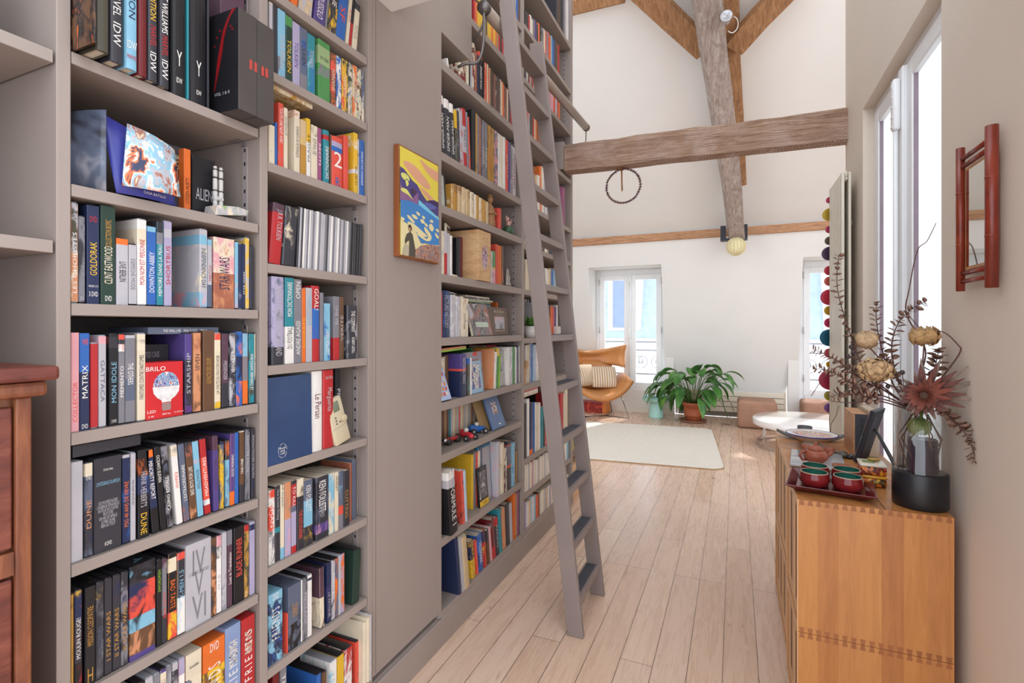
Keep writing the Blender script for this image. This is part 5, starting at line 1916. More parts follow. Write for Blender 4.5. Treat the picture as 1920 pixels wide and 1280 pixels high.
patch([(0, 0), (1, 0), (1, 1), (0, 1)], 'e2cf4c', 'sky_print', smooth=False)
patch([(.08, .13), (.3, .11), (.55, .16), (.78, .25), (.7, .29), (.5, .27), (.25, .21)], 'd9a081', 'cloud_print')
patch([(.5, .03), (.75, .06), (1, .07), (1, .16), (.8, .15), (.62, .1)], 'd9a081', 'cloud_print')
patch([(.5, .30), (.7, .32), (.9, .38), (.85, .40), (.62, .36)], 'd9a081', 'cloud_print')
patch([(0, .19), (.1, .2), (.3, .27), (.42, .29), (.55, .36), (.68, .41), (.78, .385), (.88, .37), (1, .375), (1, .52), (0, .52)], '4b3f7c', 'hill_print', smooth=False)
patch([(.6, .44), (.75, .42), (.95, .43), (.85, .47), (.68, .475)], '5b64a8', 'hill_print')
patch([(.70, .40), (.85, .385), (1, .38), (1, .43), (.82, .42)], '3d2c55', 'hill_print')
patch([(0, .35), (.12, .40), (.3, .44), (.44, .36), (.44, .49), (0, .5)], '8a5f8a', 'village_print', smooth=False)
patch([(.02, .25), (.1, .235), (.2, .25), (.22, .29), (.15, .28), (.1, .30), (.03, .28)], 'd7d877', 'tree_print')
patch([(.12, .30), (.17, .29), (.2, .32), (.15, .35)], 'd7d877', 'tree_print')
patch([(.02, .385), (.15, .38), (.24, .42), (.3, .455), (.2, .43), (.1, .42), (.02, .41)], 'd7d877', 'tree_print')
patch([(.27, .35), (.4, .36), (.34, .40), (.26, .39)], '4a3146', 'roof_print', smooth=False)
patch([(.44, .43), (.55, .45), (.75, .49), (1, .535), (1, .56), (.7, .53), (.44, .495)], '74c3e0', 'shallow_print', smooth=False)
patch([(0, .50), (.2, .475), (.44, .48), (.7, .52), (1, .56), (1, .82), (.8, .84), (.62, .83), (.55, .86), (.3, .74), (.12, .69), (0, .67)], '3f7fc0', 'water_print', smooth=False)
SAND = 'e0d3a0'
patch([(0, .68), (.2, .705), (.35, .74), (.5, .85), (.62, .84), (.85, .83), (1, .82), (1, 1), (0, 1)], SAND, 'beach_print', smooth=False)
for q in ([(.15, .62), (.22, .62), (.34, .66), (.3, .675), (.2, .65)], [(.26, .60), (.36, .595), (.42, .62), (.33, .63)], [(.38, .555), (.46, .56), (.47, .585), (.4, .58)],
          [(.48, .62), (.56, .61), (.6, .64), (.52, .65)], [(.53, .575), (.6, .58), (.6, .6), (.54, .6)], [(.6, .635), (.68, .65), (.66, .67), (.6, .66)],
          [(.72, .64), (.78, .625), (.85, .66), (.8, .70), (.72, .68)], [(.74, .59), (.82, .585), (.82, .61), (.75, .61)], [(.9, .66), (.98, .66), (.98, .69), (.92, .68)],
          [(.16, .68), (.3, .68), (.5, .72), (.66, .76), (.6, .775), (.4, .76), (.2, .72)], [(.58, .68), (.66, .69), (.78, .75), (.74, .80), (.6, .81), (.42, .78), (.38, .765), (.5, .765), (.64, .79), (.68, .76), (.6, .72)],
          [(.88, .70), (.98, .73), (.97, .755), (.9, .74)], [(.0, .655), (.08, .66), (.06, .685), (0, .68)]):
    patch(q, SAND, 'foam_print', .0001)
patch([(.28, 1), (.34, .93), (.5, .87), (.75, .835), (1, .83), (1, 1)], art(['8a'] if False else ['cp', 'pl', 'sa', 'gr', 'cp'], 60, 1), 'rock_print', smooth=False)
patch([(.13, .80), (.22, .765), (.28, .79), (.31, .85), (.35, .93), (.34, 1), (.18, 1), (.19, .92), (.2, .85), (.14, .87), (.10, .90), (.09, .86)], '4b463c', 'coat_print', smooth=False)
patch([(.08, .90), (.16, .895), (.19, .93), (.18, 1), (.03, 1), (.05, .94)], 'b3a88f', 'trouser_print', smooth=False)
patch([(.175, .715), (.21, .70), (.25, .72), (.245, .755), (.20, .765), (.18, .745)], '3a2c22', 'hair_print')
patch([(.185, .735), (.215, .73), (.215, .76), (.19, .76)], 'c99b78', 'face_print')
# ================================================================== far room
rg = MB()
def rounded(w, h, r, n=8):
    o = []
    for cx, cy, a0 in ((w - r, h - r, 0), (r, h - r, PI / 2), (r, r, PI), (w - r, r, 1.5 * PI)):
        o += [(cx + r * math.cos(a0 + PI / 2 * k / n), cy + r * math.sin(a0 + PI / 2 * k / n)) for k in range(n + 1)]
    return o
ro = tag(empty('rug', (-2.75, 5.10, 0), (0, 0, math.radians(5.6))), 'large cream rug with rounded corners and faint contour lines', 'rug')
t = NT('cream_rug')
tcv = t.coords(scale=(1, 1, 1))
wv = t.n('ShaderNodeTexWave', wave_type='BANDS', bands_direction='Y')
wv.inputs['Scale'].default_value = 9; wv.inputs['Distortion'].default_value = 3.0; wv.inputs['Detail'].default_value = 3; wv.inputs['Detail Scale'].default_value = .8
t.l(tcv, wv.inputs['Vector'])
t.bump(wv.outputs['Fac'], .35, .01)
M_RUG = t.fin(t.ramp(wv.outputs['Fac'], [(.2, 'd8d0c2'), (.6, 'e8e3d9')]), .95)
MB().prism(rounded(2.68, 2.12, .14), .0005, .010).build('rug_backing', plain('a98a66', .9), ro)
MB().prism([(x * (2.67 / 2.68) + .005, y * (2.11 / 2.12) + .005) for x, y in rounded(2.68, 2.12, .14)], .0105, .016).build('rug_pile', M_RUG, ro, bevel=.002)

# wing chair
M_LEA = plain('c8884e', .42, var=.10, vs=3)
ch = tag(empty('wing_chair', (-2.0, 7.86, 0), (0, 0, math.radians(36))), 'tan leather wing chair on thin steel legs by the far window', 'chair')
# local: chair faces -y
def shell(rows, th):
    g = [[Vector(p) for p in r] for r in rows]
    return MB().sheet(g, th)
rows = []
for i in range(17):
    s = -1 + 2 * i / 16
    col = []
    for j in range(7):
        k = j / 6
        col.append((s * (.46 + .02 * k), .30 - .34 * abs(s) ** 2.2 - .03 * k + .06 * math.sin(k * PI), .83 + .23 * k * (1 - .25 * (1 - abs(s) ** 1.5)) + .075 * s * s * k - .06 * s * s * (1 - k)))
    rows.append(col)
shell(rows, .055).build('headrest', M_LEA, ch)
rows = []
for i in range(13):
    s = -1 + 2 * i / 12
    col = []
    for j in range(7):
        k = j / 6
        col.append((s * (.31 + .05 * k), .20 + .10 * k - .07 * abs(s) ** 2, .40 + .46 * k))
    rows.append(col)
shell(rows, .06).build('backrest', M_LEA, ch)
rows = []
for i in range(19):
    s = -1 + 2 * i / 18
    col = []
    for j in range(8):
        k = j / 7
        up = .30 * abs(s) ** 2.6
        col.append((s * (.50 - .02 * k), .26 - .62 * k + .10 * abs(s) * (k - .2), .33 + .09 * math.sin(min(1, k * 1.15) * PI) * .5 + .03 * k + up * (1 - .25 * k) - (.05 * max(0, k - .8) * 5 * (1 - abs(s)))))
    rows.append(col)
shell(rows, .075).build('seat', M_LEA, ch)
M_STEEL = plain('75706c', .22, .85, 0)
lg = MB()
for sx in (-1, 1):
    lg.tube([(sx * .34, -.16, .345), (sx * .40, -.33, .008), (sx * .16, .0, .008), (sx * .40, .33, .008), (sx * .26, .14, .36)], .008, 8)
lg.tube([(-.17, 0, .008), (.17, 0, .008)], .008, 8)
lg.build('leg_frame', M_STEEL, ch)
cu = MB()
def pillow(mb, w, h, d, n=10):
    for sg in (1, -1):
        g = []
        for i in range(n + 1):
            r = []
            for j in range(n + 1):
                a, b = -1 + 2 * i / n, -1 + 2 * j / n
                e = (1 - a ** 4) * (1 - b ** 4)
                pin = 1 - .06 * (1 - abs(a)) * 0
                r.append((a * w / 2 * (1 - .05 * b * b), sg * d / 2 * e ** .6, b * h / 2 * (1 - .05 * a * a)))
            g.append(r)
        vs = [p for r in g for p in r]
        m_ = n + 1
        fs = [((i * m_ + j), (i + 1) * m_ + j, (i + 1) * m_ + j + 1, i * m_ + j + 1) for i in range(n) for j in range(n)]
        if sg > 0:
            fs = [tuple(reversed(f)) for f in fs]
        mb.add(vs, fs, 0, True)
    return mb
t = NT('striped_linen')
wv = t.n('ShaderNodeTexWave', wave_type='BANDS', bands_direction='X')
wv.inputs['Scale'].default_value = 4.2; wv.inputs['Distortion'].default_value = .15
t.l(t.coords(), wv.inputs['Vector'])
M_LIN = t.fin(t.ramp(wv.outputs['Fac'], [(.02, '8b5c58'), (.06, 'd9c8a8'), (.5, 'd8cbb8'), (.9, 'cdb79a'), (.97, 'a3825b')]), .85)
Mc = ch.matrix_basis
for lab, px, rz, tl_ in (('striped cream cushion standing upright in the tan wing chair', (.09, -.08, .63), -.15, -.35), ('second striped cream cushion, lying behind the upright one in the wing chair', (-.20, -.05, .66), .5, -.3)):
    b = pillow(MB(), .40, .34, .12)
    o = b.build('cushion', M_LIN)
    o.matrix_world = Matrix.Translation(ch.location) @ Matrix.Rotation(ch.rotation_euler.z, 4, 'Z') @ Matrix.Translation(px) @ Matrix.Rotation(rz, 4, 'Z') @ Matrix.Rotation(tl_, 4, 'X')
    tag(o, lab, 'cushion', 'cushions in the wing chair')
rb = tag(empty('gift_box', (-2.17, 8.30, 0), (0, 0, -.12)), 'red patterned box with an orange end on the floor behind the chair', 'box')
MB().box((-.26, -.11, .001), (.20, .11, .17)).build('box_body', art(['dr', 'rd', 'dr', 'co'], 30, 1), rb)
MB().box((.2005, -.11, .001), (.26, .11, .17)).build('box_end', plain('d98239', .5), rb)
# mint mushroom table
ms = MB().lathe([(0, 0), (.112, 0), (.112, .01), (.10, .22), (.095, .245), (.19, .25), (.205, .275), (.20, .32), (.185, .335), (0, .337)], 36, 0, None, False)
tag(ms.build('side_table', plain('a9d8cd', .3, var=.04), None, (-1.13, 8.16, 0)), 'small mint green mushroom-shaped side table under the plant leaves', 'table')
# potted plant
pt = tag(empty('potted_plant', (-.57, 8.0, 0)), 'large leafy green plant in a terracotta pot by the back wall', 'plant')
MB().lathe([(0, .001), (.16, .001), (.20, .035), (.192, .035), (.155, .012), (0, .012)], 32, 0, None, False).build('saucer', plain('96664f', .6), pt)
MB().lathe([(0, .013), (.105, .013), (.12, .09), (.128, .095), (.13, .12), (.124, .125), (.138, .24), (.150, .245), (.152, .29), (.138, .292), (.130, .25), (0, .25)], 32, 0, None, False).build('pot', plain('b9643f', .6, var=.15), pt)
t = NT('leaf_green')
vv = t.coords()
f = t.noise(vv, 5, 3)
col = t.ramp(f, [(.3, '3a6a35'), (.55, '5a9345'), (.75, '93bd5a')])
t.b.inputs['Subsurface Weight'].default_value = 0
t.fin(col, .3)
trn = t.n('ShaderNodeBsdfTranslucent'); t.l(col, trn.inputs['Color'])
mxs = t.n('ShaderNodeMixShader'); mxs.inputs[0].default_value = .3
t.l(t.b.outputs[0], mxs.inputs[1]); t.l(trn.outputs[0], mxs.inputs[2]); t.l(mxs.outputs[0], t.out.inputs[0])
M_LEAF = t.m
rr = random.Random(11)
fol, stm = MB(), MB()
def leaf(mb, base, d, up, L, wd, droop, n=8):
    """blade along d, curving downwards"""
    p = Vector(base); d = Vector(d).normalized()
    side = d.cross(Vector((0, 0, 1)))
    side = side.normalized() if side.length > .05 else Vector((1, 0, 0))
    side = (side + Vector((0, 0, up))).normalized()
    rows = []
    for i in range(n + 1):
        k = i / n
        w = wd * (math.sin(PI * min(1, k * 1.02) ** .75) ** .85) * .5 if 0 < k < 1 else .0015
        nv = side.cross(d).normalized()
        rows.append([p - side * w + nv * w * .25, p - side * w * .5 + nv * w * .05, p, p + side * w * .5 + nv * w * .05, p + side * w + nv * w * .25])
        d = (d + Vector((0, 0, -droop / n))).normalized()
        p = p + d * (L / n)
    mb.sheet([[tuple(q) for q in r] for r in rows], .0012)
for k in range(64):
    a = rr.uniform(0, 2 * PI)
    if k % 3 == 0:
        a = rr.uniform(PI * .8, PI * 1.25)          # more to the window side
    reach = rr.uniform(.10, .46) * (1.25 if math.cos(a) < -.3 else 1.0)
    hgt = rr.uniform(.42, .80) - reach * .12
    if math.sin(a) > .3:
        reach *= .55
    tip = Vector((math.cos(a) * reach, math.sin(a) * reach * .8, hgt))
    b0 = Vector((math.cos(a) * .04, math.sin(a) * .04, .25))
    mid = (b0 + tip) / 2 + Vector((0, 0, .14))
    pts = [b0 * (1 - u) ** 2 + mid * 2 * u * (1 - u) + tip * u * u for u in [q / 6 for q in range(7)]]
    stm.tube(pts, [.006, .005, .005, .004, .004, .0035, .003], 6)
    dd = (pts[-1] - pts[-2]).normalized()
    leaf(fol, tip, dd + Vector((0, 0, -.1)), rr.uniform(-.4, .4), rr.uniform(.24, .36), rr.uniform(.12, .18), rr.uniform(1.6, 2.9))
for a, rc, z in ((.05, .50, .22), (-.2, .42, .16), (.3, .38, .3)):
    pts = [Vector((0, 0, .26)), Vector((math.cos(a) * rc * .6, math.sin(a) * rc * .6, .48)), Vector((math.cos(a) * rc, math.sin(a) * rc, z + .12))]
    stm.tube(pts, [.005, .004, .003], 6)
    leaf(fol, pts[-1], (math.cos(a) * .4, math.sin(a) * .4, -1), .2, .22, .05, .4)
fol.build('foliage', M_LEAF, pt)
stm.build('stem', plain('4d6b30', .5), pt)
dl = MB()
leaf(dl, (0, 0, 0), (1, .2, .05), .1, .16, .05, .2)
tag(dl.build('fallen_leaf', plain('8a4526', .6), None, (-.20, 7.9, .012)), 'curled brown fallen leaf on the floor beside the plant saucer', 'leaf')
# skirting radiator
rd = tag(empty('skirting_radiator', (-.09, YV + .02, 0)), 'long low cream radiator along the foot of the back wall', 'radiator')
for k in range(4):
    MB().box((-.76, -.025, .10 + k * .082), (.76, .02, .10 + k * .082 + .074)).build('fin_panel', plain('e3d9c6', .4, var=.02), rd, bevel=.004)
MB().box((-.74, .0201, .02), (.74, .05, .40)).build('back_body', plain('8f867a', .5), rd)
MB().box((-.78, -.022, .03), (-.762, .05, .43)).build('end_cap', plain('e3d9c6', .4), rd, bevel=.003)
MB().box((.762, -.022, .03), (.78, .05, .43)).build('end_cap', plain('e3d9c6', .4), rd, bevel=.003)
# ottomans
M_OTT = plain('a57e68', .9, var=.10, vs=5)
for x, y, lab in ((.28, 7.98, 'square brown suede pouf in front of the low radiator'), (1.10, 8.15, 'square brown suede pouf under the window behind the coffee table')):
    b = MB().rbox((-.25, -.25, .004), (.25, .25, .385), .05, seg=4)
    tag(b.build('pouf', M_OTT, None, (x, y, 0)), lab, 'pouf', 'suede poufs by the back wall')
# coffee table
ct = tag(empty('coffee_table', (.80, 6.80, 0)), 'round white glossy coffee table on a chrome ring base', 'table')
M_GLOSS = plain('ece9e6', .08, var=0)
MB().lathe([(0, .25), (.59, .25), (.605, .256), (.605, .318), (.60, .325), (0, .325)], 64, 0, None, False).build('tabletop', M_GLOSS, ct)
M_CHR = plain('c9c6c4', .12, .95, 0)
b = MB()
ring = [(.55 * math.cos(2 * PI * k / 64), .55 * math.sin(2 * PI * k / 64)) for k in range(64)]
vs = [(x * s_, y * s_, z) for s_, z in ((1, .0015), (1.03, .0015), (1.03, .045), (1, .045)) for x, y in ring]
fs = [(q * 64 + j, q * 64 + (j + 1) % 64, ((q + 1) % 4) * 64 + (j + 1) % 64, ((q + 1) % 4) * 64 + j) for q in range(4) for j in range(64)]
b.add(vs, fs, 0, False)
b.build('base_ring', M_CHR, ct)
for a in (PI * 1.16, PI * .35, -.5):
    MB().box((-.02, -.004, .0455), (.02, .004, .2495), M=Matrix.Rotation(a + PI / 2, 4, 'Z') @ Matrix.Translation((0, -.558, 0))).build('leg', M_CHR, ct)
# hanging paper ball and star wreath
pbp = up_slope(1380, 462, .60)
pbp = at_y(1380, 462, 7.45)
hb = tag(empty('hanging_paper_ball', pbp), 'cream honeycomb paper ball hanging under the bent rafter', 'ornament')
b = MB()
for k in range(18):
    a = PI * 2 * k / 18
    n_ = 14
    vs = [(0, 0, -.118)] + [(.125 * math.sin(PI * i / n_) * math.cos(a), .125 * math.sin(PI * i / n_) * math.sin(a), -.125 * math.cos(PI * i / n_)) for i in range(1, n_)] + [(0, 0, .118)]
    b.add(vs, [tuple(range(len(vs)))], 0, False)
    a2 = a + PI / 18
    vs = [(.112 * math.sin(PI * i / n_) * math.cos(a2 + s_), .112 * math.sin(PI * i / n_) * math.sin(a2 + s_), -.122 * math.cos(PI * i / n_)) for i in range(n_ + 1) for s_ in (-PI / 18, PI / 18)]
    b.add(vs, [(2 * i, 2 * i + 1, 2 * i + 3, 2 * i + 2) for i in range(n_)], 0, True)
b.build('honeycomb', plain('ddd3a9', .8, var=.05), hb)
MB().tube([(0, 0, .12), (-.005, .05, at_y(1376, 440, 7.5).z - pbp.z)], .0015, 5).build('thread', plain('d8d2c0', .8), hb)
wp = at_y(1168.5, 348.5, 3.735)
wr_ = tag(empty('hanging_wreath', wp), 'ring wreath of dark red-brown stars hanging under the scratched beam', 'wreath')
b = MB()
for k in range(40):
    a = 2 * PI * k / 40
    c = Vector((.124 * math.cos(a), R.uniform(-.006, .006), .124 * math.sin(a)))
    rot = R.uniform(0, PI)
    ax, ay = Vector((math.cos(rot), R.uniform(-.3, .3), math.sin(rot))), Vector((-math.sin(rot), R.uniform(-.3, .3), math.cos(rot)))
    pts = []
    for i in range(12):
        r_ = .0125 if i % 2 == 0 else .005
        q = c + ax * r_ * math.cos(i * PI / 6) + ay * r_ * math.sin(i * PI / 6)
        pts.append(q)
    nn = Vector((0, .004, 0))
    vs = [tuple(p + nn) for p in pts] + [tuple(p - nn) for p in pts]
    b.add(vs, [tuple(range(12)), tuple(reversed(range(12, 24)))] + [(12 + i, 12 + (i + 1) % 12, (i + 1) % 12, i) for i in range(12)])
b.tube([(.124 * math.cos(2 * PI * k / 48), 0, .124 * math.sin(2 * PI * k / 48)) for k in range(48)], .003, 6, closed=True)
b.build('star_ring', plain('5b343a', .7, var=.2), wr_)
b = MB()
b.sheet([[(-.016, -.004, .128), (-.004, -.004, .128)], [(-.014, -.006, .03), (-.003, -.006, .03)], [(-.012, -.004, -.045), (-.0005, -.004, -.03)]], .001)
b.sheet([[(-.012, -.006, .122), (-.012, -.006, .136)], [(-.035, -.010, .124), (-.035, -.010, .134)], [(-.055, -.006, .114), (-.055, -.006, .122)]], .001)
b.tube([(-.008, -.006, .128), (.012, -.008, .138), (.034, -.006, .138), (.036, -.006, .128), (.012, -.006, .126)], .0035, 6)
b.tube([(-.008, 0, .12), (-.008, .01, .14)], .003, 5)
b.build('ribbon', plain('9a6636', .6), wr_)
# spot lamp clipped on the rafter
sp0 = up_slope(1362, 35, .42)
sl = tag(empty('spot_lamp', sp0), 'small pale metal spot lamp clipped on the rafters near the top', 'lamp')
ax = Matrix.Rotation(.9, 4, 'Y') @ Matrix.Rotation(PI / 2, 4, 'X')
MB().lathe([(0, -.05), (.03, -.05), (.032, -.03), (.045, .03), (.05, .05), (.044, .05), (0, .02)], 18, 0, ax, False).build('lamp_head', plain('bfc0c4', .35, .5), sl)
b = MB()
b.tube([(.045 * math.cos(t_) + .05, .03, .07 * math.sin(t_) - .05) for t_ in [1.5 - 3.9 * k / 12 for k in range(13)]], .0045, 6)
b.build('lamp_cord', plain('d9d3c8', .5), sl)
# pale wood box past the end of the bookcase
wx = tag(empty('storage_bench', (-1.41, 4.13, 0)), 'low pale wooden box with a handle slot past the bookcase end', 'box')
M_PINE = wood('bench', 'b98f66', 'd6b088', 'e6c8a2', (3, 3, 8), 3, .5, .08)
MB().box((-.21, -.235, .002), (.205, .235, .28)).build('box_body', M_PINE, wx, bevel=.003)
b = MB()
b.tube([(.2055, -.16, .09), (.2055, -.16, .20)], .022, 12)
b.build('handle_slot', plain('8d8076', .7), wx)
rb2 = MB().lathe([(0, 0), (.09, 0), (.19, .035), (.205, .05), (.197, .052), (.085, .008), (0, .008)], 32, 0, None, False)
tag(rb2.build('shallow_bowl', plain('7b4a2e', .35, var=.15), None, (-1.41, 4.13, .2805)), 'wide brown shallow bowl on the pale wooden box', 'bowl')
sc_ = MB().lathe([(0, .0), (.05, .0), (.13, .03), (.165, .09), (.155, .16), (.11, .21), (0, .23)], 32, 0, None, False)
tag(sc_.build('round_cushion', plain('b9b552', .8, var=.08), None, (-1.41, 4.13, .2890)), 'round lime green cushion lying in the brown shallow bowl', 'cushion')
# ================================================================== right side: cabinets and what stands on them
def maple():
    t = NT('maple_boards')
    tc = t.n('ShaderNodeTexCoord')
    sp = t.n('ShaderNodeSeparateXYZ'); t.l(tc.outputs['Object'], sp.inputs[0])
    b = t.n('ShaderNodeTexWhiteNoise', noise_dimensions='1D')
    t.l(t.math('FLOOR', t.math('ADD', t.math('MULTIPLY', sp.outputs['X'], 17.0), t.math('MULTIPLY', sp.outputs['Y'], 17.0))), b.inputs['W'])
    board = t.ramp(b.outputs['Value'], [(0, 'a4683a'), (.4, 'b5773f'), (.75, 'c4884d'), (1, 'a96f42')])
    v = t.coords(scale=(12, 12, 1.2))
    g = t.noise(v, 3.0, 8, .65, 1.0)
    c = t.mix(.35, board, t.ramp(g, [(.3, '8f5a30'), (.55, 'bd8148'), (.75, 'cd9a60')]))
    t.bump(g, .06, .003)
    return t.fin(c, .36)


M_MAPLE = maple()
M_MDARK = plain('7d4a28', .5, var=.1)
M_MEDGE = plain('dcb284', .45, var=.05)
X0, X1 = .195, .615
ZTOP = .818


def cabinet(name, ya, yb_, z0, z1, label, ndoor, xf=X0):
    o = tag(empty(name, (0, (ya + yb_) / 2, z0)), label, 'cabinet')
    hy, h_ = (yb_ - ya) / 2 - .0008, z1 - z0 - .0012
    t_ = .018
    b = MB()
    b.box((xf + .001, -hy, 0), (X1, -hy + t_, h_)); b.box((xf + .001, hy - t_, 0), (X1, hy, h_))
    b.box((xf + .001, -hy + t_, h_ - t_), (X1, hy - t_, h_)); b.box((xf + .001, -hy + t_, 0), (X1, hy - t_, t_))
    b.box((X1 - .01, -hy + t_, t_), (X1 - .001, hy - t_, h_ - t_))
    b.build('carcass', M_MAPLE, o)
    # dovetail joints on the visible end
    n = 17
    pit = (X1 - xf) / n
    for zc0, sg in ((h_, -1), (0, 1)):
        d = MB()
        for k in range(n):
            xc = xf + (k + .5) * pit
            a_, c_ = pit * .20, pit * .34
            p = [(xc - a_, zc0), (xc + a_, zc0), (xc + c_, zc0 + sg * .017), (xc - c_, zc0 + sg * .017)]
            vs = [(x, -hy - .0004, z) for x, z in p]
            d.add(vs, [tuple(range(4)) if sg > 0 else tuple(reversed(range(4)))])
        d.build('dovetail_joint', plain('9a5f35', .5, var=.1), o)
    e = MB()
    e.box((xf - .001, -hy, 0), (xf + .0009, -hy + t_, h_)); e.box((xf - .001, hy - t_, 0), (xf + .0009, hy, h_))
    e.box((xf - .001, -hy + t_, h_ - t_), (xf + .0009, hy - t_, h_)); e.box((xf - .001, -hy + t_, 0), (xf + .0009, hy - t_, t_))
    e.build('front_edge', M_MEDGE, o)
    w = (2 * hy - 2 * t_) / ndoor
    for k in range(ndoor):
        a = -hy + t_ + k * w + .001
        q = MB()
        f = .024
        q.box((xf + .004, a, t_ + .001), (xf + .02, a + f, h_ - t_ - .001)); q.box((xf + .004, a + w - .002 - f, t_ + .001), (xf + .02, a + w - .002, h_ - t_ - .001))
        q.box((xf + .004, a + f, t_ + .001), (xf + .02, a + w - .002 - f, t_ + f)); q.box((xf + .004, a + f, h_ - t_ - f), (xf + .02, a + w - .002 - f, h_ - t_ - .001))
        do = q.build('door', M_MEDGE, o)
        MB().box((xf + .010, a + f, t_ + f), (xf + .015, a + w - .002 - f, h_ - t_ - f)).build('door_panel', M_MDARK, do)
    return o


cabinet('wooden_cabinet', 1.965, 2.357, .370, ZTOP, 'upper maple cabinet with dovetailed end, under the tea bowls', 2)
cabinet('wooden_cabinet', 1.965, 2.357, .012, .3695, 'lower maple cabinet with dovetailed end, nearest on the floor', 2)
cabinet('wooden_cabinet', 2.358, 3.12, .370, ZTOP, 'upper maple cabinet under the teapot and the footed plate', 4, .203)
cabinet('wooden_cabinet', 2.358, 3.12, .012, .3695, 'lower maple cabinet under the teapot cabinet', 4, .203)
pl = MB().box((X0 + .02, 1.98, .0005), (X1 - .01, 3.11, .0115))
tag(pl.build('cabinet_plinth', plain('6a4429', .6)), 'low brown plinth carrying the maple cabinets', 'plinth')
# rear strip of the top (a second board row, slightly darker joint)
jt = MB().box((.4405, 1.966, ZTOP - .0012), (.4425, 2.356, ZTOP + .0004))
jt.build('top_joint', plain('5b3419', .6), bpy.data.objects['wooden_cabinet'], loc=(0, -2.161, -.370))

# ---- red tray with four bowls
M_OX = plain('611f24', .2, var=.22, vs=12)
tr = tag(empty('serving_tray', (.316, 2.148, ZTOP + .0006), (0, 0, -.16)), 'square oxblood ceramic tray holding four bowls', 'tray')
b = MB()
lv = [(.095, 0), (.10, 0), (.128, .020), (.134, .024), (.130, .027), (.104, .008), (0, .0075)]
vs, fs = [], []
for r_, z in lv:
    vs += [(r_, r_, z), (-r_, r_, z), (-r_, -r_, z), (r_, -r_, z)]
for i in range(len(lv) - 1):
    for j in range(4):
        fs.append((i * 4 + j, i * 4 + (j + 1) % 4, (i + 1) * 4 + (j + 1) % 4, (i + 1) * 4 + j))
fs.append((3, 2, 1, 0))
b.add(vs, fs)
b.build('tray_body', M_OX, tr, bevel=.002)
M_BOUT, M_BIN, M_BRIM = plain('7c1f22', .12, var=.25, vs=14), plain('2f6a5c', .15, var=.25, vs=20), plain('b89a83', .4, var=.15)


def bowl(x, y, lab):
    o = tag(empty('tea_bowl', (x, y, ZTOP + .0092)), lab, 'bowl', 'oxblood tea bowls on the tray')
    MB().lathe([(0, 0), (.030, 0), (.041, .010), (.0485, .026), (.0465, .044), (.0435, .0525)], 36, 0, None, False).build('outer_glaze', M_BOUT, o)
    MB().lathe([(.0436, .0524), (.0428, .0555), (.0405, .0545)], 36, 0, None, False).build('rim', M_BRIM, o)
    MB().lathe([(.0406, .0543), (.043, .040), (.041, .026), (.032, .012), (0, .006)], 36, 0, None, False).build('inner_glaze', M_BIN, o)


bowl(.262, 2.112, 'oxblood tea bowl with green inside, near corner on the room side of the tray')
bowl(.361, 2.096, 'oxblood tea bowl with green inside, near corner on the wall side of the tray')
bowl(.276, 2.212, 'oxblood tea bowl with green inside, far corner on the room side of the tray')
bowl(.375, 2.196, 'oxblood tea bowl with green inside, far corner on the wall side of the tray')

# ---- tins
for k, (z, c1, lab, s_) in enumerate(((ZTOP + .0006, 'ye', 'small yellow and orange tin under the white-lidded tin', .047), (ZTOP + .0415, 'co', 'small red tin with white lid and a tiny figure on top', .045))):
    o = tag(empty('small_tin', (.467, 2.27, z), (0, 0, -.12 + .06 * k)), lab, 'tin', 'tins beside the tea tray')
    MB().rbox((-s_ * .9, -s_, 0), (s_ * .9, s_, .03), .006).build('tin_body', art([c1, 'ye', 'or', 'bk', c1], 46, k), o)
    MB().rbox((-s_ * .93, -s_ * 1.03, .0302), (s_ * .93, s_ * 1.03, .040), .004).build('tin_lid', plain('e0d6c4' if k else 'd99a2b', .3, var=.1), o)
    if k:
        MB().ball((.008, .012, .047), (.022, .012, .007), 10, 6).build('lid_ornament', art(['ye', 'gn', 'go'], 60, 1), o)
        MB().rbox((-.03, -.018, .0402), (.005, .006, .0435), .001).build('lid_ornament', plain('7d8a4a', .5), o)
# ---- teapot on the glass tile
tlm = NT('glass_tile'); tlm.b.inputs['Transmission Weight'].default_value = .35
ti = tag(empty('glass_tile', (.325, 2.54, ZTOP + .0006), (0, 0, -.10)), 'white glass tray under the clay teapot', 'tray')
MB().rbox((-.10, -.135, 0), (.10, .15, .014), .004).build('tile_body', tlm.fin(hexc('d9dde2'), .12), ti)
M_CLAY = plain('a2583f', .45, var=.06)
tp = tag(empty('teapot', (.31, 2.46, ZTOP + .0152), (0, 0, .25)), 'small red clay teapot with lid on the white glass tray', 'teapot')
MB().lathe([(0, 0), (.026, 0), (.028, .004), (.043, .018), (.047, .032), (.040, .048), (.026, .056), (0, .057)], 32, 0, None, False).build('body', M_CLAY, tp)
MB().lathe([(.029, .0565), (.029, .060), (.022, .068), (.008, .074), (.004, .076), (.007, .081), (.006, .086), (0, .088)], 24, 0, None, False).build('lid', M_CLAY, tp)
MB().tube([(-.038, -.006, .046), (-.060, -.012, .046), (-.066, -.013, .030), (-.056, -.012, .014), (-.038, -.006, .014)], [.0055, .0055, .0055, .005, .005], 8).build('handle', M_CLAY, tp)
MB().tube([(.040, .004, .024), (.056, .006, .034), (.068, .007, .050)], [.010, .007, .005], 10).build('spout', M_CLAY, tp)
sau = MB().lathe([(0, 0), (.020, 0), (.034, .006), (.033, .008), (.019, .003), (0, .003)], 24, 0, None, False)
tag(sau.build('clay_saucer', M_CLAY, None, (.397, 2.425, ZTOP + .0152)), 'small red clay saucer beside the clay teapot', 'saucer')
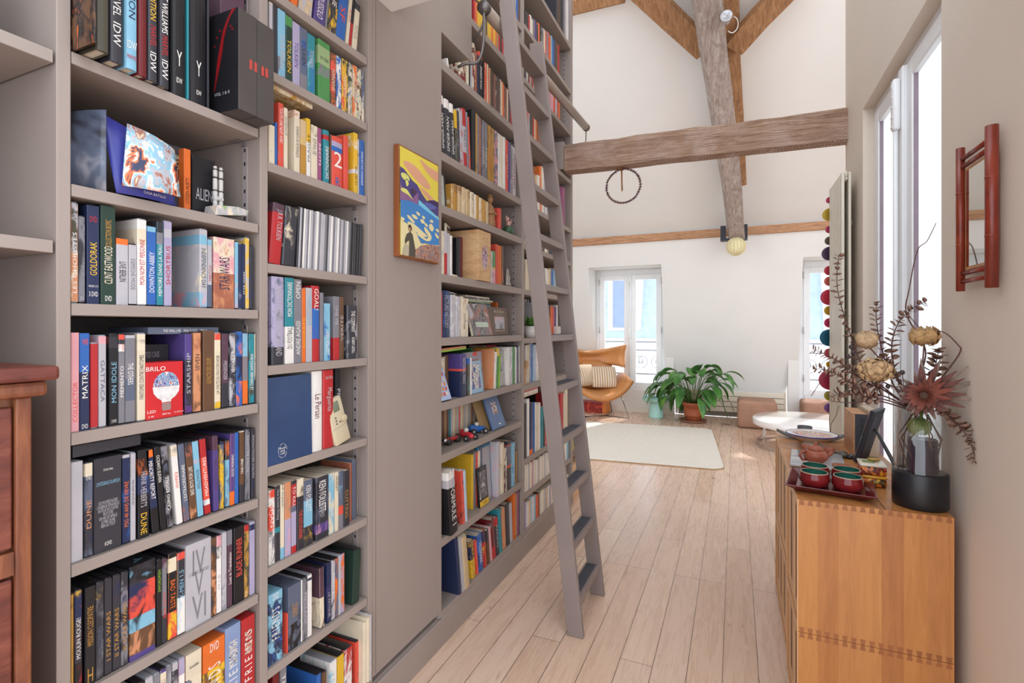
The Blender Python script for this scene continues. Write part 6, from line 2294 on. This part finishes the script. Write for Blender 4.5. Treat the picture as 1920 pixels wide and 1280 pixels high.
for k, (x, y, lab) in enumerate(((.385, 2.64, 'tiny clay tea cup on the wall side of the teapot'), (.30, 2.655, 'tiny clay tea cup just behind the teapot lid'))):
    c_ = MB().lathe([(0, 0), (.012, 0), (.019, .014), (.022, .030), (.0205, .030), (.017, .014), (.010, .004), (0, .004)], 20, 0, None, False)
    tag(c_.build('tea_cup', M_CLAY, None, (x, y, ZTOP + .0152)), lab, 'cup', 'clay tea cups')
ph = MB().rbox((-.018, -.05, 0), (.018, .05, .010), .004)
tag(ph.build('remote_control', plain('2b2c3a', .25), None, (.452, 2.70, ZTOP + .0006), (0, 0, .5)), 'small dark remote control beside the glass tray', 'remote')
# ---- footed plate
fp = tag(empty('footed_plate', (.345, 2.868, ZTOP + .0006)), 'footed plate with cobalt rim and colourful mosaic pattern', 'plate')
M_PW = plain('d9cdbb', .25, var=.05)
MB().lathe([(0, 0), (.045, 0), (.038, .012), (.030, .022), (.06, .03), (.090, .046), (.110, .058)], 40, 0, None, False).build('plate_body', M_PW, fp)
MB().lathe([(.1102, .0578), (.1135, .0595), (.113, .0635), (.1085, .0632)], 40, 0, None, False).build('rim', plain('343a86', .2, var=.1), fp)
MB().lathe([(.1086, .0630), (.088, .058), (.0865, .0575)], 40, 0, None, False).build('border', plain('dedad6', .2), fp)
MB().lathe([(.0864, .0574), (.06, .047), (.03, .040), (0, .039)], 40, 0, None, False).build('mosaic', art(['nv', 'sk', 'wh', 'or', 'wh', 'te', 'go'], 120, 1, .2), fp)
sd = []
for i in range(15):
    k = -1 + 2 * i / 14
    sd.append([(k * .155, .05 * b * (1 - .55 * abs(k) ** 3), .006 + .030 * abs(k) ** 3) for b in (-1, -.3, .3, 1)])
s_ = MB().sheet(sd, .006)
tag(s_.build('slate_dish', plain('5b5856', .5, var=.15), None, (.36, 3.045, ZTOP + .0006), (0, 0, -.05)), 'long dark leaf-shaped slate dish behind the footed plate', 'dish')
cc = MB().lathe([(0, 0), (.030, 0), (.034, .006), (.0345, .056), (.0325, .056), (.031, .008), (0, .007)], 28, 0, None, False)
tag(cc.build('charcoal_cup', plain('5d595c', .45, var=.1), None, (.335, 3.05, ZTOP + .0100)), 'charcoal cup standing in the slate dish', 'cup')
tw = MB()
for k in range(5):
    a = R.uniform(-.5, .5)
    tw.tube([(0, 0, 0), (.01 * a, .01, .05), (.04 * a + .01, .0, .10), (.09 * a, .01, .15)], [.0012, .001, .0008, .0005], 5)
tag(tw.build('dry_twig', plain('6d4a3c', .8), None, (.45, 3.05, ZTOP + .034)), 'thin dry twig standing at the end of the slate dish', 'twig')
# ---- box, frame, stones, jar
wb_ = tag(empty('slip_box', (.52, 2.838, ZTOP + .0006)), 'upright pale wood box with black side and brush writing', 'box')
MB().box((-.028, -.100, 0), (.027, .105, .19)).build('box_body', wood('beech', 'b27f5a', 'c8966e', 'd6aa84', (3, 3, 8), 3, .5, .05), wb_, bevel=.001)
MB().box((-.020, -.1012, .001), (.0265, -.1004, .189)).build('side_panel', plain('3f3f47', .5), wb_)
bs = MB()
for cz, pts in ((.165, ((-.006, .006), (.004, .003), (-.004, -.004), (.006, -.008))), (.14, ((-.004, .006), (-.006, -.004), (.006, -.006))), (.115, ((.0, .006), (.004, -.002), (-.005, -.007)))):
    bs.tube([(.006 + x, -.1016, cz + z) for x, z in pts], .0011, 5)
bs.build('brush_writing', plain('17171a', .6), wb_)
wb2 = MB().box((-.018, -.09, 0), (.018, .09, .205))
tag(wb2.build('hardcover_book', plain('cbb9a2', .6), None, (.5725, 2.83, ZTOP + .0006)), 'tall pale book standing behind the black-sided wooden box', 'book')
pf = tag(empty('standing_picture', (.478, 2.575, ZTOP + .004)), 'black-backed photo frame on an easel leg, seen from behind', 'picture')
wv_ = Vector((.45, .893, 0)); nv_ = Vector((.893, -.45, 0))
up_ = (Vector((0, 0, .965)) + nv_ * .27).normalized()
nn_ = wv_.cross(up_).normalized()
Mf = frame_matrix((0, 0, 0), tuple(wv_), tuple(up_), tuple(nn_))
MB().box((0, 0, -.016), (.15, .235, 0), 0, Mf).build('frame', plain('26252d', .45), pf, bevel=.001)
MB().box((.008, .008, -.0185), (.142, .227, -.0162), 0, Mf).build('photo', art(['rd', 'lg', 'sa', 'gn', 'wh'], 14, 1), pf)
MB().box((.012, .012, .0004), (.138, .223, .002), 0, Mf).build('back_board', plain('1f1f26', .6), pf)
e0 = Mf @ Vector((.075, .15, .0045)); e1 = Vector((e0.x + .062, e0.y - .031, .002))
lgm = MB()
sd_ = wv_ * .022
lgm.sheet([[tuple(e0 - sd_ * .6), tuple(e0 + sd_ * .6)], [tuple(e1 - sd_), tuple(e1 + sd_)]], .003)
lgm.build('easel_leg', plain('1f1f26', .5), pf)
for k, (x, y, r_, lab) in enumerate(((.452, 2.715, .017, 'smooth dark pebble nearest the wooden box corner'), (.445, 2.675, .019, 'larger flat grey pebble before the other two pebbles'), (.478, 2.685, .015, 'small dark pebble nearest the photo frame'))):
    s_ = MB().ball((0, 0, r_ * .62), (r_, r_ * .9, r_ * .62), 16, 10)
    tag(s_.build('pebble', plain('5d564f', .4, var=.2), None, (x, y, ZTOP + .0006)), lab, 'pebble', 'pebbles by the wooden box')
# ---- vase
VX, VY = .556, 2.062
vs_ = tag(empty('glass_vase', (VX, VY, ZTOP + .0006)), 'clear glass cylinder vase on a round black base, full of dried flowers', 'vase')
MB().lathe([(0, 0), (.072, 0), (.075, .004), (.075, .108), (.073, .112), (.069, .112), (.069, .104), (0, .104)], 48, 0, None, False).build('base', plain('1a1a1f', .4), vs_)
tgv = NT('vase_glass')
t1 = tgv.n('ShaderNodeBsdfTransparent'); t1.inputs['Color'].default_value = (.96, .97, .97, 1)
t2 = tgv.n('ShaderNodeBsdfGlossy'); t2.inputs['Roughness'].default_value = .03
lw = tgv.n('ShaderNodeLayerWeight'); lw.inputs['Blend'].default_value = .25
mm = tgv.n('ShaderNodeMixShader')
tgv.l(tgv.math('ADD', tgv.math('MULTIPLY', lw.outputs['Facing'], .65), .09), mm.inputs[0])
tgv.l(t1.outputs[0], mm.inputs[1]); tgv.l(t2.outputs[0], mm.inputs[2]); tgv.l(mm.outputs[0], tgv.out.inputs[0])
MB().lathe([(.0685, .1045), (.069, .325), (.066, .325), (.0655, .110), (0, .110)], 48, 0, None, False).build('glass', tgv.m, vs_)
cd_ = MB().lathe([(0, .1105), (.041, .1105), (.042, .116), (.039, .216), (.037, .220), (.033, .218), (0, .216)], 32, 0, None, False)
o = cd_.build('candle', plain('3b2340', .35, var=.08), None, (VX + .004, VY - .012, ZTOP + .0006))
tag(o, 'thick dark purple candle standing inside the glass vase', 'candle')
# ---- dried flowers: points given in the plane through the vase
def fl(u, v, dy=0.0):
    return at_y(u, v, VY + dy)


M_TWIG = plain('5e3a35', .7, var=.15)
M_EUC = plain('94705f', .8, var=.18, vs=20)
M_ROSE = plain('c4a680', .8, var=.22, vs=30)
neck = Vector((VX, VY, ZTOP + .30))
foot = Vector((VX, VY, ZTOP + .12))


def spray(name, pts, n, r0, lab, mat=M_EUC, seedv=1, bare=.25):
    rr = random.Random(seedv)
    o = tag(empty(name, pts[0]), lab, 'dried branch', 'dried branches in the vase')
    base = Vector(pts[0])
    P_ = [Vector(p) for p in pts]
    # smooth curve
    C = []
    for i in range(len(P_) - 1):
        a, b, c, d = P_[max(i - 1, 0)], P_[i], P_[i + 1], P_[min(i + 2, len(P_) - 1)]
        for k in range(6):
            t = k / 6
            C.append(.5 * (2 * b + (c - a) * t + (2 * a - 5 * b + 4 * c - d) * t * t + (3 * b - a - 3 * c + d) * t ** 3))
    C.append(P_[-1])
    L = len(C)
    MB().tube([p - base for p in C], [.0028 - .0018 * i / L for i in range(L)], 6).build('stem', M_TWIG, o)
    if n:
        m = MB()
        for k in range(n):
            f = bare + (1 - bare) * (k + .5) / n
            x = f * (L - 1)
            i = min(int(x), L - 2)
            p = C[i].lerp(C[i + 1], x - i) - base
            ax = (C[i + 1] - C[i]).normalized()
            q = ax.cross(Vector((.3, 1, .2))).normalized()
            q2 = ax.cross(q)
            an = rr.uniform(0, PI)
            for s_ in (0, PI):
                out = (q * math.cos(an + s_) + q2 * math.sin(an + s_)).normalized()
                tip = (out + ax * rr.uniform(.1, .7)).normalized()
                sd = tip.cross(ax + Vector((rr.uniform(-.4, .4), rr.uniform(-.4, .4), rr.uniform(-.4, .4)))).normalized()
                rad = r0 * rr.uniform(.9, 1.3) * (1 - .35 * f)
                c = p + tip * (rad + .002)
                up = tip.cross(sd)
                rim = [c + (tip * math.cos(z) + sd * math.sin(z) * .9) * rad + up * .10 * rad * math.cos(2 * z) for z in [2 * PI * w / 9 for w in range(9)]]
                vs = [tuple(z) for z in rim] + [tuple(c + up * .0012), tuple(c - up * .0006)]
                m.add(vs, [(w, (w + 1) % 9, 9) for w in range(9)] + [((w + 1) % 9, w, 10) for w in range(9)], 0, True)
        m.build('leaves', mat, o)
    return o


E = 'eucalyptus branch with round dried leaves, '
spray('eucalyptus_branch', [neck, fl(1668, 735, -.02), fl(1620, 690, -.02), fl(1592, 620, 0), fl(1570, 540, .0), fl(1573, 478, .0)], 22, .0125, E + 'reaching up in front of the tall radiator', seedv=2, bare=.35)
spray('eucalyptus_branch', [neck, fl(1680, 730, .03), fl(1655, 660, .05), fl(1643, 600, .05), fl(1644, 566, .05)], 13, .0125, E + 'upright before the frosted window', seedv=3, bare=.4)
spray('eucalyptus_branch', [neck, fl(1690, 730, .02), fl(1672, 660, .02), fl(1682, 610, .02), fl(1706, 582, .02), fl(1734, 566, .02)], 18, .0125, E + 'bending towards the window centre', seedv=4, bare=.3)
spray('eucalyptus_branch', [neck, fl(1665, 735, -.03), fl(1618, 712, -.05), fl(1570, 676, -.06), fl(1524, 654, -.06)], 22, .0125, E + 'stretching out to the room above the other', seedv=5, bare=.3)
spray('eucalyptus_branch', [neck, fl(1665, 745, -.05), fl(1615, 730, -.08), fl(1565, 700, -.10), fl(1527, 690, -.10)], 20, .0125, E + 'lower one stretching out to the room', seedv=6, bare=.3)
spray('eucalyptus_branch', [neck, fl(1670, 752, -.07), fl(1620, 742, -.10), fl(1580, 738, -.11), fl(1556, 745, -.11)], 13, .013, E + 'lowest of the sprays on the room side', seedv=7, bare=.35)
spray('eucalyptus_branch', [neck, fl(1765, 770, -.06), fl(1790, 790, -.10), fl(1815, 820, -.13), fl(1832, 866, -.14)], 18, .014, E + 'drooping along the wall beside the vase', seedv=8, bare=.2)
spray('eucalyptus_branch', [neck, fl(1700, 735, .0), fl(1672, 690, .0), fl(1655, 668, 0)], 16, .013, E + 'short one behind the dried roses', seedv=9, bare=.1)
spray('oak_twig', [neck, fl(1742, 720, .04), fl(1755, 680, .05), fl(1760, 655, .05)], 8, .020, 'short twig with brown lobed leaves behind the protea', seedv=10, bare=.4)
spray('curly_twig', [neck, fl(1722, 720, .03), fl(1735, 655, .03), fl(1700, 590, .03), fl(1705, 540, .03), fl(1720, 470, .03), fl(1738, 452, .03), fl(1755, 418, .03)], 0, 0, 'long dark curly twig rising highest before the window')
spray('curly_twig', [neck, fl(1740, 735, .0), fl(1772, 700, -.03), fl(1800, 660, -.05), fl(1795, 645, -.05), fl(1768, 622, -.04), fl(1735, 622, 0), fl(1716, 605, 0), fl(1698, 580, 0), fl(1702, 552, .0)], 0, 0, 'dark curly twig looping out towards the mirror wall')
spray('bare_twig', [neck, fl(1650, 752, -.06), fl(1600, 755, -.1), fl(1560, 752, -.1)], 0, 0, 'thin bare twig lying lowest on the room side')
spray('bare_twig', [neck, fl(1640, 720, -.02), fl(1590, 685, -.03), fl(1552, 700, -.03), fl(1521, 742, -.03)], 0, 0, 'thin bare twig hooking down towards the coffee table')
for k, (u, v) in enumerate(((1596, 650), (1600, 660), (1750, 696), (1775, 708), (1665, 724), (1590, 668), (1692, 698))):
    b = MB().ball((0, 0, 0), (.007, .006, .008), 10, 7)
    b.tube([(0, 0, -.007), (.004 * (1 if u < 1700 else -1), .002, -.045)], .0012, 5)
    tag(b.build('dark_berry', plain('3a2a2e', .5), None, fl(u, v, -.05 - .004 * k)), 'small dark dried berry on its stalk among the flowers', 'berry', 'dark dried berries')


def petals_ball(name, c, r, n, pr, mat, lab, squash=(1, 1, 1), cat='dried flower', seedv=1, stem_to=None, curl=.4):
    rr = random.Random(seedv)
    o = tag(empty(name, c), lab, cat)
    m = MB()
    for k in range(n):
        z = 1 - 2 * (k + .5) / n
        a = k * 2.39996
        s_ = math.sqrt(1 - z * z)
        d = Vector((s_ * math.cos(a), s_ * math.sin(a), z))
        q = d.cross(Vector((rr.uniform(-1, 1), rr.uniform(-1, 1), rr.uniform(-1, 1)))).normalized()
        w = d.cross(q)
        cc_ = Vector((d.x * r * squash[0], d.y * r * squash[1], d.z * r * squash[2])) * rr.uniform(.8, 1.05)
        g = []
        for i in range(4):
            row = []
            for j in range(4):
                x, y = (i / 1.5 - 1) * pr, (j / 1.5 - 1) * pr
                row.append(tuple(cc_ + q * x + w * y - d * (x * x + y * y) / pr * curl + d * rr.uniform(-.1, .1) * pr))
            g.append(row)
        m.sheet(g, .0008)
    m.build('petals', mat, o)
    MB().ball((0, 0, 0), (r * .82 * squash[0], r * .82 * squash[1], r * .82 * squash[2]), 14, 9).build('heart', mat, o)
    if stem_to:
        MB().tube([Vector((0, 0, -r * .5)), (Vector(stem_to) - Vector(c)) * .5 + Vector((0, 0, .01)), Vector(stem_to) - Vector(c)], .0022, 6).build('stem', M_TWIG, o)
    return o


petals_ball('dried_rose', fl(1626, 637, -.03), .034, 16, .024, M_ROSE, 'papery beige dried rose above the beige hydrangea', (1.1, 1, 1), seedv=3, stem_to=neck, curl=.75)
petals_ball('dried_rose', fl(1733, 630, -.02), .030, 16, .024, plain('bd9766', .8, var=.25, vs=30), 'crumpled golden dried rose above the protea', (1.5, 1, .75), seedv=4, stem_to=neck, curl=.6)
petals_ball('dried_hydrangea', fl(1641, 694, -.07), .050, 110, .0095, plain('bf9d74', .8, var=.22, vs=40), 'round beige dried hydrangea head with many small petals', (1.05, .9, .8), seedv=5, stem_to=neck, curl=.3)
# protea
pc_ = fl(1733, 741, -.085)
pr = tag(empty('dried_protea', pc_), 'big spiky brown and grey dried protea facing the room', 'dried flower')
ax = (Vector((0, 0, H)) - pc_); ax.z = .10; ax = (ax.normalized() + Vector((-.12, 0, .02))).normalized()
ux = ax.cross(Vector((0, 0, 1))).normalized(); uy = ux.cross(ax)
rr = random.Random(5)
for ring_, (n_, L, w_, op_, r0, mt) in enumerate(((20, .055, .016, .35, .020, '82483b'), (18, .082, .018, .05, .022, '6a4039'), (16, .098, .017, -.25, .022, '8a776b'))):
    m = MB()
    for k in range(n_):
        a = 2 * PI * (k + .5 * ring_) / n_ + rr.uniform(-.1, .1)
        d = ux * math.cos(a) + uy * math.sin(a)
        Lk = L * rr.uniform(.85, 1.1)
        if math.cos(a) > .2 or math.sin(a) < -.3:
            Lk *= .62
        elif math.cos(a) < -.3:
            Lk *= 1.25
        dr_ = (d + ax * op_).normalized()
        sd = dr_.cross(ax).normalized()
        nv2 = sd.cross(dr_)
        g = []
        for i in range(6):
            t = i / 5
            wd = w_ * .5 * math.sin(PI * (.18 + .80 * t)) if i < 5 else .0006
            p = d * r0 * .6 + dr_ * Lk * t + ax * (.012 * t * t)
            g.append([tuple(p - sd * wd + nv2 * wd * .35), tuple(p), tuple(p + sd * wd + nv2 * wd * .35)])
        m.sheet(g, .0012)
    m.build('petals', plain(mt, .7, var=.25, vs=30), pr)
m = MB()
for k in range(90):
    a, r_ = k * 2.39996, .024 * math.sqrt((k + .5) / 90)
    p = ux * r_ * math.cos(a) + uy * r_ * math.sin(a)
    m.tube([p - ax * .002, p + ax * (.012 + .006 * (r_ / .024))], .0011, 4)
m.build('stamens', plain('8f4a33', .8, var=.2), pr)
MB().lathe([(0, .015), (.009, .013), (.013, .006), (.012, 0)], 20, 0, frame_matrix((0, 0, 0), tuple(ux), tuple(uy), tuple(ax)), False).build('heart', plain('4b3a30', .9, var=.2), pr)
MB().tube([-ax * .005, -ax * .03 + Vector((0, 0, -.02)), foot + Vector((-.03, 0, .05)) - pc_, foot + Vector((-.035, 0, .0)) - pc_], .005, 7).build('stem', plain('7d8a45', .6), pr)
stems = MB()
for k in range(9):
    a = 2 * PI * k / 9
    stems.tube([foot + Vector((.045 * math.cos(a + 1), .045 * math.sin(a + 1), -.005)), foot + Vector((.058 * math.cos(a), .058 * math.sin(a), .10)), neck + Vector((.02 * math.cos(a + .6), .02 * math.sin(a + .6), 0))], .0022, 5)
stems.build('stem_bundle', plain('7c5340', .7, var=.2), pr, loc=(-pc_.x, -pc_.y, -pc_.z))
gb_ = MB().ball((0, 0, 0), (.03, .03, .026), 14, 10)
for k in range(8):
    a = 2 * PI * k / 8
    gb_.tube([(.031 * math.cos(a) * math.cos(e), .031 * math.sin(a) * math.cos(e), .027 * math.sin(e)) for e in [-1.2 + 2.4 * i / 6 for i in range(7)]], .003, 5)
tag(gb_.build('green_gourd', plain('8ea05a', .5, var=.15), None, (VX - .01, VY - .03, ZTOP + .262)), 'ribbed green dried pod tucked in the vase neck', 'pod')

# ---- bamboo mirror on the right wall
M_BAM = wood('bamboo', '5a1d12', '8a3320', 'a8492c', (3, 3, 1.2), 4, .3, .05)
mi = tag(empty('wall_mirror', (XW - .001, 1.846, 1.51)), 'small mirror in a red-brown bamboo frame on the near wall', 'mirror')


def cane(name, pts, r, mat=M_BAM):
    b = MB()
    b.tube(pts, r, 14)
    P_ = [Vector(p) for p in pts]
    for f in (.32, .68):
        q = P_[0].lerp(P_[-1], f)
        d = (P_[-1] - P_[0]).normalized()
        b.tube([q - d * .003, q, q + d * .003], [r * 1.0, r * 1.09, r * 1.0], 14)
    return b.build(name, mat, mi)


cane('bamboo_post', [(-.024, .105, 0), (-.024, .105, .432)], .011)
cane('bamboo_post', [(-.026, -.105, -.004), (-.026, -.105, .425)], .0145)
for z in (.028, .052, .372, .396):
    cane('bamboo_rail', [(-.022, -.092, z), (-.022, .094, z)], .0065)
MB().box((-.019, -.078, .062), (-.001, .085, .362)).build('inner_frame', wood('bamboo_light', 'a86e3c', 'c08a52', 'd2a46c', (3, 3, 2), 5, .45, .05), mi)
MB().box((-.0198, -.070, .070), (-.0191, .077, .354)).build('mirror_glass', plain('c9c7c2', .03, 1.0, 0), mi)
# ---- tall panel radiator with paper garland
rad = tag(empty('panel_radiator', (0, 3.66, .02)), 'tall flat cream radiator standing off the right wall', 'radiator')
M_RAD = plain('d9d3c2', .35, var=.02)
b = MB()
for k in range(6):
    y = -.21 + k * .07
    b.rbox((.565, y + .0015, 0), (.580, y + .0685, 2.28), .004)
b.build('front_panel', M_RAD, rad)
b = MB().box((.600, -.20, .0), (.614, .20, 2.28))
b.build('rear_panel', M_RAD, rad, bevel=.003)
b = MB()
for z in (.05, 2.245):
    b.tube([(.590, -.195, z), (.590, .195, z)], .0095, 12)
b.lathe([(0, 0), (.007, .004), (.010, .02), (.004, .035), (0, .036)], 12, 0, Matrix.Translation((.588, -.196, 2.252)), False)
b.build('header_tube', M_RAD, rad)
b = MB()
for z in (.73, 2.0):
    b.box((.6142, -.03, z), (.649, .03, z + .03))
b.build('wall_bracket', plain('b5ab9c', .4), rad)
gl_ = tag(empty('paper_garland', (.577, 3.945, 0)), 'vertical garland of round coloured paper discs beside the tall radiator', 'garland')
disc_l = [(375, 6, 'b8456a'), (402, 12, 'c3a83c'), (430, 7, 'b8456a'), (451, 8, '6a5a48'), (475, 13, '55425e'), (507, 9, 'c04050'), (527, 9, 'cd6a58'), (557, 15, 'c63b52'), (582, 9, 'bf9a2c'), (605, 9, 'b93561'),
          (633, 16, '1f6078'), (662, 9, 'bf4a5c'), (683, 6, 'bf9a2c'), (713, 18, 'b23a55'), (742, 9, 'a39a3c'), (765, 9, '8a5aa0')]
g0, g1 = None, None
for v, r_, c in disc_l:
    p = at_y(1557, v, 3.945)
    R_ = r_ * (p.y * CS - p.x * SN) / F
    m = MB()
    for a in (0, 1.05, 2.1):
        mx_ = frame_matrix((0, 0, p.z), (math.cos(a - .3), math.sin(a - .3), 0), (0, 0, 1), (math.sin(a - .3), -math.cos(a - .3), 0))
        m.prism([(R_ * math.cos(2 * PI * k / 24), R_ * math.sin(2 * PI * k / 24)) for k in range(24)], -.0006, .0006, 0, mx_)
    m.build('paper_disc', plain(c, .7, var=.1), gl_)
    g0 = p.z if g0 is None else g0
    g1 = p.z
MB().tube([(0, 0, g0 + .08), (0, 0, g1 - .03)], .0008, 5).build('thread', plain('cfc8bd', .8), gl_)
# ---- old chest in the nearest bay
M_CH = wood('chest', '4a2018', '74382a', '935441', (3, 2.2, 10), 3.2, .45, .2)
M_CH2 = wood('chest_post', '532a1a', '834a2f', 'a3683f', (8, 8, 1.3), 3.0, .45, .2)
cs = tag(empty('drawer_chest', (-1.08, .20, 0)), 'dark red-brown wooden chest of drawers beside the near bookcase', 'chest')
MB().box((-.37, -.26, .0), (-.012, .252, 1.285)).build('carcass', M_CH2, cs)
b = MB()
b.box((-.38, -.29, 1.312), (.035, .278, 1.336)); 
b.build('top', M_CH, cs, bevel=.006)
MB().box((-.375, -.28, 1.2855), (.022, .268, 1.3115)).build('top_moulding', M_CH2, cs, bevel=.008)
MB().box((-.0115, .231, .0), (.004, .2525, 1.285)).build('post', M_CH2, cs, bevel=.003)
MB().box((-.0115, -.26, .0), (.004, -.238, 1.285)).build('post', M_CH2, cs, bevel=.003)
for k, (z0, z1) in enumerate(((1.04, 1.27), (.72, .99), (.36, .67), (.04, .31))):
    d = MB().box((-.0115, -.236, z0), (.001, .2285, z1)).build('drawer', M_CH, cs, bevel=.003)
    MB().lathe([(0, 0), (.008, 0), (.007, .012), (.014, .02), (.012, .028), (0, .03)], 14, 0, frame_matrix((.001, 0, (z0 + z1) / 2), (0, 1, 0), (0, 0, 1), (1, 0, 0)), False).build('knob', M_CH2, d)
    if k:
        MB().box((-.0115, -.237, z1 + .006), (.002, .230, z1 + .044)).build('drawer_rail', M_CH2, cs)
# ================================================================== light
wd = bpy.data.worlds.new('sky')
S.world = wd
wd.use_nodes = True
bg = wd.node_tree.nodes['Background']
bg.inputs['Color'].default_value = (.93, .98, 1.06, 1)
bg.inputs['Strength'].default_value = 1.6
sun = bpy.data.lights.new('sun', 'SUN')
sun.energy = 3.0
sun.angle = math.radians(2)
sun.color = (1, .97, .92)
so_ = bpy.data.objects.new('sun', sun)
COL.objects.link(so_)
so_.rotation_euler = Vector((-.30, -.72, -.62)).to_track_quat('-Z', 'Y').to_euler()
fit_texts()
